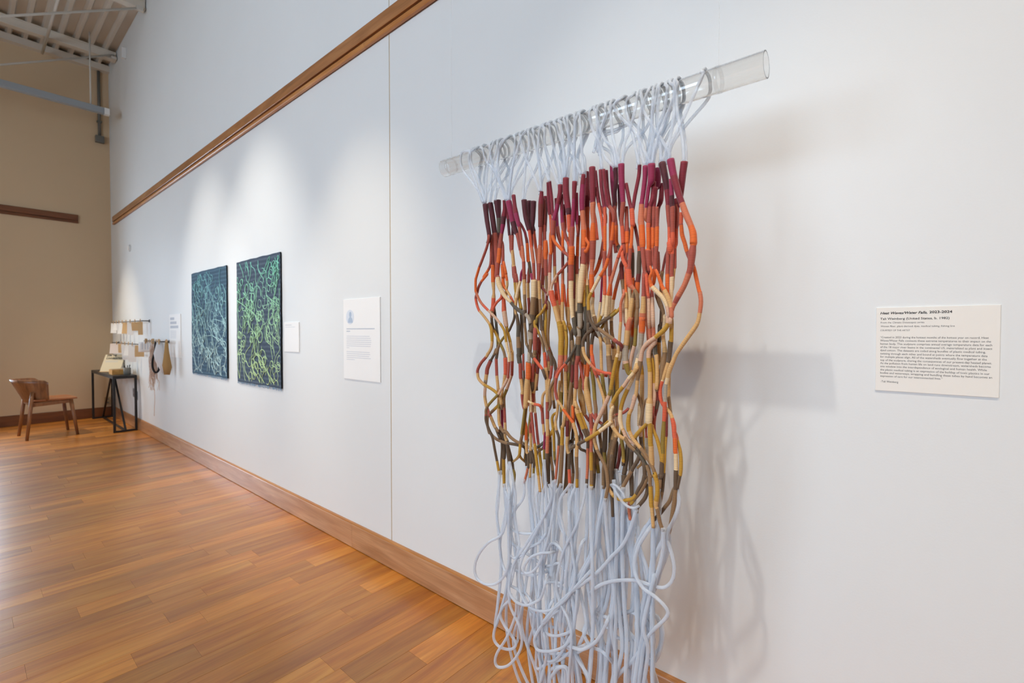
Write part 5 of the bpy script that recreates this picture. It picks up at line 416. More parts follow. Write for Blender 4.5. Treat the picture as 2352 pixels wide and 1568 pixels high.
LOOPS = """
-10747,-3980,16997,4.0 -10989,-4012,17473,4.0 -11567,-4044,18144,4.0 -11702,-4076,18499,4.0 -11592,-4110,18796,4.0 -11202,-4081,18758,4.0 -11199,-3937,18890,4.0 -11200,-3772,18920,4.0 -11212,-3614,18862,4.0 -11209,-3495,18707,4.0 -11291,-3491,18396,4.0 -11285,-3600,17917,4.0 -11026,-3680,17487,4.0 -10940,-3740,16987,4.0
-10770,-3980,17001,4.0 -11072,-4020,17716,4.0 -11288,-4060,18309,4.0 -11259,-4110,18648,4.0 -11036,-4081,18757,4.0 -11066,-3937,18889,4.0 -11062,-3772,18918,4.0 -11070,-3614,18861,4.0 -11070,-3495,18706,4.0 -11084,-3491,18395,4.0 -11073,-3600,17918,4.0 -10987,-3680,17491,4.0 -10958,-3740,16991,4.0
-10657,-3980,16981,4.0 -10934,-4020,17785,4.0 -11217,-4060,18358,4.0 -11189,-4110,18664,4.0 -11296,-4081,18759,4.0 -11288,-3937,18891,4.0 -11310,-3772,18920,4.0 -11305,-3614,18863,4.0 -11283,-3495,18708,4.0 -11370,-3491,18397,4.0 -11318,-3600,17910,4.0 -11050,-3680,17471,4.0 -10960,-3740,16971,4.0
-9794,-3980,16921,4.0 -10180,-4020,17847,4.0 -10534,-4060,18264,4.0 -10641,-4110,18658,4.0 -10767,-4081,18755,4.0 -10783,-3937,18887,4.0 -10788,-3772,18916,4.0 -10793,-3614,18858,4.0 -10769,-3495,18703,4.0 -10807,-3491,18392,4.0 -10517,-3600,17880,4.0 -10127,-3680,17410,4.0 -9997,-3740,16910,4.0
-9732,-3980,16895,4.0 -10010,-4020,17592,4.0 -10272,-4060,18140,4.0 -10333,-4110,18612,4.0 -10372,-4081,18751,4.0 -10368,-3937,18883,4.0 -10370,-3772,18912,4.0 -10390,-3614,18855,4.0 -10388,-3495,18700,4.0 -10248,-3491,18389,4.0 -9942,-3600,17866,4.0 -9947,-3680,17383,4.0 -9948,-3740,16883,4.0
-10657,-3980,16997,4.0 -10538,-4033,17922,4.0 -10290,-4110,18476,4.0 -10210,-4081,18750,4.0 -10219,-3937,18882,4.0 -10209,-3772,18911,4.0 -10220,-3614,18853,4.0 -10214,-3495,18698,4.0 -10249,-3491,18387,4.0 -10567,-3600,17912,4.0 -10815,-3680,17488,4.0 -10898,-3740,16988,4.0
-10458,-3980,16962,4.0 -10297,-4033,18027,4.0 -10012,-4110,18532,4.0 -10035,-4081,18748,4.0 -10042,-3937,18880,4.0 -10032,-3772,18909,4.0 -10053,-3614,18852,4.0 -10045,-3495,18697,4.0 -10080,-3491,18386,4.0 -10383,-3600,17895,4.0 -10610,-3680,17451,4.0 -10686,-3740,16951,4.0
-9650,-3980,16880,4.0 -9968,-4020,17490,4.0 -10037,-4060,18179,4.0 -9886,-4110,18623,4.0 -9732,-4081,18746,4.0 -9751,-3937,18878,4.0 -9736,-3772,18907,4.0 -9749,-3614,18849,4.0 -9763,-3495,18694,4.0 -9871,-3491,18383,4.0 -10074,-3600,17856,4.0 -9966,-3680,17368,4.0 -9930,-3740,16868,4.0
-10218,-3980,16982,4.0 -10137,-4020,17838,4.0 -9973,-4060,18413,4.0 -9761,-4110,18653,4.0 -9663,-4081,18745,4.0 -9652,-3937,18877,4.0 -9669,-3772,18906,4.0 -9673,-3614,18849,4.0 -9648,-3495,18694,4.0 -9644,-3491,18382,4.0 -9957,-3600,17903,4.0 -10352,-3680,17472,4.0 -10484,-3740,16972,4.0
-9650,-3980,16880,4.0 -9554,-4020,17405,4.0 -9399,-4060,17969,4.0 -9277,-4110,18587,4.0 -9353,-4081,18742,4.0 -9322,-3937,18874,4.0 -9336,-3772,18903,4.0 -9352,-3614,18846,4.0 -9346,-3495,18691,4.0 -9369,-3491,18380,4.0 -9603,-3600,17854,4.0 -9782,-3680,17368,4.0 -9842,-3740,16868,4.0
-9629,-3980,16891,4.0 -9502,-4033,17696,4.0 -9081,-4110,18565,4.0 -9136,-4081,18740,4.0 -9128,-3937,18872,4.0 -9152,-3772,18902,4.0 -9127,-3614,18844,4.0 -9150,-3495,18689,4.0 -9112,-3491,18378,4.0 -9363,-3600,17859,4.0 -9719,-3680,17380,4.0 -9837,-3740,16880,4.0
-8445,-3980,16925,4.0 -8619,-4020,17360,4.0 -8928,-4060,18038,4.0 -9042,-4110,18555,4.0 -8926,-4081,18739,4.0 -8940,-3937,18871,4.0 -8929,-3772,18900,4.0 -8956,-3614,18842,4.0 -8952,-3495,18687,4.0 -8920,-3491,18376,4.0 -8751,-3600,17873,4.0 -8625,-3680,17414,4.0 -8583,-3740,16914,4.0
-9089,-3980,16794,4.0 -8950,-4033,17724,4.0 -8737,-4110,18387,4.0 -8800,-4081,18738,4.0 -8796,-3937,18870,4.0 -8827,-3772,18899,4.0 -8815,-3614,18841,4.0 -8795,-3495,18686,4.0 -8741,-3491,18375,4.0 -8853,-3600,17812,4.0 -9163,-3680,17280,4.0 -9267,-3740,16780,4.0
-8102,-3980,17146,4.0 -8289,-4020,17665,4.0 -8552,-4060,18209,4.0 -8569,-4110,18634,4.0 -8641,-4081,18736,4.0 -8658,-3937,18868,4.0 -8629,-3772,18897,4.0 -8644,-3614,18840,4.0 -8654,-3495,18685,4.0 -8606,-3491,18374,4.0 -8437,-3600,17973,4.0 -8338,-3680,17640,4.0 -8305,-3740,17140,4.0
-8390,-3980,16915,4.0 -8416,-4020,17462,4.0 -8460,-4060,18041,4.0 -8367,-4110,18579,4.0 -8343,-4081,18733,4.0 -8355,-3937,18865,4.0 -8328,-3772,18895,4.0 -8342,-3614,18837,4.0 -8365,-3495,18682,4.0 -8279,-3491,18371,4.0 -8331,-3600,17866,4.0 -8565,-3680,17403,4.0 -8643,-3740,16903,4.0
-7786,-3980,16982,4.0 -8039,-4020,17665,4.0 -8206,-4060,18208,4.0 -8170,-4110,18582,4.0 -8260,-4081,18733,4.0 -8286,-3937,18865,4.0 -8271,-3772,18894,4.0 -8289,-3614,18837,4.0 -8265,-3495,18681,4.0 -8295,-3491,18370,4.0 -8180,-3600,17896,4.0 -7992,-3680,17472,4.0 -7930,-3740,16972,4.0
-7683,-3980,16975,4.0 -7760,-4020,17600,4.0 -7941,-4060,18196,4.0 -8011,-4110,18707,4.0 -8123,-4081,18732,4.0 -8110,-3937,18864,4.0 -8119,-3772,18893,4.0 -8111,-3614,18835,4.0 -8145,-3495,18680,4.0 -8087,-3491,18369,4.0 -7928,-3600,17892,4.0 -7859,-3680,17465,4.0 -7836,-3740,16965,4.0
-7548,-3980,17129,4.0 -7556,-4020,17831,4.0 -7700,-4060,18329,4.0 -7785,-4110,18643,4.0 -7877,-4081,18729,4.0 -7868,-3937,18861,4.0 -7887,-3772,18891,4.0 -7877,-3614,18833,4.0 -7896,-3495,18678,4.0 -7739,-3491,18367,4.0 -7497,-3600,17962,4.0 -7600,-3680,17623,4.0 -7634,-3740,17123,4.0
-7548,-3980,17129,4.0 -7581,-4033,17972,4.0 -7591,-4110,18588,4.0 -7709,-4081,18728,4.0 -7726,-3937,18860,4.0 -7700,-3772,18889,4.0 -7709,-3614,18832,4.0 -7715,-3495,18677,4.0 -7842,-3491,18365,4.0 -7993,-3600,17961,4.0 -7815,-3680,17623,4.0 -7755,-3740,17123,4.0
-7038,-3980,17117,4.0 -7192,-4020,17523,4.0 -7364,-4060,18184,4.0 -7497,-4110,18672,4.0 -7544,-4081,18726,4.0 -7529,-3937,18858,4.0 -7530,-3772,18888,4.0 -7558,-3614,18830,4.0 -7533,-3495,18675,4.0 -7681,-3491,18364,4.0 -7683,-3600,17955,4.0 -7313,-3680,17610,4.0 -7189,-3740,17110,4.0
-7548,-3980,17129,4.0 -7413,-4033,17792,4.0 -7364,-4110,18442,4.0 -7421,-4081,18726,4.0 -7451,-3937,18858,4.0 -7430,-3772,18887,4.0 -7428,-3614,18829,4.0 -7457,-3495,18674,4.0 -7511,-3491,18363,4.0 -7690,-3600,17960,4.0 -7701,-3680,17623,4.0 -7705,-3740,17123,4.0
-7265,-3980,16960,4.0 -7217,-4033,18017,4.0 -7153,-4110,18572,4.0 -7191,-4081,18724,4.0 -7220,-3937,18856,4.0 -7194,-3772,18885,4.0 -7197,-3614,18827,4.0 -7195,-3495,18672,4.0 -7254,-3491,18361,4.0 -7381,-3600,17881,4.0 -7399,-3680,17449,4.0 -7405,-3740,16949,4.0
-6958,-3980,17100,4.0 -6991,-4033,17958,4.0 -6977,-4110,18602,4.0 -7028,-4081,18722,4.0 -7011,-3937,18854,4.0 -7030,-3772,18883,4.0 -7001,-3614,18826,4.0 -7007,-3495,18670,4.0 -7126,-3491,18359,4.0 -7254,-3600,17944,4.0 -7099,-3680,17593,4.0 -7047,-3740,17093,4.0
-7216,-3980,16950,4.0 -7216,-4033,17744,4.0 -7136,-4110,18378,4.0 -7064,-4081,18722,4.0 -7069,-3937,18854,4.0 -7082,-3772,18884,4.0 -7094,-3614,18826,4.0 -7066,-3495,18671,4.0 -7161,-3491,18360,4.0 -7344,-3600,17876,4.0 -7330,-3680,17439,4.0 -7325,-3740,16939,4.0
-6027,-3980,17085,4.0 -6266,-4012,17386,4.0 -6428,-4044,17809,4.0 -6623,-4076,18220,4.0 -6696,-4110,18652,4.0 -6682,-4081,18719,4.0 -6695,-3937,18851,4.0 -6702,-3772,18880,4.0 -6690,-3614,18823,4.0 -6679,-3495,18668,4.0 -6793,-3491,18357,4.0 -6667,-3600,17936,4.0 -6277,-3680,17578,4.0 -6147,-3740,17078,4.0
-5955,-3980,17069,4.0 -6026,-4012,17553,4.0 -6250,-4044,17815,4.0 -6411,-4076,18187,4.0 -6483,-4110,18588,4.0 -6571,-4081,18718,4.0 -6591,-3937,18850,4.0 -6590,-3772,18879,4.0 -6582,-3614,18822,4.0 -6572,-3495,18667,4.0 -6593,-3491,18355,4.0 -6428,-3600,17928,4.0 -6194,-3680,17561,4.0 -6117,-3740,17061,4.0
-6372,-3980,17105,4.0 -6480,-4033,17957,4.0 -6453,-4110,18579,4.0 -6457,-4081,18717,4.0 -6454,-3937,18849,4.0 -6444,-3772,18878,4.0 -6458,-3614,18821,4.0 -6441,-3495,18666,4.0 -6602,-3491,18354,4.0 -6789,-3600,17944,4.0 -6608,-3680,17598,4.0 -6547,-3740,17098,4.0
-6518,-3980,17580,4.0 -6399,-4033,18033,4.0 -6209,-4110,18472,4.0 -6231,-4081,18715,4.0 -6234,-3937,18847,4.0 -6230,-3772,18876,4.0 -6222,-3614,18819,4.0 -6243,-3495,18664,4.0 -6114,-3491,18353,4.0 -6138,-3600,18161,4.0 -6485,-3680,18083,4.0 -6601,-3740,17583,4.0
-5870,-3980,17127,4.0 -6046,-4033,17937,4.0 -6065,-4110,18634,4.0 -6078,-4081,18714,4.0 -6102,-3937,18846,4.0 -6107,-3772,18875,4.0 -6080,-3614,18817,4.0 -6081,-3495,18662,4.0 -6038,-3491,18351,4.0 -5975,-3600,17952,4.0 -6038,-3680,17620,4.0 -6059,-3740,17120,4.0
-5002,-3980,16928,4.0 -5171,-4012,17265,4.0 -5372,-4044,17751,4.0 -5825,-4076,18319,4.0 -5950,-4110,18598,4.0 -5836,-4081,18711,4.0 -5817,-3937,18844,4.0 -5824,-3772,18873,4.0 -5817,-3614,18815,4.0 -5849,-3495,18660,4.0 -5748,-3491,18349,4.0 -5396,-3600,17859,4.0 -5219,-3680,17417,4.0 -5159,-3740,16917,4.0
-6580,-3980,17701,4.0 -6377,-4020,18214,4.0 -6120,-4060,18489,4.0 -5894,-4110,18682,4.0 -5774,-4081,18711,4.0 -5772,-3937,18843,4.0 -5770,-3772,18872,4.0 -5785,-3614,18815,4.0 -5779,-3495,18660,4.0 -5794,-3491,18348,4.0 -6219,-3600,18215,4.0 -6643,-3680,18207,4.0 -6784,-3740,17707,4.0
-5331,-3980,16991,4.0 -5492,-4020,17791,4.0 -5639,-4060,18370,4.0 -5588,-4110,18636,4.0 -5479,-4081,18709,4.0 -5480,-3937,18841,4.0 -5511,-3772,18870,4.0 -5480,-3614,18812,4.0 -5480,-3495,18657,4.0 -5457,-3491,18346,4.0 -5416,-3600,17887,4.0 -5473,-3680,17481,4.0 -5492,-3740,16981,4.0
-5785,-3980,17107,4.0 -5711,-4020,17598,4.0 -5527,-4060,17913,4.0 -5344,-4110,18485,4.0 -5338,-4081,18707,4.0 -5348,-3937,18839,4.0 -5326,-3772,18868,4.0 -5339,-3614,18811,4.0 -5320,-3495,18656,4.0 -5235,-3491,18345,4.0 -5390,-3600,17940,4.0 -5821,-3680,17600,4.0 -5965,-3740,17100,4.0
-5184,-3980,16933,4.0 -5274,-4020,17362,4.0 -5311,-4060,17853,4.0 -5185,-4110,18411,4.0 -5244,-4081,18706,4.0 -5234,-3937,18838,4.0 -5219,-3772,18867,4.0 -5214,-3614,18810,4.0 -5209,-3495,18655,4.0 -5209,-3491,18344,4.0 -5205,-3600,17859,4.0 -5246,-3680,17422,4.0 -5259,-3740,16922,4.0
-4548,-3980,16931,4.0 -4561,-4012,17115,4.0 -4901,-4044,17745,4.0 -5161,-4076,18221,4.0 -5133,-4110,18443,4.0 -5042,-4081,18705,4.0 -5059,-3937,18837,4.0 -5026,-3772,18866,4.0 -5047,-3614,18808,4.0 -5056,-3495,18653,4.0 -5092,-3491,18342,4.0 -5014,-3600,17857,4.0 -4795,-3680,17420,4.0 -4722,-3740,16920,4.0
-4976,-3980,16922,4.0 -4935,-4020,17399,4.0 -4960,-4060,17997,4.0 -4903,-4110,18562,4.0 -4921,-4081,18703,4.0 -4908,-3937,18836,4.0 -4918,-3772,18865,4.0 -4920,-3614,18807,4.0 -4896,-3495,18652,4.0 -4844,-3491,18341,4.0 -4853,-3600,17852,4.0 -5045,-3680,17411,4.0 -5109,-3740,16911,4.0
-5079,-3980,16933,4.0 -4987,-4020,17412,4.0 -4948,-4060,18114,4.0 -4827,-4110,18490,4.0 -4814,-4081,18703,4.0 -4795,-3937,18835,4.0 -4813,-3772,18864,4.0 -4816,-3614,18806,4.0 -4806,-3495,18651,4.0 -4752,-3491,18340,4.0 -4843,-3600,17857,4.0 -5100,-3680,17422,4.0 -5186,-3740,16922,4.0
-4747,-3980,16929,4.0 -4784,-4020,17480,4.0 -4821,-4060,18076,4.0 -4752,-4110,18561,4.0 -4780,-4081,18702,4.0 -4791,-3937,18834,4.0 -4784,-3772,18864,4.0 -4777,-3614,18806,4.0 -4791,-3495,18651,4.0 -4894,-3491,18340,4.0 -5045,-3600,17855,4.0 -4896,-3680,17418,4.0 -4847,-3740,16918,4.0
-5158,-3980,16939,4.0 -4936,-4020,17520,4.0 -4671,-4060,18032,4.0 -4555,-4110,18567,4.0 -4620,-4081,18701,4.0 -4618,-3937,18833,4.0 -4620,-3772,18862,4.0 -4619,-3614,18805,4.0 -4636,-3495,18650,4.0 -4718,-3491,18339,4.0 -5046,-3600,17859,4.0 -5198,-3680,17428,4.0 -5248,-3740,16928,4.0
-4198,-3980,16802,4.0 -4223,-4020,17332,4.0 -4330,-4060,17930,4.0 -4362,-4110,18503,4.0 -4507,-4081,18700,4.0 -4528,-3937,18832,4.0 -4502,-3772,18861,4.0 -4512,-3614,18804,4.0 -4504,-3495,18649,4.0 -4499,-3491,18337,4.0 -4379,-3600,17795,4.0 -4278,-3680,17288,4.0 -4244,-3740,16788,4.0
-4976,-3980,16922,4.0 -4912,-4012,17201,4.0 -4774,-4044,17589,4.0 -4517,-4076,18098,4.0 -4315,-4110,18557,4.0 -4369,-4081,18699,4.0 -4392,-3937,18831,4.0 -4382,-3772,18860,4.0 -4370,-3614,18803,4.0 -4390,-3495,18647,4.0 -4435,-3491,18336,4.0 -4774,-3600,17850,4.0 -5004,-3680,17411,4.0 -5081,-3740,16911,4.0
-4722,-3980,16923,4.0 -4559,-4020,17302,4.0 -4425,-4060,17841,4.0 -4386,-4110,18511,4.0 -4405,-4081,18699,4.0 -4374,-3937,18831,4.0 -4392,-3772,18860,4.0 -4404,-3614,18803,4.0 -4387,-3495,18648,4.0 -4408,-3491,18336,4.0 -4633,-3600,17851,4.0 -4836,-3680,17412,4.0 -4903,-3740,16912,4.0
-4560,-3980,16934,4.0 -4501,-4012,17289,4.0 -4287,-4044,17620,4.0 -3932,-4076,18260,4.0 -3722,-4110,18648,4.0 -3778,-4081,18693,4.0 -3768,-3937,18825,4.0 -3779,-3772,18855,4.0 -3765,-3614,18797,4.0 -3766,-3495,18642,4.0 -3814,-3491,18331,4.0 -4247,-3600,17852,4.0 -4593,-3680,17423,4.0 -4709,-3740,16923,4.0
"""
LABEL_LINES = [
    ('Heat Waves/Water Falls,', -0.06929, 0.01981, 1.32412, 0.0083, 0.28, 0.00022),
    ('2023-2024', 0.02331, 0.06347, 1.32465, 0.0083, 0, 0.00022),
    ('Tali Weinberg (United States, b. 1982)', -0.06911, 0.05896, 1.31032, 0.0075, 0, 0.0001),
    ('From the Climate Datascapes series', -0.06814, 0.01465, 1.3014, 0.0058, 0.12, 0),
    ('Woven fiber, plant-derived dyes, medical tubing, fishing line', -0.06803, 0.06797, 1.29214, 0.0058, 0, 0),
    ('COURTESY OF THE ARTIST', -0.06876, -0.01136, 1.28215, 0.0054, 0, 0),
    ('\u201cCreated in 2023 during the hottest months of the hottest year on record, Heat', -0.06854, 0.12441, 1.26433, 0.0068, 0, 0),
    ('Waves/Water Falls connects these extreme temperatures to their impact on the', -0.06844, 0.12818, 1.25614, 0.0068, 0, 0),
    ('human body. This sculpture comprises annual average temperature data for each', -0.06834, 0.13011, 1.24796, 0.0068, 0, 0),
    ('of the 18 major river basins in the continental US, materialized as plant and insect', -0.06823, 0.13022, 1.23977, 0.0068, 0, 0),
    ('dyed cotton. The datasets are coiled along bundles of plastic medical tubing,', -0.06813, 0.11999, 1.23177, 0.0068, 0, 0),
    ('twisting through each other and bound at points where the temperature data', -0.06803, 0.12298, 1.22339, 0.0068, 0, 0),
    ('for multiple places align. All of the watersheds eventually flow together at the', -0.06793, 0.12194, 1.21539, 0.0068, 0, 0),
    ('top of the sculpture, sharing the consequences of our present-day heated planet.', -0.06783, 0.13007, 1.20719, 0.0068, 0, 0),
    ('As the pollution from human life on land runs downstream, watersheds become', -0.06773, 0.12869, 1.19936, 0.0068, 0, 0),
    ('one window into the interdependence of ecological and human health. While', -0.06763, 0.12248, 1.19135, 0.0068, 0, 0),
    ('the plastic medical tubing is an expression of the buildup of toxic plastics in our', -0.06752, 0.12695, 1.18297, 0.0068, 0, 0),
    ('bodies and waterways, wrapping and bundling these tubes by hand becomes an', -0.06743, 0.13106, 1.17514, 0.0068, 0, 0),
    ('expression of care for our interconnected lives.\u201d', -0.06733, 0.04846, 1.16712, 0.0068, 0, 0),
    ('-Tali Weinberg', -0.06629, -0.03222, 1.15351, 0.0068, 0, 0),
]
# ------------------------------------------------------------------ helpers
def lin(c):
    return tuple(((v / 255.0) / 12.92 if v <= 10 else (((v / 255.0) + 0.055) / 1.055) ** 2.4) for v in c)

def link(o, parent=None):
    COL.objects.link(o)
    if parent is not None:
        o.parent = parent
    return o

def empty(name, loc, label, cat, group=None, rz=0.0):
    o = bpy.data.objects.new(name, None)
    o.empty_display_size = 0.05
    o.location = loc
    o.rotation_euler = (0, 0, rz)
    tag(o, label, cat, group)
    COL.objects.link(o)
    return o

def tag(o, label, cat, group=None):
    o['label'] = label
    o['category'] = cat
    if group:
        o['group'] = group

def mesh_obj(name, verts, faces, m, parent=None, smooth=False):
    me = bpy.data.meshes.new(name)
    me.from_pydata([tuple(v) for v in verts], [], faces)
    if smooth:
        me.polygons.foreach_set('use_smooth', [True] * len(me.polygons))
    me.update()
    if m is not None:
        me.materials.append(m)
    return link(bpy.data.objects.new(name, me), parent)

def box_data(x0, x1, y0, y1, z0, z1):
    v = [(x0, y0, z0), (x1, y0, z0), (x1, y1, z0), (x0, y1, z0), (x0, y0, z1), (x1, y0, z1), (x1, y1, z1), (x0, y1, z1)]
    f = [(0, 3, 2, 1), (4, 5, 6, 7), (0, 1, 5, 4), (1, 2, 6, 5), (2, 3, 7, 6), (3, 0, 4, 7)]
    return v, f

class MB:
    def __init__(s):
        s.v = []; s.f = []
    def add(s, v, f):
        n = len(s.v)
        s.v += [tuple(p) for p in v]
        s.f += [tuple(i + n for i in q) for q in f]
        return s
    def box(s, *a):
        return s.add(*box_data(*a))
    def bar(s, a, b, w, h=None, up=(0, 0, 1)):
        """square bar from a to b"""
        h = h or w
        a, b = Vector(a), Vector(b)
        d = (b - a).normalized()
        u = Vector(up)
        if abs(d.dot(u)) > 0.98:
            u = Vector((1, 0, 0))
        sdir = d.cross(u).normalized()
        u = sdir.cross(d).normalized()
        v = []
        for p in (a, b):
            for (i, j) in ((-1, -1), (1, -1), (1, 1), (-1, 1)):
                v.append(p + sdir * (i * w / 2) + u * (j * h / 2))
        f = [(0, 1, 2, 3), (7, 6, 5, 4), (0, 4, 5, 1), (1, 5, 6, 2), (2, 6, 7, 3), (3, 7, 4, 0)]
        return s.add(v, f)
    def cyl(s, a, b, r0, r1=None, n=12, caps=True):
        r1 = r0 if r1 is None else r1
        a, b = Vector(a), Vector(b)
        d = (b - a).normalized()
        u = Vector((0, 0, 1)) if abs(d.z) < 0.9 else Vector((1, 0, 0))
        e1 = d.cross(u).normalized(); e2 = d.cross(e1)
        v = []
        for p, r in ((a, r0), (b, r1)):
            for k in range(n):
                t = 2 * math.pi * k / n
                v.append(p + e1 * (r * math.cos(t)) + e2 * (r * math.sin(t)))
        f = [(k, (k + 1) % n, n + (k + 1) % n, n + k) for k in range(n)]
        if caps:
            f += [tuple(range(n))[::-1], tuple(range(n, 2 * n))]
        return s.add(v, f)
    def build(s, name, m, parent=None, smooth=False, bevel=0.0):
        o = mesh_obj(name, s.v, s.f, m, parent, smooth)
        if bevel:
            bm = bmesh.new(); bm.from_mesh(o.data)
            bmesh.ops.recalc_face_normals(bm, faces=bm.faces)
            bmesh.ops.bevel(bm, geom=list(bm.edges), offset=bevel, segments=2, affect='EDGES', profile=0.5)
            bm.to_mesh(o.data); bm.free()
        return o

def struct(o):
    o['kind'] = 'structure'
    return o

# ---------------------------------------------------------------- materials
def newmat(name):
    m = bpy.data.materials.new(name)
    m.use_nodes = True
    nt = m.node_tree
    return m, nt, nt.nodes['Principled BSDF']

def plain(name, rgb, rough=0.6, metal=0.0, spec=0.5):
    m, nt, b = newmat(name)
    b.inputs['Base Color'].default_value = (*lin(rgb), 1)
    b.inputs['Roughness'].default_value = rough
    b.inputs['Metallic'].default_value = metal
    b.inputs['Specular IOR Level'].default_value = spec
    n = nt.nodes.new('ShaderNodeTexNoise'); n.inputs['Scale'].default_value = 60
    bp = nt.nodes.new('ShaderNodeBump'); bp.inputs['Strength'].default_value = 0.04
    nt.links.new(n.outputs['Fac'], bp.inputs['Height'])
    nt.links.new(bp.outputs['Normal'], b.inputs['Normal'])
    return m

def paint(name, rgb, rough=0.55):
    m, nt, b = newmat(name)
    tc = nt.nodes.new('ShaderNodeTexCoord')
    n1 = nt.nodes.new('ShaderNodeTexNoise'); n1.inputs['Scale'].default_value = 1.3; n1.inputs['Detail'].default_value = 4
    r = nt.nodes.new('ShaderNodeMapRange'); r.inputs['To Min'].default_value = 0.965; r.inputs['To Max'].default_value = 1.02
    mx = nt.nodes.new('ShaderNodeMix'); mx.data_type = 'RGBA'; mx.blend_type = 'MULTIPLY'; mx.inputs[0].default_value = 1
    mx.inputs[6].default_value = (*lin(rgb), 1)
    n2 = nt.nodes.new('ShaderNodeTexNoise'); n2.inputs['Scale'].default_value = 190; n2.inputs['Detail'].default_value = 3
    bp = nt.nodes.new('ShaderNodeBump'); bp.inputs['Strength'].default_value = 0.08; bp.inputs['Distance'].default_value = 0.002
    L = nt.links.new
    L(tc.outputs['Object'], n1.inputs['Vector']); L(tc.outputs['Object'], n2.inputs['Vector'])
    L(n1.outputs['Fac'], r.inputs['Value']); L(r.outputs['Result'], mx.inputs[7])
    L(mx.outputs[2], b.inputs['Base Color'])
    L(n2.outputs['Fac'], bp.inputs['Height']); L(bp.outputs['Normal'], b.inputs['Normal'])
    b.inputs['Roughness'].default_value = rough
    b.inputs['Specular IOR Level'].default_value = 0.3
    return m

def wood(name, dark, mid, light, axis='Y', rough=0.35, rand=0.25, scale=1.0, spec=0.5, coat=0.0):
    """grain along `axis`; tint and grain offset vary from piece to piece (Object Info random)"""
    m, nt, b = newmat(name)
    N = nt.nodes.new; L = nt.links.new
    tc = N('ShaderNodeTexCoord'); oi = N('ShaderNodeObjectInfo')
    off = N('ShaderNodeVectorMath'); off.operation = 'SCALE'; off.inputs[0].default_value = (37.0, 53.0, 19.0)
    L(oi.outputs['Random'], off.inputs['Scale'])
    add = N('ShaderNodeVectorMath'); add.operation = 'ADD'
    L(tc.outputs['Object'], add.inputs[0]); L(off.outputs[0], add.inputs[1])
    mp = N('ShaderNodeMapping')
    k = {'X': (0.9, 8, 8), 'Y': (8, 0.9, 8), 'Z': (8, 8, 0.9)}[axis]
    mp.inputs['Scale'].default_value = tuple(q * scale for q in k)
    L(add.outputs[0], mp.inputs['Vector'])
    n1 = N('ShaderNodeTexNoise'); n1.inputs['Scale'].default_value = 1.6; n1.inputs['Detail'].default_value = 6; n1.inputs['Distortion'].default_value = 1.2
    L(mp.outputs[0], n1.inputs['Vector'])
    mp2 = N('ShaderNodeMapping'); mp2.inputs['Scale'].default_value = tuple(q * scale * 9 if q > 2 else q * scale * 2.2 for q in k)
    L(add.outputs[0], mp2.inputs['Vector'])
    n2 = N('ShaderNodeTexNoise'); n2.inputs['Scale'].default_value = 2.0; n2.inputs['Detail'].default_value = 3
    L(mp2.outputs[0], n2.inputs['Vector'])
    cr = N('ShaderNodeValToRGB')
    e = cr.color_ramp.elements
    e[0].position = 0.28; e[0].color = (*lin(dark), 1)
    e[1].position = 0.72; e[1].color = (*lin(light), 1)
    ne = e.new(0.5); ne.color = (*lin(mid), 1)
    L(n1.outputs['Fac'], cr.inputs['Fac'])
    r2 = N('ShaderNodeMapRange'); r2.inputs['From Min'].default_value = 0.3; r2.inputs['From Max'].default_value = 0.7
    r2.inputs['To Min'].default_value = 0.86; r2.inputs['To Max'].default_value = 1.06
    L(n2.outputs['Fac'], r2.inputs['Value'])
    rr = N('ShaderNodeMapRange'); rr.inputs['To Min'].default_value = 1 - rand; rr.inputs['To Max'].default_value = 1 + rand * 0.7
    L(oi.outputs['Random'], rr.inputs['Value'])
    mu = N('ShaderNodeMath'); mu.operation = 'MULTIPLY'
    L(r2.outputs['Result'], mu.inputs[0]); L(rr.outputs['Result'], mu.inputs[1])
    sc = N('ShaderNodeVectorMath'); sc.operation = 'SCALE'
    L(cr.outputs['Color'], sc.inputs[0]); L(mu.outputs[0], sc.inputs['Scale'])
    L(sc.outputs[0], b.inputs['Base Color'])
    bp = N('ShaderNodeBump'); bp.inputs['Strength'].default_value = 0.06; bp.inputs['Distance'].default_value = 0.002
    L(n2.outputs['Fac'], bp.inputs['Height']); L(bp.outputs['Normal'], b.inputs['Normal'])
    b.inputs['Roughness'].default_value = rough
    b.inputs['Specular IOR Level'].default_value = spec
    b.inputs['Coat Weight'].default_value = coat
    b.inputs['Coat Roughness'].default_value = 0.25
    return m

def see_through(name, rgb, clear, rough=0.2, edge=0.5):
    """transparent body plus a glossy surface that grows towards grazing angles (Fresnel)"""
    m = bpy.data.materials.new(name); m.use_nodes = True
    nt = m.node_tree; N = nt.nodes.new; L = nt.links.new
    nt.nodes.remove(nt.nodes['Principled BSDF'])
    out = nt.nodes['Material Output']
    tr = N('ShaderNodeBsdfTransparent'); tr.inputs['Color'].default_value = (*clear, 1)
    pr = N('ShaderNodeBsdfPrincipled'); pr.inputs['Base Color'].default_value = (*lin(rgb), 1)
    pr.inputs['Roughness'].default_value = rough
    lw = N('ShaderNodeLayerWeight'); lw.inputs['Blend'].default_value = 0.35
    mr = N('ShaderNodeMapRange'); mr.inputs['To Min'].default_value = edge[0]; mr.inputs['To Max'].default_value = edge[1]
    L(lw.outputs['Facing'], mr.inputs['Value'])
    mx = N('ShaderNodeMixShader')
    L(mr.outputs['Result'], mx.inputs['Fac']); L(tr.outputs[0], mx.inputs[1]); L(pr.outputs[0], mx.inputs[2])
    L(mx.outputs[0], out.inputs['Surface'])
    return m

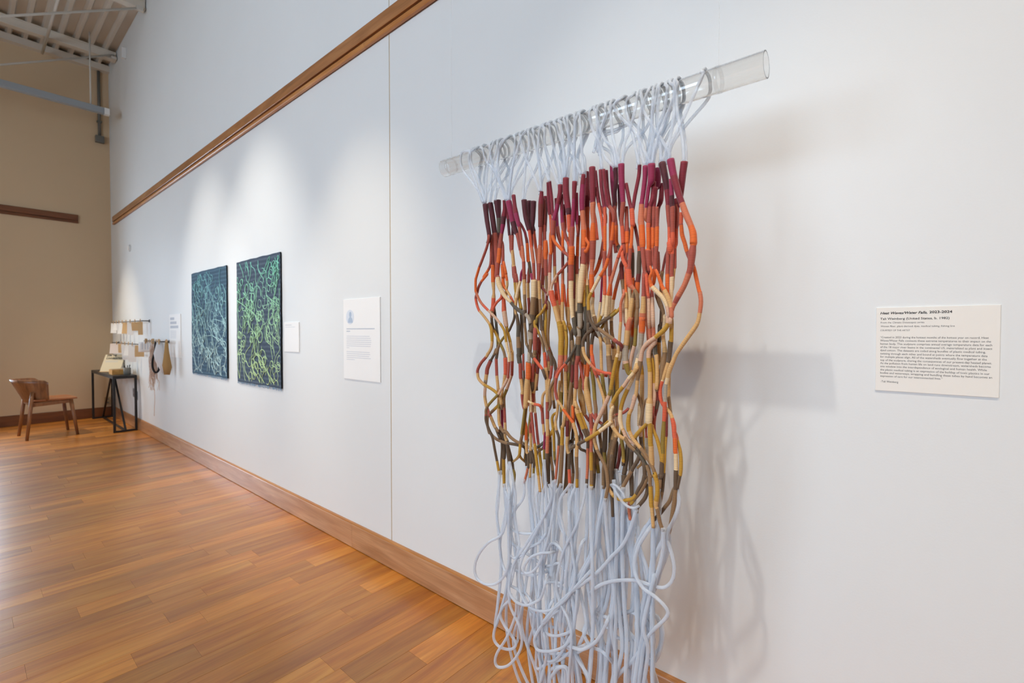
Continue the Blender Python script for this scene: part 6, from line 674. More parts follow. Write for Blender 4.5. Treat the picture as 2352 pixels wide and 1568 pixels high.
def thread_mat():
    m, nt, b = newmat('wound_thread')
    N = nt.nodes.new; L = nt.links.new
    at = N('ShaderNodeVertexColor'); at.layer_name = 'Col'
    al = N('ShaderNodeAttribute'); al.attribute_name = 'along'
    mu = N('ShaderNodeMath'); mu.operation = 'MULTIPLY'; mu.inputs[1].default_value = 2 * math.pi / 0.0015
    sn = N('ShaderNodeMath'); sn.operation = 'SINE'
    L(al.outputs['Fac'], mu.inputs[0]); L(mu.outputs[0], sn.inputs[0])
    nz = N('ShaderNodeTexNoise'); nz.noise_dimensions = '1D'; nz.inputs['Scale'].default_value = 700; nz.inputs['Detail'].default_value = 2
    L(al.outputs['Fac'], nz.inputs['W'])
    mr = N('ShaderNodeMapRange'); mr.inputs['From Min'].default_value = 0.3; mr.inputs['From Max'].default_value = 0.7
    mr.inputs['To Min'].default_value = 0.78; mr.inputs['To Max'].default_value = 1.15
    L(nz.outputs['Fac'], mr.inputs['Value'])
    sc = N('ShaderNodeVectorMath'); sc.operation = 'SCALE'
    L(at.outputs['Color'], sc.inputs[0]); L(mr.outputs['Result'], sc.inputs['Scale'])
    L(sc.outputs[0], b.inputs['Base Color'])
    bp = N('ShaderNodeBump'); bp.inputs['Strength'].default_value = 0.32; bp.inputs['Distance'].default_value = 0.0003
    L(sn.outputs[0], bp.inputs['Height']); L(bp.outputs['Normal'], b.inputs['Normal'])
    b.inputs['Roughness'].default_value = 0.6
    b.inputs['Specular IOR Level'].default_value = 0.35
    b.inputs['Sheen Weight'].default_value = 0.25
    return m

def vcol_mat(name, rough=0.8):
    m, nt, b = newmat(name)
    at = nt.nodes.new('ShaderNodeVertexColor'); at.layer_name = 'Col'
    nt.links.new(at.outputs['Color'], b.inputs['Base Color'])
    b.inputs['Roughness'].default_value = rough
    return m

def weave_mat(name, base, stripe):
    m, nt, b = newmat(name)
    N = nt.nodes.new; L = nt.links.new
    tc = N('ShaderNodeTexCoord')
    wv = N('ShaderNodeTexWave'); wv.bands_direction = 'Z'; wv.inputs['Scale'].default_value = 9; wv.inputs['Distortion'].default_value = 1.5
    wv.inputs['Detail'].default_value = 2
    wx = N('ShaderNodeTexWave'); wx.bands_direction = 'X'; wx.inputs['Scale'].default_value = 14; wx.inputs['Distortion'].default_value = 0.8
    L(tc.outputs['Object'], wv.inputs['Vector']); L(tc.outputs['Object'], wx.inputs['Vector'])
    mu = N('ShaderNodeMath'); mu.operation = 'MULTIPLY'
    L(wv.outputs['Fac'], mu.inputs[0]); L(wx.outputs['Fac'], mu.inputs[1])
    cr = N('ShaderNodeValToRGB')
    cr.color_ramp.elements[0].color = (*lin(base), 1); cr.color_ramp.elements[1].color = (*lin(stripe), 1)
    cr.color_ramp.elements[0].position = 0.25
    L(mu.outputs[0], cr.inputs['Fac']); L(cr.outputs['Color'], b.inputs['Base Color'])
    bp = N('ShaderNodeBump'); bp.inputs['Strength'].default_value = 0.4; bp.inputs['Distance'].default_value = 0.003
    L(mu.outputs[0], bp.inputs['Height']); L(bp.outputs['Normal'], b.inputs['Normal'])
    b.inputs['Roughness'].default_value = 0.85
    return m

M = {}
M['wall'] = paint('wall_paint', (230, 232, 231))
M['ceiling'] = paint('deck_paint', (206, 196, 182))
M['steel_paint'] = paint('joist_paint', (214, 206, 192))
M['floor'] = wood('oak_floor', (184, 104, 32), (208, 130, 42), (222, 150, 58), 'Y', rough=0.5, rand=0.26, coat=0.8)
M['floor_under'] = plain('subfloor', (70, 44, 24), 0.8)
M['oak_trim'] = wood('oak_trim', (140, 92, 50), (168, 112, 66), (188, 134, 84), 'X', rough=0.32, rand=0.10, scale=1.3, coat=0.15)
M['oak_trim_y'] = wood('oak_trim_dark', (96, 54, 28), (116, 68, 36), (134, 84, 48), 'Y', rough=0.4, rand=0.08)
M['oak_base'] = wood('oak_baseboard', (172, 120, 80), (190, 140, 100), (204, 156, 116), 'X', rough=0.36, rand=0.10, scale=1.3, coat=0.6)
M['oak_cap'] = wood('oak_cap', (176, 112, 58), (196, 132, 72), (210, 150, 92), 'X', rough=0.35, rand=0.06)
M['gap'] = plain('dark_gap', (60, 48, 40), 0.9)
M['joint'] = plain('joint_strip', (196, 178, 148), 0.7)
M['grey_metal'] = plain('grey_metal', (150, 156, 160), 0.45, 0.2)
M['conduit'] = plain('conduit_grey', (112, 112, 106), 0.5, 0.3)
M['white_rod'] = plain('white_enamel', (205, 200, 190), 0.5)
M['black_metal'] = plain('black_powder_coat', (28, 27, 27), 0.45)
M['walnut'] = wood('chair_wood', (112, 72, 44), (142, 94, 58), (164, 114, 74), 'Z', rough=0.38, rand=0.05, scale=1.2)
M['walnut_seat'] = wood('seat_wood', (140, 82, 46), (164, 100, 58), (184, 120, 74), 'Y', rough=0.36, rand=0.05)
M['bamboo'] = wood('box_wood', (196, 138, 66), (214, 158, 84), (226, 176, 104), 'X', rough=0.5, rand=0.05)
M['board'] = plain('white_board', (238, 234, 226), 0.65)
M['board_bright'] = plain('white_label_board', (246, 245, 242), 0.6)
M['cream_board'] = plain('cream_board', (226, 212, 180), 0.65)
M['ink'] = plain('black_ink', (22, 20, 20), 0.7)
M['grey_ink'] = plain('grey_ink', (214, 216, 220), 0.7)
M['grey_ink2'] = plain('mid_grey_ink', (196, 202, 210), 0.7)
M['photo_tone'] = plain('photo_tone', (222, 228, 236), 0.6)
M['photo_dark'] = plain('photo_dark_tone', (178, 194, 212), 0.6)
M['paper'] = plain('tag_paper', (240, 238, 234), 0.7)
M['pink_paper'] = plain('rose_paper', (232, 218, 208), 0.7)
M['kraft'] = plain('kraft_paper', (222, 184, 132), 0.75)
M['pin'] = plain('clothespin_wood', (206, 172, 130), 0.7)
M['bag_brown'] = plain('brown_cloth', (168, 132, 82), 0.85)
M['bag_white'] = plain('white_cloth', (226, 226, 228), 0.8)
M['black_cloth'] = plain('black_cloth', (30, 26, 28), 0.85)
M['net'] = plain('pink_net_cord', (220, 190, 168), 0.8)
M['violet'] = plain('violet_cord', (110, 36, 120), 0.7)
M['ceramic'] = plain('grey_ceramic', (118, 114, 106), 0.5)
M['outlet'] = plain('steel_outlet_plate', (140, 140, 146), 0.4, 0.6)
M['outlet_tan'] = plain('tan_outlet_plate', (170, 148, 116), 0.5)
def clear_plastic(name, tint, lo, hi):
    m = bpy.data.materials.new(name); m.use_nodes = True
    nt = m.node_tree; N = nt.nodes.new; L = nt.links.new
    nt.nodes.remove(nt.nodes['Principled BSDF'])
    tr_ = N('ShaderNodeBsdfTransparent'); tr_.inputs['Color'].default_value = (*tint, 1)
    gl = N('ShaderNodeBsdfGlossy'); gl.inputs['Roughness'].default_value = 0.04
    fz = N('ShaderNodeLayerWeight'); fz.inputs['Blend'].default_value = 0.5
    pw = N('ShaderNodeMath'); pw.operation = 'POWER'; pw.inputs[1].default_value = 4.0
    L(fz.outputs['Facing'], pw.inputs[0])
    mr = N('ShaderNodeMapRange'); mr.inputs['To Min'].default_value = lo; mr.inputs['To Max'].default_value = hi
    L(pw.outputs[0], mr.inputs['Value'])
    mx = N('ShaderNodeMixShader')
    L(mr.outputs['Result'], mx.inputs['Fac']); L(tr_.outputs[0], mx.inputs[1]); L(gl.outputs[0], mx.inputs[2])
    L(mx.outputs[0], nt.nodes['Material Output'].inputs['Surface'])
    return m
M['acrylic'], _nt, _b = newmat('clear_acrylic')
_b.inputs['Base Color'].default_value = (0.97, 0.965, 0.95, 1)
_b.inputs['Transmission Weight'].default_value = 1.0
_b.inputs['Roughness'].default_value = 0.03
_b.inputs['IOR'].default_value = 1.47
M['wrap'] = clear_plastic('line_wrap_film', (0.97, 0.97, 0.97), 0.05, 0.5)
M['tubing'] = see_through('frosted_silicone', (230, 236, 244), (0.94, 0.955, 0.975), 0.14, (0.40, 0.84))
M['tubing_top'] = see_through('clear_silicone', (232, 238, 246), (0.96, 0.97, 0.98), 0.14, (0.28, 0.76))
M['line'] = see_through('fishing_line', (226, 226, 226), (0.97, 0.97, 0.97), 0.2, (0.12, 0.4))
M['glass'] = clear_plastic('window_glass', (0.97, 0.98, 0.98), 0.03, 0.9)
M['thread'] = thread_mat()
M['couching'] = vcol_mat('couched_cord')
M['weave_a'] = weave_mat('slate_weave', (48, 80, 102), (92, 128, 150))
M['weave_b'] = weave_mat('charcoal_weave', (58, 74, 92), (104, 122, 138))
M['fringe'] = plain('fringe_yarn', (150, 178, 200), 0.8)
M['edge_dark'] = plain('tapestry_edge', (14, 20, 26), 0.9)
M['lamp_body'] = plain('lamp_white', (225, 225, 222), 0.4)

# ================================================================= STRUCTURE
# floor: planks run across, towards the gallery wall
fv, ff = box_data(FAR_X, NEAR_X, LEFT_Y, 0.0, -0.06, -0.016)
floor = struct(mesh_obj('floor', fv, ff, M['floor_under']))
PW = 0.118
def plank_mesh(length, w, name='plank'):
    """board with a small bevel round the top; origin at the middle of the top"""
    g, c, t = 0.0003, 0.0006, 0.016
    hx, hy = w / 2 - g, length / 2 - g
    v = [(-hx, -hy, -t), (hx, -hy, -t), (hx, hy, -t), (-hx, hy, -t),
         (-hx, -hy, -c), (hx, -hy, -c), (hx, hy, -c), (-hx, hy, -c),
         (-hx + c, -hy, 0), (hx - c, -hy, 0), (hx - c, hy, 0), (-hx + c, hy, 0)]
    f = [(0, 3, 2, 1), (8, 9, 10, 11)]
    for k in range(4):
        j = (k + 1) % 4
        f += [(k, j, j + 4, k + 4), (k + 4, j + 4, j + 8, k + 8)]
    return v, f
rest = MB()
x = FAR_X
rng = random.Random(5)
nplank = 0
mesh_cache = {}
while x < NEAR_X - 1e-4:
    w = min(PW, NEAR_X - x)
    y = 0.0
    first = True
    while y > LEFT_Y + 1e-4:
        ln = round(rng.uniform(0.35, 1.35), 2)
        if first:
            ln = round(rng.uniform(0.15, 1.2), 2); first = False
        ln = min(ln, y - LEFT_Y)
        cy_, cx_ = y - ln / 2, x + w / 2
        if y > -1.62 and x < 0.35 and nplank < 298 and abs(w - PW) < 1e-6:
            key = round(ln, 3)
            if key not in mesh_cache:
                v, f = plank_mesh(ln, w)
                me = bpy.data.meshes.new('plank'); me.from_pydata(v, [], f); me.update(); me.materials.append(M['floor'])
                mesh_cache[key] = me
            o = bpy.data.objects.new('plank', mesh_cache[key])
            o.location = (cx_, cy_, 0.0)
            link(o, floor)
            nplank += 1
        else:
            v, f = plank_mesh(ln, w)
            rest.add([(a + cx_, b + cy_, c) for a, b, c in v], f)
        y -= ln
    x += w
o = rest.build('plank_field', M['floor'], floor); o['kind'] = 'stuff'

# gallery wall (right), with an open control joint at x = -2.155
JX = -2.155
b = MB()
b.box(FAR_X, JX - 0.004, 0.0, 0.15, 0.0, CEIL_Z + 0.1)
b.box(JX + 0.004, NEAR_X, 0.0, 0.15, 0.0, CEIL_Z + 0.1)
wall_right = struct(b.build('wall_right', M['wall']))
MB().box(JX - 0.004, JX + 0.004, 0.0012, 0.02, 0.0, CEIL_Z).build('control_joint', M['joint'], wall_right)

def wall_with_openings(name, axis, pos, thick, a0, a1, openings):
    """wall in plane axis=pos, spanning a0..a1, full height, real openings"""
    b = MB()
    def put(u0, u1, z0, z1):
        if u1 - u0 < 1e-4 or z1 - z0 < 1e-4:
            return
        if axis == 'x':
            b.box(min(pos, pos + thick), max(pos, pos + thick), u0, u1, z0, z1)
        else:
            b.box(u0, u1, min(pos, pos + thick), max(pos, pos + thick), z0, z1)
    ops = sorted(openings)
    c = a0
    for (u0, u1, z0, z1) in ops:
        put(c, u0, 0, CEIL_Z + 0.1)
        put(u0, u1, 0, z0)
        put(u0, u1, z1, CEIL_Z + 0.1)
        c = u1
    put(c, a1, 0, CEIL_Z + 0.1)
    return struct(b.build(name, M['wall']))
M['wall_warm_lit'] = paint('warm_lit_wall_tone', (208, 184, 150))  # the warm light on the far wall is put into its colour
wall_far = wall_with_openings('wall_far', 'x', FAR_X, -0.62, LEFT_Y, 0.15, FAR_OPEN)
wall_far.data.materials.clear(); wall_far.data.materials.append(M['wall_warm_lit'])
wall_left = wall_with_openings('wall_left', 'y', LEFT_Y, -0.2, FAR_X - 0.2, NEAR_X + 0.2, LEFT_OPEN)
wall_near = wall_with_openings('wall_near', 'x', NEAR_X, 0.2, LEFT_Y, 0.15, [])

# windows behind and beside the camera
def window(n, axis, pos, rect):
    u0, u1, z0, z1 = rect
    t = 0.06
    def P(u, z, d):
        return (pos + d, u, z) if axis == 'x' else (u, pos + d, z)
    def bx(mb, ua, ub, za, zb, d0, d1):
        if axis == 'x':
            mb.box(pos + d0, pos + d1, ua, ub, za, zb)
        else:
            mb.box(ua, ub, pos + d0, pos + d1, za, zb)
    fr = MB()
    bx(fr, u0, u0 + t, z0, z1, -0.14, -0.06); bx(fr, u1 - t, u1, z0, z1, -0.14, -0.06)
    bx(fr, u0 + t, u1 - t, z0, z0 + t, -0.14, -0.06); bx(fr, u0 + t, u1 - t, z1 - t, z1, -0.14, -0.06)
    um = (u0 + u1) / 2
    bx(fr, um - 0.025, um + 0.025, z0 + t, z1 - t, -0.13, -0.07)
    w = struct(fr.build('window_%d' % n, M['conduit']))
    for ua, ub in ((u0 + t, um - 0.025), (um + 0.025, u1 - t)):
        p = MB(); bx(p, ua, ub, z0 + t, z1 - t, -0.103, -0.097)
        p.build('pane', M['glass'], w)
    return w
window(1, 'x', FAR_X - 0.4, FAR_OPEN[0])
for i, r in enumerate(LEFT_OPEN):
    window(i + 2, 'y', LEFT_Y, r)

# picture rail on the gallery wall: board, shadow groove, lower bead
def extrude_x(name, prof, x0, x1, m, parent=None):
    """profile (y, z) extruded along x"""
    n = len(prof)
    v = [(x0, y, z) for y, z in prof] + [(x1, y, z) for y, z in prof]
    f = [(k, (k + 1) % n, n + (k + 1) % n, n + k) for k in range(n)] + [tuple(range(n))[::-1], tuple(range(n, 2 * n))]
    return mesh_obj(name, v, f, m, parent)
def extrude_y(name, prof, y0, y1, m, parent=None):
    n = len(prof)
    v = [(x, y0, z) for x, z in prof] + [(x, y1, z) for x, z in prof]
    f = [(k, n + k, n + (k + 1) % n, (k + 1) % n) for k in range(n)] + [tuple(range(n)), tuple(range(n, 2 * n))[::-1]]
    return mesh_obj(name, v, f, m, parent)
RAIL0 = -9.05
t1 = struct(extrude_x('trim_1', [(0, 2.868), (-0.010, 2.868), (-0.010, 2.975), (0, 2.975)], RAIL0, NEAR_X, M['oak_trim_y']))
bp = [(-0.010, 2.905), (-0.027, 2.905), (-0.029, 2.908), (-0.029, 2.976), (-0.026, 2.981), (0.0, 2.981), (0.0, 2.975), (-0.010, 2.975)]
xs = [RAIL0, -5.3, -1.45, 1.9, NEAR_X]
for a, c in zip(xs, xs[1:]):
    extrude_x('rail_board', bp, a + 0.0006, c - 0.0006, M['oak_trim'], t1)
bd = [(-0.010, 2.864), (-0.024, 2.864), (-0.028, 2.870), (-0.028, 2.886), (-0.024, 2.893), (-0.010, 2.893)]
xs = [RAIL0, -6.6, -4.45, -2.355, 0.4, NEAR_X]
for a, c in zip(xs, xs[1:]):
    extrude_x('rail_bead', bd, a + 0.0008, c - 0.0008, M['oak_cap'], t1)
# the rail on the far wall
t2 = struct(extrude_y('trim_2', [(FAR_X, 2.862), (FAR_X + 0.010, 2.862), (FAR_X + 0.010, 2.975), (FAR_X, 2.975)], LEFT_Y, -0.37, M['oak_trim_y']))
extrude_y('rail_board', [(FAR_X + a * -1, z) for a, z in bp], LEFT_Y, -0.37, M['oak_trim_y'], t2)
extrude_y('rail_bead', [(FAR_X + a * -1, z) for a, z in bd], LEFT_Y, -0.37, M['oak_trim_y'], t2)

# baseboards
bb = struct(extrude_x('baseboard_right', [(0, 0.0), (-0.008, 0.0), (-0.008, 0.12), (0, 0.12)], FAR_X, NEAR_X, M['gap']))
prof = [(-0.004, 0.004), (-0.019, 0.004), (-0.019, 0.136), (-0.017, 0.1395), (-0.004, 0.1395)]
cap = [(0.0, 0.1395), (-0.0175, 0.1395), (-0.0165, 0.1435), (-0.013, 0.146), (0.0, 0.146)]
xs = [FAR_X + 0.02, -5.89, -2.528, 0.9, NEAR_X]
for a, c in zip(xs, xs[1:]):
    extrude_x('baseboard_board', prof, a + 0.0006, c - 0.0006, M['oak_base'], bb)
    extrude_x('baseboard_cap', cap, a + 0.0006, c - 0.0006, M['oak_cap'], bb)
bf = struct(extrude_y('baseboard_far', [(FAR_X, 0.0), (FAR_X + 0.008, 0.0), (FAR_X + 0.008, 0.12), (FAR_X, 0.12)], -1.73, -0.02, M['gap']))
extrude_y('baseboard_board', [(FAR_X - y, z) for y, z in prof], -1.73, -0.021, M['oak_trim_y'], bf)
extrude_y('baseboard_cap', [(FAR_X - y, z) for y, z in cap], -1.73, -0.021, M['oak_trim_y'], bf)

# ceiling: ribbed steel roof deck, flutes run along the gallery wall
v = []; prof = []
pitch, fw, dep = 0.152, 0.052, 0.05
y = 0.15
while y > LEFT_Y - 0.2:
    prof += [(y, CEIL_Z + dep), (y - (pitch - fw) + 0.018, CEIL_Z + dep), (y - (pitch - fw), CEIL_Z), (y - pitch + 0.0, CEIL_Z), ]
    y -= pitch
    prof[-1] = (y + 0.018, CEIL_Z)
n = len(prof)
for xx in (FAR_X - 0.2, NEAR_X + 0.2):
    v += [(xx, a, z) for a, z in prof]
f = [(k, k + 1, n + k + 1, n + k) for k in range(n - 1)]
# roof top skin
v += [(FAR_X - 0.2, 0.15, CEIL_Z + 0.14), (NEAR_X + 0.2, 0.15, CEIL_Z + 0.14), (NEAR_X + 0.2, LEFT_Y - 0.2, CEIL_Z + 0.14), (FAR_X - 0.2, LEFT_Y - 0.2, CEIL_Z + 0.14)]
f.append((2 * n, 2 * n + 1, 2 * n + 2, 2 * n + 3))
ceiling = struct(mesh_obj('ceiling', v, f, M['ceiling']))
# closure blocks where the deck meets the far wall
MB().box(FAR_X - 0.01, FAR_X + 0.10, LEFT_Y, 0.0, CEIL_Z - 0.09, CEIL_Z - 0.0005).build('wall_top_angle', M['steel_paint'], ceiling)

JOISTS = [(-8.75, 'steel roof beam nearest the far wall, under the ribbed deck'),
          (-7.12, 'steel roof beam second from the far wall, at the frame\'s top edge')]
for i, xx in enumerate((-8.75, -7.12, -5.4, -3.7, -2.0, -0.3, 1.4, 3.1)):
    lab = JOISTS[i][1] if i < 2 else 'painted steel roof beam overhead, out of the photograph'
    root = empty('roof_beam', (xx, -0.01, CEIL_Z - 0.11), lab, 'beam', 'painted roof beams under the deck')
    L_ = LEFT_Y + 0.02
    mb = MB()
    mb.box(-0.05, 0.05, L_, 0.0, 0.094, 0.1095); mb.build('top_flange', M['steel_paint'], root)
    mb = MB(); mb.box(-0.05, 0.05, L_, 0.0, 0.0, 0.014); mb.build('bottom_flange', M['steel_paint'], root)
    mb = MB(); mb.box(-0.042, 0.042, L_, -0.001, 0.014, 0.094); mb.build('web', M['steel_paint'], root)
# diagonal brace rods in the first two bays
for (xx, p0, p1, lab) in ((-8.68, (-0.04, 5.20), (-2.9, 3.62), 'thin white brace rod running to the beam nearest far wall'),
                          (-7.05, (-0.07, 5.12), (-2.9, 3.46), 'thin white brace rod nearest the camera, crossing the ribbed deck')):
    br = empty('brace_rod', (xx, p1[0], p1[1]), lab, 'rod', 'diagonal ceiling brace rods')
    MB().cyl((0, p0[0] - p1[0], p0[1] - p1[1]), (0, 0, 0), 0.012, n=10).build('rod', M['white_rod'], br, smooth=True)
    MB().box(-0.02, 0.02, p0[0] - p1[0] - 0.03, p0[0] - p1[0] + 0.03, p0[1] - p1[1] - 0.03, min(p0[1] - p1[1] + 0.03, CEIL_Z - 0.112 - p1[1])).build('clevis', M['white_rod'], br)
# another slim pipe along the deck
pipe = MB().cyl((-9.2, -0.72, CEIL_Z - 0.135), (-7.2, -0.72, CEIL_Z - 0.135), 0.016, n=10).build('sprinkler_pipe', M['white_rod'], None, smooth=True)
tag(pipe, 'slim white pipe running along the ribbed deck beneath the beams', 'pipe')

# hanging lighting track parallel to the far wall
tr = empty('lighting_track', (-8.37, -0.15, 4.2165), 'grey suspended lighting track hanging across the far corner', 'lighting track')
MB().box(-0.035, 0.035, -4.5, -0.055, 0.0, 0.08).build('channel', M['grey_metal'], tr, bevel=0.003)
MB().box(-0.037, 0.037, -0.055, 0.0, -0.002, 0.082).build('end_cap', M['lamp_body'], tr, bevel=0.003)
for yy in (-0.19, -2.0, -3.8):
    MB().cyl((0, yy, 0.08), (0, yy, CEIL_Z - 4.2165), 0.009, n=8).build('hanger_rod', M['white_rod'], tr, smooth=True)
for k in range(3):
    MB().box(-0.03, 0.03, -2.3 - k * 0.8 - 0.06, -2.3 - k * 0.8 + 0.06, -0.05, 0.0).build('lamp_adapter', M['lamp_body'], tr, bevel=0.004)

# conduit and box on the far wall
cd = empty('electrical_conduit', (FAR_X, -0.117, 4.1), 'grey conduit with a junction box on the far wall corner', 'conduit')
MB().cyl((0.022, 0, 0.10), (0.022, 0, 1.15), 0.018, n=12).build('pipe', M['conduit'], cd, smooth=True)
MB().box(0.0005, 0.06, -0.05, 0.05, 0.0, 0.10).build('junction_box', M['conduit'], cd, bevel=0.004)
MB().box(0.0005, 0.045, -0.028, 0.028, 0.30, 0.325).build('clamp', M['conduit'], cd, bevel=0.002)
sn = MB().box(-8.19, -8.13, -0.05, -0.0005, 4.96, 5.10).build('wall_sensor', M['wall'], None, bevel=0.006)
tag(sn, 'small pale box high on the gallery wall under the roof deck', 'sensor')
th = empty('thermostat', (-8.10, -0.0005, 2.41), 'small pale round sensor on gallery wall above the paper tags', 'sensor')
MB().cyl((0, 0, 0), (0, -0.018, 0), 0.045, n=24).build('housing', M['wall'], th)
MB().cyl((0, -0.018, 0), (0, -0.024, 0), 0.03, n=24).build('dial', M['board'], th)

# gallery spotlights on a track above the camera
t3 = empty('lighting_track', (-6.6, -1.64, 4.33), 'white lighting track above the camera carrying the gallery spotlights', 'lighting track')
MB().box(0, 9.4, -0.018, 0.018, 0.0, 0.03).build('channel', M['lamp_body'], t3)
for k in range(5):
    MB().cyl((0.6 + k * 2.0, 0, 0.03), (0.6 + k * 2.0, 0, CEIL_Z - 4.33), 0.006, n=8).build('hanger_rod', M['white_rod'], t3)
SPOT_NAMES = ['spotlight above the sculpture, left of the pair', 'spotlight above the sculpture, right of the pair', 'spotlight aimed at the left tapestry',
              'spotlight aimed at the right tapestry', 'spotlight aimed at the portrait panel', 'spotlight aimed at the table corner', 'spotlight washing the wall right of the label']
for (sx, sy, sz, tgt, watts, cone, blend, colr), nm in zip(SPOTS, SPOT_NAMES):
    sz = sz - (0.06 if sx < -8 else 0.0)
    root = empty('track_spotlight', (sx, sy, sz), 'white ' + nm, 'spotlight', 'gallery spotlights on the overhead track')
    d = (Vector(tgt) - Vector((sx, sy, sz))).normalized()
    tail = -d * 0.15
    MB().cyl(tail, d * 0.0, 0.035, 0.04, n=20).build('can', M['lamp_body'], root, smooth=False)
    MB().bar((tail * 0.5) + Vector((0, 0, 0.02)), (tail.x * 0.5, tail.y * 0.5, 0.13), 0.012).build('stem', M['lamp_body'], root)
    ld = bpy.data.lights.new('spot_lamp', 'SPOT')
    ld.energy = watts; ld.color = colr; ld.spot_size = math.radians(cone); ld.spot_blend = blend
    ld.shadow_soft_size = 0.022
    lo = bpy.data.objects.new('spot_lamp', ld)
    lo.location = d * 0.01
    lo.rotation_euler = d.to_track_quat('-Z', 'Y').to_euler()
    link(lo, root)

# ================================================================= SCULPTURE
RGB = {'p': (84, 26, 36), 'm': (150, 34, 76), 'w': (132, 32, 48), 'q': (122, 46, 38), 'r': (170, 80, 64), 's': (206, 116, 82),
       'k': (220, 96, 62), 'o': (226, 104, 36), 't': (214, 168, 108), 'c': (234, 204, 158), 'a': (216, 174, 144), 'y': (190, 142, 44),
       'l': (148, 120, 46), 'b': (146, 112, 76), 'd': (100, 78, 56), 'g': (92, 82, 67), 'x': (174, 158, 138)}  # letter x paints a pale highlight onto the cord, not a dyed thread
LINC = {k: lin(c) for k, c in RGB.items()}

def catmull(p0, p1, p2, p3, t):
    t2, t3_ = t * t, t * t * t
    return 0.5 * ((2 * p1) + (p2 - p0) * t + (2 * p0 - 5 * p1 + 4 * p2 - p3) * t2 + (3 * p1 - p0 - 3 * p2 + p3) * t3_)

def parse(line):
    pts = []; c = 'b'
    for tok in line.split():
        if tok.isalpha():
            c = tok; continue
        a = tok.split(',')
        pts.append((Vector((int(a[0]) / 1e4, int(a[1]) / 1e4, int(a[2]) / 1e4)), float(a[3]) / 1e3, c))
    return pts

def sweep(pts, step, sides):
    """smooth path through pts -> rings (centre, radius, colour of the stretch that follows)"""
    P = [p for p, r, c in pts]
    out = []
    for i in range(len(P) - 1):
        p1, p2 = P[i], P[i + 1]
        p0 = P[i - 1] if i else p1 - (p2 - p1)
        p3 = P[i + 2] if i + 2 < len(P) else p2 + (p2 - p1)
        d = (p2 - p1).length
        # tame overshoot where spacing is very uneven
        if (p1 - p0).length > 3 * d: p0 = p1 - (p1 - p0).normalized() * 3 * d
        if (p3 - p2).length > 3 * d: p3 = p2 + (p3 - p2).normalized() * 3 * d
        n = max(1, int(math.ceil(d / step)))
        for k in range(n):
            t = k / n
            e = t * t * (3 - 2 * t)
            out.append((catmull(p0, p1, p2, p3, t), pts[i][1] * (1 - e) + pts[i + 1][1] * e, pts[i][2]))
    out.append((P[-1], pts[-1][1], pts[-1][2]))
    C = [o[0] for o in out]
    T = []
    for i in range(len(C)):
        a = C[max(0, i - 1)]; b_ = C[min(len(C) - 1, i + 1)]
        d = (b_ - a)
        T.append(d.normalized() if d.length > 1e-9 else Vector((0, 0, -1)))
    u = T[0].orthogonal().normalized()
    verts = []; along = []; s = 0.0
    for i in range(len(C)):
        if i:
            s += (C[i] - C[i - 1]).length
            q = T[i - 1].rotation_difference(T[i])
            u = (q @ u)
            u = (u - T[i] * u.dot(T[i])).normalized()
        w = T[i].cross(u)
        r = out[i][1]
        for k in range(sides):
            a = 2 * math.pi * k / sides
            verts.append(C[i] + u * (r * math.cos(a)) + w * (r * math.sin(a)))
            along.append(s)
    faces = []; cols = []
    for i in range(len(C) - 1):
        for k in range(sides):
            j = (k + 1) % sides
            faces.append((i * sides + k, i * sides + j, (i + 1) * sides + j, (i + 1) * sides + k))
            cols.append(out[i][2])
    faces.append(tuple(range(sides))[::-1]); cols.append(out[0][2])
    e0 = (len(C) - 1) * sides
    faces.append(tuple(range(e0, e0 + sides))); cols.append(out[-1][2])
    return verts, faces, along, cols

def tube_obj(name, pts, m, parent, origin, step=0.006, sides=8, coloured=False, colours=None):
    verts, faces, along, cols = sweep(pts, step, sides)
    me = bpy.data.meshes.new(name)
    me.from_pydata([tuple(v - origin) for v in verts], [], faces)
    me.polygons.foreach_set('use_smooth', [True] * (len(faces) - 2) + [False] * 2)
    if coloured:
        at = me.attributes.new('along', 'FLOAT', 'POINT')
        at.data.foreach_set('value', along)
        ca = me.color_attributes.new('Col', 'FLOAT_COLOR', 'CORNER')
        buf = []
        for p, c in zip(faces, cols):
            buf += [*LINC[c], 1.0] * len(p)
        ca.data.foreach_set('color', buf)
    me.update()
    me.materials.append(m)
    return link(bpy.data.objects.new(name, me), parent)

ROD_Y = -0.38
SO = Vector((-0.77, ROD_Y, 0.02))
sculpture = empty('hanging_sculpture', SO, 'hanging fibre sculpture of thread-wrapped plastic tubes looped over a clear acrylic rod', 'sculpture')
RA, RB = Vector((-1.282, ROD_Y, 1.861)), Vector((-0.251, ROD_Y, 1.852))
def pipe_mesh(name, a, b, r_out, r_in, m, n=48):
    d = (b - a).normalized()
    e1 = d.cross(Vector((0, 0, 1))).normalized(); e2 = d.cross(e1)
    v = []
    for p, r in ((a, r_out), (b, r_out), (b, r_in), (a, r_in)):
        for k in range(n):
            t = 2 * math.pi * k / n
            v.append(p + e1 * (r * math.cos(t)) + e2 * (r * math.sin(t)) - SO)
    f = []
    for q in range(4):
        for k in range(n):
            j = (k + 1) % n; q2 = (q + 1) % 4
            f.append((q * n + k, q * n + j, q2 * n + j, q2 * n + k))
    return mesh_obj(name, v, f, m, sculpture, True)
rod = pipe_mesh('acrylic_rod', RA, RB, 0.0285, 0.0255, M['acrylic'])
rod['label'] = 'clear acrylic rod'
bm = bmesh.new(); bm.from_mesh(rod.data)
bmesh.ops.recalc_face_normals(bm, faces=bm.faces)
for e in bm.edges:
    if e.calc_face_angle(0) > 1.0: e.smooth = False
bm.to_mesh(rod.data); bm.free()
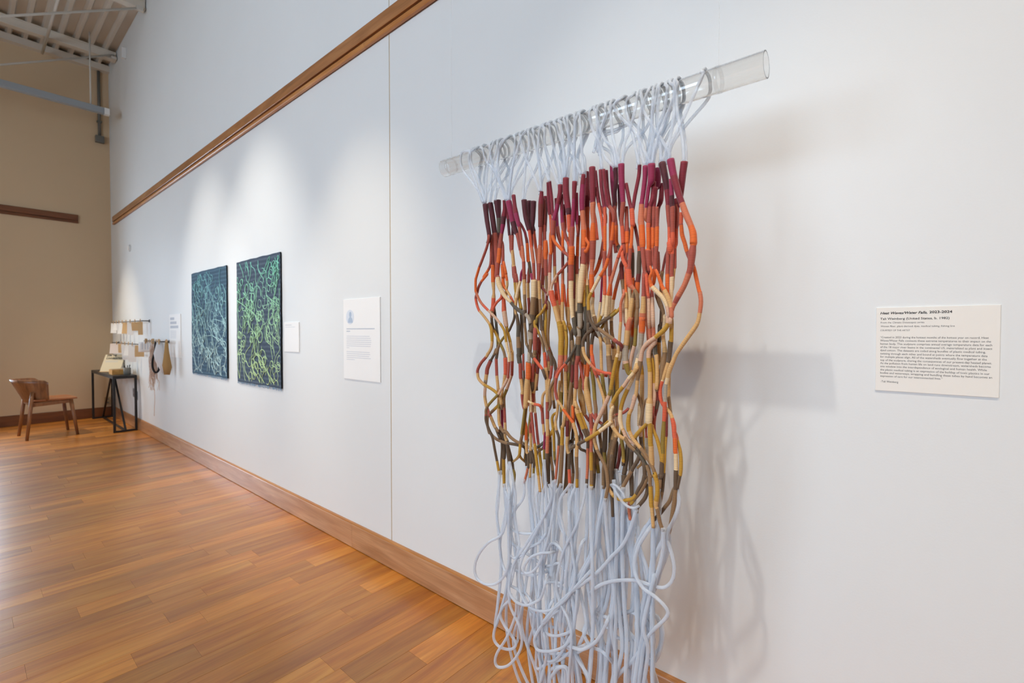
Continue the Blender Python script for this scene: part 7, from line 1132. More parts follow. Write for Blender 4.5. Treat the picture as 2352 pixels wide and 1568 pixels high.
for fr in (0.035, 0.905):
    c = RA.lerp(RB, fr); h = (RB - RA).normalized() * 0.0045
    pipe_mesh('line_wrap', c - h, c + h, 0.0296, 0.0286, M['wrap'])
    MB().cyl(c - SO + Vector((0, 0, 0.029)), Vector((c.x, c.y, CEIL_Z + 0.04)) - SO, 0.0005, n=6).build('fishing_line', M['line'], sculpture)
for line in LOOPS.strip().split('\n'):
    tube_obj('tube_loop', parse(line), M['tubing_top'], sculpture, SO, 0.006, 12)
for line in CORDS.strip().split('\n'):
    tube_obj('wrapped_cord', parse(line), M['thread'], sculpture, SO, 0.006, 10, True)
for line in TUBES.strip().split('\n'):
    tube_obj('clear_tube', parse(line), M['tubing'], sculpture, SO, 0.006, 12)

# ================================================================= WALL TEXTS
def text_mesh(name, body, x0, x1, z, size, m, parent, y, shear=0.0, weight=0.0, local=True, orient=None):
    """one line of lettering: starts at x0, ends at x1 (letter width follows), baseline z, on the plane y"""
    cu = bpy.data.curves.new(name, 'FONT')
    cu.body = body; cu.size = size; cu.shear = shear; cu.offset = weight; cu.extrude = 0.0; cu.resolution_u = 2
    tmp = bpy.data.objects.new(name, cu)
    COL.objects.link(tmp)
    dg = bpy.context.evaluated_depsgraph_get()
    me = bpy.data.meshes.new_from_object(tmp.evaluated_get(dg))
    me.name = name
    bpy.data.objects.remove(tmp)
    xs_ = [v.co.x for v in me.vertices]
    mn, mx = min(xs_), max(xs_)
    k = (x1 - x0) / (mx - mn)
    for v in me.vertices:
        px, pz = (v.co.x - mn) * k + x0, v.co.y + z
        v.co = (px, y, pz)
    me.materials.clear(); me.materials.append(m)
    return link(bpy.data.objects.new(name, me), parent)

# the big label at right (front face at y = -0.0125)
LX0, LX1, LZ0, LZ1 = -0.077, 0.1425, 1.1325, 1.3405
lab = empty('artwork_label', (LX0, 0, LZ0), 'white artwork label headed Heat Waves/Water Falls on the gallery wall', 'label')
MB().box(0, LX1 - LX0, -0.0035, -0.0003, 0, LZ1 - LZ0).build('foam_board', M['board'], lab, bevel=0.0004)
for spec in LABEL_LINES:
    body, x0, x1, z, size, shear, wt = spec
    text_mesh('text_line', body, x0 - LX0, x1 - LX0, z - LZ0, size, M['ink'], lab, -0.0037, shear, wt)

def wall_panel(name, label, x0, x1, z0, z1, m, t=0.006, gap=0.0003):
    root = empty(name, (x0, 0, z0), label, 'label')
    MB().box(0, x1 - x0, -gap - t, -gap, 0, z1 - z0).build('panel', m, root, bevel=0.0008)
    return root
def strips(root, rows, m, y, th=0.0004):
    for (a, b_, z, h) in rows:
        MB().box(a, b_, y - th, y, z, z + h).build('text_line', m, root)

# portrait panel beside the joint
px0, px1, pz0, pz1 = -2.627, -2.246, 1.000, 1.473
bio = wall_panel('portrait_panel', 'tall white biography panel with small round portrait beside the wall joint', px0, px1, pz0, pz1, M['board_bright'])
W_, H_ = px1 - px0, pz1 - pz0
yb = -0.0064
ctr = Vector((0.075, 0, H_ - 0.105))
mb = MB(); mb.cyl((ctr.x, yb, ctr.z), (ctr.x, yb - 0.0006, ctr.z), 0.043, n=40); por = mb.build('portrait', M['photo_tone'], bio)
por['label'] = 'pale blue round portrait print'
sil = [(0.0, 0.0)]
head = [(ctr.x + 0.004 + 0.013 * math.cos(t), ctr.z + 0.014 + 0.017 * math.sin(t)) for t in [2 * math.pi * k / 20 for k in range(20)]]
mesh_obj('head_shape', [(a, yb - 0.0008, z) for a, z in head], [tuple(range(20))[::-1]], M['photo_dark'], por)
sh = []
for k in range(21):
    t = math.pi * k / 20
    sh.append((ctr.x + 0.004 + 0.026 * math.cos(t), ctr.z - 0.034 + 0.034 * math.sin(t) ** 0.8))
mesh_obj('shoulder_shape', [(a, yb - 0.0008, z) for a, z in sh], [tuple(range(21))[::-1]], M['photo_dark'], por)
rows = [(0.035, 0.33, H_ - 0.178, 0.006), (0.035, 0.075, H_ - 0.192, 0.006)]
strips(bio, rows, M['grey_ink2'], yb)
rows = []
for i, wd in enumerate((0.245, 0.255, 0.262, 0.262, 0.258, 0.255, 0.03, None, 0.245, 0.25, 0.24, 0.255, 0.09)):
    if wd: rows.append((0.035, 0.035 + wd, H_ - 0.220 - i * 0.0115, 0.0038))
strips(bio, rows, M['grey_ink'], yb)

# small label beside the right tapestry
sl = wall_panel('tapestry_label', 'small blank-looking white label just right of the larger tapestry', -3.432, -3.207, 1.141, 1.348, M['board_bright'])
strips(sl, [(0.02, 0.12, 0.185, 0.005), (0.02, 0.17, 0.172, 0.003)], M['grey_ink'], yb)

# tall text panel by the hanging bags
tp = wall_panel('text_panel', 'tall white text panel with three grey heading lines beside the hanging bags', -6.285, -5.878, 1.005, 1.472, M['board_bright'])
strips(tp, [(0.04, 0.19, 0.405, 0.028), (0.04, 0.27, 0.360, 0.028), (0.04, 0.33, 0.315, 0.028)], M['grey_ink2'], yb)
strips(tp, [(0.04, 0.25, 0.28 - i * 0.018, 0.006) for i in range(5)], M['grey_ink'], yb)

# ================================================================= TAPESTRIES
def tapestry(label, x0, x1, z0, z1, weave, top_rgb, bot_rgb, seed, ncord):
    root = empty('tapestry', (x0, 0, z0), label, 'tapestry', 'dark woven tapestries with couched cord drawing')
    w, h = x1 - x0, z1 - z0
    rg = random.Random(seed)
    nx, nz = 14, 14
    v = []; f = []
    Y0 = -0.014
    def edge(u, k):
        return 0.0015 * math.sin(u * 9 + k) + 0.001 * math.sin(u * 23 + 2 * k)
    for j in range(nz + 1):
        for i in range(nx + 1):
            u, t = i / nx, j / nz
            xx = u * w + (edge(t * 3, seed) if i in (0, nx) else 0)
            zz = t * h + (edge(u * 3, seed + 2) if j in (0, nz) else 0)
            v.append((xx, Y0 - 0.002 * math.sin(u * 7 + t * 5), zz))
    n1 = len(v)
    v += [(a, -0.004, c) for a, b_, c in v]
    for j in range(nz):
        for i in range(nx):
            a = j * (nx + 1) + i
            f.append((a, a + 1, a + nx + 2, a + nx + 1))
    loop = [i for i in range(nx + 1)] + [(j + 1) * (nx + 1) - 1 for j in range(1, nz + 1)] + [nz * (nx + 1) + i for i in range(nx - 1, -1, -1)] + [j * (nx + 1) for j in range(nz - 1, 0, -1)]
    side = []
    for a, b_ in zip(loop, loop[1:] + loop[:1]):
        f.append((b_, a, a + n1, b_ + n1)); side.append(len(f) - 1)
    cl = mesh_obj('cloth', v, f, weave, root)
    cl.data.materials.append(M['edge_dark'])
    for s_ in side: cl.data.polygons[s_].material_index = 1
    # frayed lower fringe
    fb = MB()
    for k in range(150):
        a = rg.uniform(0.0, w); l = rg.uniform(0.006, 0.02)
        fb.bar((a, -0.011, 0.004), (a + rg.uniform(-0.008, 0.008), -0.012, -l), 0.0022)
    fr = fb.build('fringe', M['fringe'], root); fr['kind'] = 'stuff'
    # couched cord drawing
    VV = []; FF = []; CC = []
    def cord(pts, rad):
        path = [(Vector((a, -0.0155, z)), rad, 'b') for a, z in pts]
        vs, fs, al, cs = sweep(path, 0.010, 5)
        n = len(VV)
        VV.extend(vs)
        for q in fs:
            FF.append(tuple(i + n for i in q))
            zc = sum(vs[i].z for i in q) / len(q) / h
            zc = max(0, min(1, zc))
            CC.append((tuple(b_ * (1 - zc) + a * zc for a, b_ in zip(lin(top_rgb), lin(bot_rgb))), len(q)))
    m_ = 0.012
    for k in range(ncord):
        a, z = rg.uniform(0.03, w - 0.03), rg.uniform(0.03, h - 0.03)
        vert = rg.random() < 0.38
        ang = rg.choice((-1, 1)) * math.pi / 2 + rg.uniform(-0.4, 0.4) if vert else rg.uniform(0, 6.28)
        turn = rg.uniform(-0.5, 0.5)
        pts = []
        n = rg.randint(14, 34) if vert else rg.randint(12, 30)
        for s_ in range(n):
            pts.append((a, z))
            if rg.random() < 0.22:
                turn = rg.uniform(-0.35, 0.35) if vert else rg.choice((-1, 1)) * rg.uniform(0.3, 0.95)
            ang += turn
            if vert and abs(math.sin(ang)) < 0.5:
                turn = -turn
            st = 0.021
            a += st * math.cos(ang); z += st * math.sin(ang)
            if not (m_ < a < w - m_):
                a = min(max(a, m_), w - m_); ang = math.pi - ang
            if not (m_ < z < h - m_):
                break
        cord(pts, rg.uniform(0.0019, 0.0031))
    me = bpy.data.meshes.new('couched_cords')
    me.from_pydata([tuple(q) for q in VV], [], FF)
    ca = me.color_attributes.new('Col', 'FLOAT_COLOR', 'CORNER')
    buf = []
    for c, n in CC: buf += [*c, 1.0] * n
    ca.data.foreach_set('color', buf)
    me.update(); me.materials.append(M['couching'])
    o = link(bpy.data.objects.new('couched_cords', me), root)
    o['kind'] = 'stuff'
tapestry('dark slate tapestry with pale blue looping lines, nearer the far corner', -5.472, -4.524, 0.877, 1.855, M['weave_a'], (120, 184, 192), (204, 232, 232), 3, 104)
tapestry('charcoal tapestry with green looping lines, nearer the small white label', -4.293, -3.470, 0.871, 1.854, M['weave_b'], (134, 214, 196), (208, 230, 168), 8, 100)

# ================================================================= CORNER: TABLE, CHAIR, TAGS
TX0, TX1, TY0, TY1, TZ = -9.19, -7.69, -0.272, -0.028, 0.722
tb = empty('console_table', ((TX0 + TX1) / 2, (TY0 + TY1) / 2, 0), 'narrow black metal frame table with triangular brace against the gallery wall', 'table')
def T(p): return (p[0] - (TX0 + TX1) / 2, p[1] - (TY0 + TY1) / 2, p[2])
q = 0.025
for xx in (TX0 + q / 2, TX1 - q / 2):
    for yy in (TY0 + q / 2, TY1 - q / 2):
        MB().bar(T((xx, yy, 0)), T((xx, yy, TZ - 0.012)), q).build('leg', M['black_metal'], tb)
    MB().bar(T((xx, TY0 + q, q / 2)), T((xx, TY1 - q, q / 2)), q * 0.9).build('foot_bar', M['black_metal'], tb)
    MB().bar(T((xx, (TY0 + TY1) / 2, q * 0.9)), T(((TX0 + TX1) / 2 + (0.09 if xx > -8.4 else -0.09), (TY0 + TY1) / 2, TZ - 0.035)), q * 0.8).build('diagonal_brace', M['black_metal'], tb)
    MB().bar(T((xx, TY0 + q, TZ - 0.026)), T((xx, TY1 - q, TZ - 0.026)), 0.026).build('end_rail', M['black_metal'], tb)
MB().bar(T((TX0 + q * 1.0, (TY0 + TY1) / 2, q / 2)), T((TX1 - q * 1.0, (TY0 + TY1) / 2, q / 2)), q * 0.8).build('stretcher', M['black_metal'], tb)
for yy in (TY0 + 0.016, TY1 - 0.016):
    MB().bar(T((TX0 + q, yy, TZ - 0.026)), T((TX1 - q, yy, TZ - 0.026)), 0.026).build('long_rail', M['black_metal'], tb)
tt = MB().box(TX0 + 0.75 + 8.44 - 0.75 - 8.44 - (TX0 + TX1) / 2, TX1 - (TX0 + TX1) / 2, TY0 - (TY0 + TY1) / 2, TY1 - (TY0 + TY1) / 2, TZ - 0.012, TZ).build('table_top', M['black_metal'], tb, bevel=0.002)

# slanted sign
sg = empty('table_sign', (-8.55, -0.165, TZ), 'slanted cream sign reading JOIN THE CONVERSATION on the narrow table', 'sign', rz=math.radians(-40))
hw, hh, lean = 0.125, 0.235, 0.13
v = [(0, -hw, 0.004), (0, hw, 0.004), (-lean, hw, hh), (-lean, -hw, hh), (-0.008, -hw, 0.004), (-0.008, hw, 0.004), (-lean - 0.008, hw, hh), (-lean - 0.008, -hw, hh)]
f = [(0, 1, 2, 3), (7, 6, 5, 4), (0, 4, 5, 1), (1, 5, 6, 2), (2, 6, 7, 3), (3, 7, 4, 0)]
mesh_obj('sign_board', v, f, M['cream_board'], sg)
MB().box(-0.012, 0.022, -hw, hw, 0.0, 0.006).build('sign_ledge', M['bamboo'], sg)
MB().bar((-lean * 0.8 - 0.01, 0, hh * 0.8), (-0.15, 0, 0.004), 0.03, 0.004).build('easel_leg', M['cream_board'], sg)
def sign_text(body, y0, y1, hgt, size):
    o = text_mesh('text_line', body, y0, y1, 0.0, size, M['ink'], sg, 0.0, 0, 0.0012)
    for vt in o.data.vertices:
        yy, up = vt.co.x, vt.co.z + hgt
        fr = up / hh
        vt.co = (-lean * fr + 0.0012, yy, up)
sign_text('JOIN THE', -0.100, 0.020, 0.212, 0.034)
sign_text('CONVERSATION', -0.100, 0.108, 0.172, 0.034)
for i in range(4):
    zc = 0.145 - i * 0.016; fr = zc / hh
    mesh_obj('text_line', [(-lean * fr + 0.001, -0.1, zc), (-lean * fr + 0.001, 0.06 - 0.02 * (i == 3), zc), (-lean * (zc + 0.005) / hh + 0.001, 0.06 - 0.02 * (i == 3), zc + 0.005), (-lean * (zc + 0.005) / hh + 0.001, -0.1, zc + 0.005)], [(0, 1, 2, 3)], M['grey_ink2'], sg)

# wooden box
wb = empty('wooden_box', (-8.02, -0.155, TZ), 'low open wooden box holding cards on the narrow table', 'box')
bw, bd_, bh, tk = 0.20, 0.085, 0.062, 0.008
MB().box(-bw / 2, bw / 2, -bd_, bd_, 0.0, tk).build('base', M['bamboo'], wb)
for s_ in (-1, 1):
    MB().box(min(s_ * bw / 2, s_ * (bw / 2 - tk)), max(s_ * bw / 2, s_ * (bw / 2 - tk)), -bd_, bd_, tk, bh).build('side', M['bamboo'], wb)
    MB().box(-bw / 2 + tk, bw / 2 - tk, min(s_ * bd_, s_ * (bd_ - tk)), max(s_ * bd_, s_ * (bd_ - tk)), tk, bh).build('side', M['bamboo'], wb)
for k in range(6):
    cdk = MB().box(-0.06 + k * 0.022, -0.056 + k * 0.022, -0.065, 0.065, TZ * 0 + 0.0, 0.060).build('paper_card', M['kraft'] if k % 2 else M['cream_board'])
    cdk.location = (-8.02, -0.155, TZ + tk + 0.001)
    tag(cdk, 'upright card in the low wooden box, %s from the cup end' % ('sixth', 'fifth', 'fourth', 'third', 'second', 'first')[k], 'card', 'cards in the wooden box')
# pen cup and pens
def lathe(name, prof, m, parent, n=28):
    v = []; f = []
    for r, z in prof:
        for k in range(n):
            t = 2 * math.pi * k / n
            v.append((r * math.cos(t), r * math.sin(t), z))
    for i in range(len(prof) - 1):
        for k in range(n):
            j = (k + 1) % n
            f.append((i * n + k, i * n + j, (i + 1) * n + j, (i + 1) * n + k))
    f.append(tuple(range(n))[::-1]); f.append(tuple(range((len(prof) - 1) * n, len(prof) * n)))
    return mesh_obj(name, v, f, m, parent, True)
cup = empty('pen_cup', (-7.84, -0.10, TZ), 'grey ceramic cup holding pens on the narrow table', 'cup')
lathe('cup_body', [(0.034, 0.0), (0.039, 0.004), (0.040, 0.088), (0.037, 0.089), (0.036, 0.008), (0.0005, 0.007)], M['ceramic'], cup)
for k, (dx, dy, l) in enumerate(((0.018, 0.022, 0.15), (-0.022, 0.008, 0.14), (0.006, -0.022, 0.145))):
    pn = empty('pen', (-7.84, -0.10, TZ + 0.009), 'black pen in the grey ceramic cup, ' + ('leaning towards the gallery wall', 'leaning towards the far wall', 'leaning towards the chair')[k], 'pen', 'pens in the cup')
    a = Vector((dx * 0.45, dy * 0.45, 0.002)); e = Vector((dx, dy, 0)).normalized() * 0.032 + Vector((0, 0, l - 0.03))
    MB().cyl(a, a.lerp(e, 0.82), 0.0042, n=10).build('barrel', M['black_metal'], pn)
    MB().cyl(a.lerp(e, 0.82), e, 0.005, n=10).build('cap', M['ink'], pn)

# chair, seen from its side, facing the gallery wall
ch = empty('wooden_chair', (-8.17, -0.83, 0), 'brown wooden chair with curved plywood back facing the gallery wall', 'chair', rz=math.radians(5.2))
def leg(x0, y0, x1, y1, z1, r0=0.015, r1=0.021):
    MB().cyl((x0, y0, 0.0), (x1, y1, z1), r0, r1, n=14).build('leg', M['walnut'], ch, smooth=True)
leg(0.225, -0.215, 0.195, -0.155, 0.56)
leg(-0.225, -0.215, -0.195, -0.155, 0.56)
leg(0.225, 0.235, 0.185, 0.185, 0.44)
leg(-0.225, 0.235, -0.185, 0.185, 0.44)
# seat: rounded, dished plywood
def rounded_rect(hx, hy, r, n=8):
    pts = []
    for cx, cy2, a0 in ((hx - r, hy - r, 0), (-hx + r, hy - r, 90), (-hx + r, -hy + r, 180), (hx - r, -hy + r, 270)):
        for k in range(n + 1):
            t = math.radians(a0 + 90 * k / n)
            pts.append((cx + r * math.cos(t), cy2 + r * math.sin(t)))
    return pts
rr_ = rounded_rect(0.225, 0.215, 0.06)
v = []; f = []; n = len(rr_)
def seat_z(a, b2): return 0.452 + 0.016 * (b2 / 0.22) ** 2 * (1 if b2 < 0 else 0.2) + 0.01 * (a / 0.22) ** 2
for sc_ in (1.0, 0.66, 0.33):
    v += [(a * sc_, b2 * sc_ + 0.035, seat_z(a * sc_, b2 * sc_)) for a, b2 in rr_]
for sc_ in (0.33, 0.66, 1.0):
    v += [(a * sc_, b2 * sc_ + 0.035, seat_z(a * sc_, b2 * sc_) - 0.017) for a, b2 in rr_]
for i in range(5):
    for k in range(n):
        j = (k + 1) % n
        f.append((i * n + k, (i + 1) * n + k, (i + 1) * n + j, i * n + j))
for k in range(n):
    j = (k + 1) % n
    f.append((k, j, 5 * n + j, 5 * n + k))
f.append(tuple(range(2 * n, 3 * n))); f.append(tuple(range(3 * n, 4 * n))[::-1])
mesh_obj('seat', v, f, M['walnut_seat'], ch, False)
for s_ in (-1, 1):
    MB().bar((s_ * 0.19, -0.165, 0.405), (s_ * 0.185, 0.185, 0.422), 0.022, 0.04).build('side_rail', M['walnut'], ch, bevel=0.004)
MB().bar((-0.185, 0.185, 0.418), (0.185, 0.185, 0.418), 0.022, 0.036).build('front_rail', M['walnut'], ch, bevel=0.004)
MB().bar((-0.19, -0.165, 0.418), (0.19, -0.165, 0.418), 0.022, 0.036).build('back_rail', M['walnut'], ch, bevel=0.004)
# wrap-round back shell
v = []; f = []
NA, NZ = 28, 6
def shell(t, u, off):
    ang = math.radians(-86 + 172 * t - 90)
    flare = 0.93 + 0.14 * u
    taper = abs(2 * t - 1)
    rx, ry = (0.245 + off) * flare, (0.235 + off) * flare
    zlo = 0.435 + 0.004 * taper
    zhi = 0.712 - 0.012 * taper ** 3
    k = 1.0
    if taper > 0.86:
        e = (taper - 0.86) / 0.14
        mid = (zlo + zhi) / 2; half = (zhi - zlo) / 2 * math.sqrt(max(0.02, 1 - e ** 3 * 0.38))
        zlo, zhi = mid - half, mid + half
    return (rx * math.cos(ang), ry * math.sin(ang) - 0.005 - 0.085 * (u - 0.3) * (1 - 0.9 * taper ** 2), zlo + (zhi - zlo) * u)
for off in (0.0, -0.013):
    for i in range(NA + 1):
        for j in range(NZ + 1):
            v.append(shell(i / NA, j / NZ, off))
g = (NA + 1) * (NZ + 1)
for i in range(NA):
    for j in range(NZ):
        a = i * (NZ + 1) + j; b2 = a + NZ + 1
        f.append((a, b2, b2 + 1, a + 1)); f.append((g + a, g + a + 1, g + b2 + 1, g + b2))
for i in range(NA):
    a = i * (NZ + 1); b2 = a + NZ + 1
    f.append((b2, a, g + a, g + b2)); f.append((a + NZ, b2 + NZ, g + b2 + NZ, g + a + NZ))
for j in range(NZ):
    f.append((j + 1, j, g + j, g + j + 1)); c0 = NA * (NZ + 1) + j
    f.append((c0, c0 + 1, g + c0 + 1, g + c0))
mesh_obj('backrest', [(a, b2 if True else 0, c) for a, b2, c in v], f, M['walnut'], ch, True)

# outlets
def outlet(loc, axis, label, m, w=0.072, h=0.115):
    r = empty('wall_outlet', loc, label, 'outlet', 'wall outlets in the far corner')
    if axis == 'y':
        MB().box(-w / 2, w / 2, -0.006, -0.0003, -h / 2, h / 2).build('plate', m, r, bevel=0.0015)
        for s_ in (-1, 1):
            MB().box(-0.014, 0.014, -0.0075, -0.006, s_ * 0.025 - 0.012, s_ * 0.025 + 0.012).build('socket', M['conduit'], r)
    else:
        MB().box(0.0003, 0.006, -w / 2, w / 2, -h / 2, h / 2).build('plate', m, r, bevel=0.0015)
        for s_ in (-1, 1):
            MB().box(0.006, 0.0075, -0.014, 0.014, s_ * 0.025 - 0.012, s_ * 0.025 + 0.012).build('socket', M['conduit'], r)
outlet((-8.015, 0, 0.462), 'y', 'grey wall outlet under the narrow table, nearer the far corner', M['outlet'])
outlet((-7.835, 0, 0.438), 'y', 'grey wall outlet under the narrow table, nearer the tapestries', M['outlet'])
outlet((FAR_X, -0.075, 0.235), 'x', 'tan wall outlet low on the far wall behind the table', M['outlet_tan'])

# rails with clipped paper tags
def rail(label, x0, x1, z, y=-0.075, inset=0.02):
    r = empty('wire_rail', (x0, 0, z), label, 'rail', 'thin metal rails on the gallery wall')
    MB().cyl((0, y, 0), (x1 - x0, y, 0), 0.005, n=10).build('bar', M['black_metal'], r, smooth=True)
    for xx in (0.02, x1 - x0 - inset):
        MB().cyl((xx, -0.0003, 0), (xx, y, 0), 0.006, n=10).build('bracket', M['black_metal'], r, smooth=True)
        MB().cyl((xx, -0.0003, 0), (xx, -0.006, 0), 0.018, n=14).build('wall_flange', M['black_metal'], r)
    return r
rail('upper thin metal rail with clipped paper tags above the table', -8.88, -7.13, 1.415)
rail('lower thin metal rail with clipped paper tags above the table', -8.90, -7.14, 1.125)
rail('thin metal rail with hanging bags and net beside the text panel', -7.06, -6.02, 1.172, inset=0.30)

def paper_tag(x, z, w, h, yaw, tilt, m, what, rail_name, y=-0.075):
    r = empty('paper_tag', (x, y, z), '%s paper tag clipped to the %s, %s' % what, 'tag', 'paper tags clipped to the ' + rail_name)
    r.rotation_euler = (math.radians(tilt), 0, math.radians(yaw))
    rg = random.Random(int(x * 1000))
    nx, nz = 3, 5
    v = []; f = []
    bend = rg.uniform(-0.012, 0.012)
    for s_ in (0, 1):
        for j in range(nz + 1):
            for i in range(nx + 1):
                u, t = i / nx - 0.5, j / nz
                v.append((u * w, bend * t * t * 2 + s_ * 0.0008 - 0.006, -0.011 - t * h))
    g = (nx + 1) * (nz + 1)
    for j in range(nz):
        for i in range(nx):
            a = j * (nx + 1) + i
            f.append((a, a + nx + 1, a + nx + 2, a + 1)); f.append((g + a, g + a + 1, g + a + nx + 2, g + a + nx + 1))
    edge = [i for i in range(nx + 1)] + [(j + 1) * (nx + 1) - 1 for j in range(1, nz + 1)] + [nz * (nx + 1) + i for i in range(nx - 1, -1, -1)] + [j * (nx + 1) for j in range(nz - 1, 0, -1)]
    for a, b2 in zip(edge, edge[1:] + edge[:1]):
        f.append((a, b2, b2 + g, a + g))
    mesh_obj('sheet', v, f, m, r)
    MB().box(-0.004, 0.004, -0.0125, -0.0055, -0.022, 0.024).build('clothespin', M['pin'], r, bevel=0.001)
# (px-derived positions along each rail); yaw 90 faces the camera side of the room
for i, (x, w, h, yaw, m, c, pos) in enumerate((
        (-8.76, 0.075, 0.14, 48, 'paper', 'white', 'first from the far corner'), (-8.58, 0.060, 0.10, 50, 'paper', 'white', 'second from the far corner'),
        (-8.40, 0.070, 0.155, 46, 'paper', 'white', 'third from the far corner'), (-8.20, 0.075, 0.15, 44, 'paper', 'white', 'fourth from the far corner'),
        (-7.98, 0.080, 0.15, 50, 'kraft', 'tan', 'fifth from the far corner'), (-7.74, 0.080, 0.16, 42, 'paper', 'white', 'sixth from the far corner'),
        (-7.48, 0.100, 0.11, 40, 'kraft', 'tan', 'second from its near end'), (-7.22, 0.050, 0.16, 60, 'kraft', 'tan', 'last at its near end'))):
    paper_tag(x, 1.415, w, h, yaw, random.Random(i).uniform(-8, 4), M[m], (c, 'upper rail', pos), 'upper rail')
for i, (x, w, h, yaw, m, c, pos) in enumerate((
        (-8.58, 0.170, 0.14, 46, 'pink_paper', 'large rose-white', 'first from the far corner'), (-8.28, 0.075, 0.12, 60, 'kraft', 'tan', 'second from the far corner'),
        (-8.06, 0.100, 0.21, 44, 'paper', 'long white', 'third from the far corner'), (-7.86, 0.070, 0.15, 50, 'paper', 'white', 'fourth from the far corner'),
        (-7.64, 0.100, 0.22, 42, 'paper', 'long white', 'fifth from the far corner'), (-7.26, 0.110, 0.14, 45, 'kraft', 'wide tan', 'last at its near end'))):
    paper_tag(x, 1.125, w, h, yaw, random.Random(i + 40).uniform(-12, 6), M[m], (c, 'lower rail', pos), 'lower rail')

# things hanging from the third rail
def slab(name, label, cat, loc, prof, th, m, yaw, extra=None):
    """hanging cloth thing: outline (u, z) with thickness, pinched at the rail, plus a clip"""
    r = empty(name, loc, label, cat)
    r.rotation_euler = (0, 0, math.radians(yaw))
    n = len(prof)
    cu = sum(p[0] for p in prof) / n; cz = sum(p[1] for p in prof) / n
    v = []
    for s_, k in ((-1, 1.0), (-1, 0.55), (1, 0.55), (1, 1.0)):
        d = th * (0.25 if k == 1.0 else 1.0) * s_
        v += [(cu + (a - cu) * k, d, cz + (z - cz) * k) for a, z in prof]
    f = []
    for i in (0, 2):
        for k in range(n):
            j = (k + 1) % n
            f.append((i * n + k, i * n + j, (i + 1) * n + j, (i + 1) * n + k))
    for k in range(n):
        j = (k + 1) % n
        f.append((3 * n + k, 3 * n + j, j, k))
    f.append(tuple(range(n, 2 * n))); f.append(tuple(range(2 * n, 3 * n))[::-1])
    mesh_obj('body', v, f, m, r, True)
    MB().box(-0.006, 0.006, -0.012, 0.012, -0.03, 0.03).build('clothespin', M['pin'], r, bevel=0.001)
    return r
Z3, Y3 = 1.172, -0.075
slab('printed_card', 'small white card with dark stripes clipped at the rail end near the tags', 'card', (-6.93, Y3 - 0.01, Z3), [(-0.09, -0.012), (0.09, -0.012), (0.09, -0.13), (-0.09, -0.13)], 0.002, M['paper'], 40)
card = bpy.data.objects['printed_card']
for k, uu in enumerate((-0.045, -0.01, 0.02, 0.05)):
    MB().box(uu, uu + 0.008, -0.0034, -0.0024, -0.10, -0.012).build('printed_stripe', M['grey_ink2'], card)
MB().box(0.068, 0.088, -0.0036, -0.0024, -0.13, -0.09).build('printed_block', M['ink'], card)
wbag = slab('cloth_bag', 'white cloth bag hanging from the rail beside the text panel', 'bag', (-6.35, Y3 - 0.012, Z3), [(-0.02, -0.008), (0.03, -0.008), (0.045, -0.10), (0.05, -0.22), (0.03, -0.36), (0.0, -0.30), (-0.04, -0.2), (-0.05, -0.13)], 0.02, M['bag_white'], 72)
slab('cloth_bag', 'brown cloth bag hanging at the rail end beside the text panel', 'bag', (-6.06, Y3 - 0.012, Z3), [(-0.012, 0.02), (0.012, 0.02), (0.022, -0.10), (0.045, -0.27), (0.025, -0.35), (-0.025, -0.345), (-0.04, -0.25), (-0.022, -0.1)], 0.028, M['bag_brown'], 78)
pch = empty('black_pouch', (-6.52, Y3 - 0.005, Z3 - 0.16), 'black looped strap hanging under the rail between net and white bag', 'strap')
pts = [(Vector((a * 0.62, 0, z * 0.72 + 0.04)), 0.011, 'b') for a, z in ((0, 0.16), (-0.015, 0.0), (-0.05, -0.12), (-0.05, -0.25), (-0.01, -0.32), (0.04, -0.28), (0.05, -0.15), (0.02, -0.02), (0.005, 0.14))]
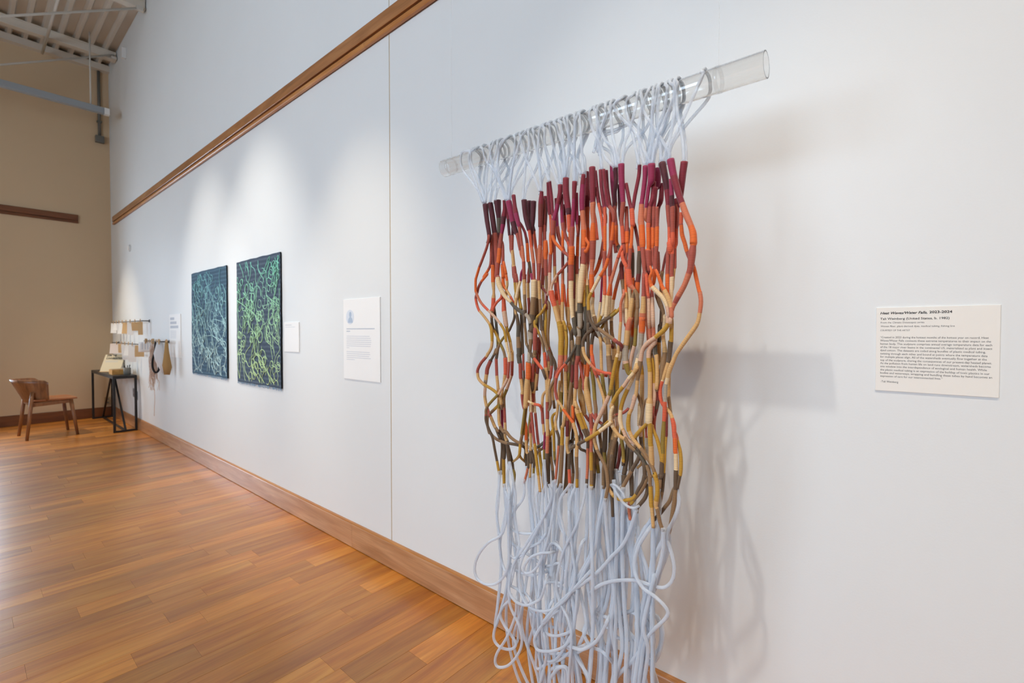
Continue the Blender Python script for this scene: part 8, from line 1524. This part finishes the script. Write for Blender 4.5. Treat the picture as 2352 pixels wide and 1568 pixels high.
o = tube_obj('strap_loop', pts, M['black_cloth'], pch, Vector((0, 0, 0)), 0.02, 8)
pts = [(Vector((a, -0.01, z)), 0.006, 'b') for a, z in ((0.04, -0.06), (0.07, -0.12), (0.06, -0.18))]
tube_obj('violet_tie', pts, M['violet'], pch, Vector((0, 0, 0)), 0.02, 8)
pch.rotation_euler = (0, 0, math.radians(60))
net = empty('string_net', (-6.66, Y3, Z3), 'pale pink tangled string net hanging from the rail with one long trailing string', 'net')
nb = MB(); rg = random.Random(9)
for k in range(64):
    a, z = rg.uniform(-0.03, 0.03), rg.uniform(-0.02, -0.15)
    prev = Vector((a, rg.uniform(-0.02, 0.02), z))
    for s_ in range(6):
        wdt = 0.06 if prev.z > -0.3 else 0.11
        nxt = Vector((max(-wdt, min(wdt, prev.x + rg.uniform(-0.04, 0.04))), max(-0.03, min(0.03, prev.y + rg.uniform(-0.02, 0.02))), max(-0.56, prev.z - rg.uniform(0.01, 0.12))))
        nb.bar(prev, nxt, 0.0026)
        prev = nxt
mesh = nb.build('mesh_strings', M['net'], net); mesh['kind'] = 'stuff'
pts = [(Vector((a, 0, z)), 0.003, 'b') for a, z in ((0.0, -0.02), (0.01, -0.5), (0.03, -0.58), (0.045, -0.66), (0.02, -0.76), (0.005, -0.86))]
tube_obj('trailing_string', pts, M['net'], net, Vector((0, 0, 0)), 0.03, 6)
MB().box(-0.006, 0.006, -0.012, 0.012, -0.03, 0.03).build('clothespin', M['pin'], net)
for k, xx in enumerate((-6.86, -6.78, -6.70, -6.58, -6.46, -6.40)):
    pin = empty('clothespin', (xx, Y3, Z3), 'small wooden clothespin on the bag rail, %s from the far corner' % ('first', 'second', 'third', 'fourth', 'fifth', 'sixth')[k], 'clothespin', 'spare clothespins on the bag rail')
    MB().box(-0.004, 0.004, -0.0115, -0.0055, -0.020, 0.022).build('jaw', M['pin'], pin)
    MB().box(-0.004, 0.004, 0.0055, 0.0115, -0.020, 0.022).build('jaw', M['pin'], pin)
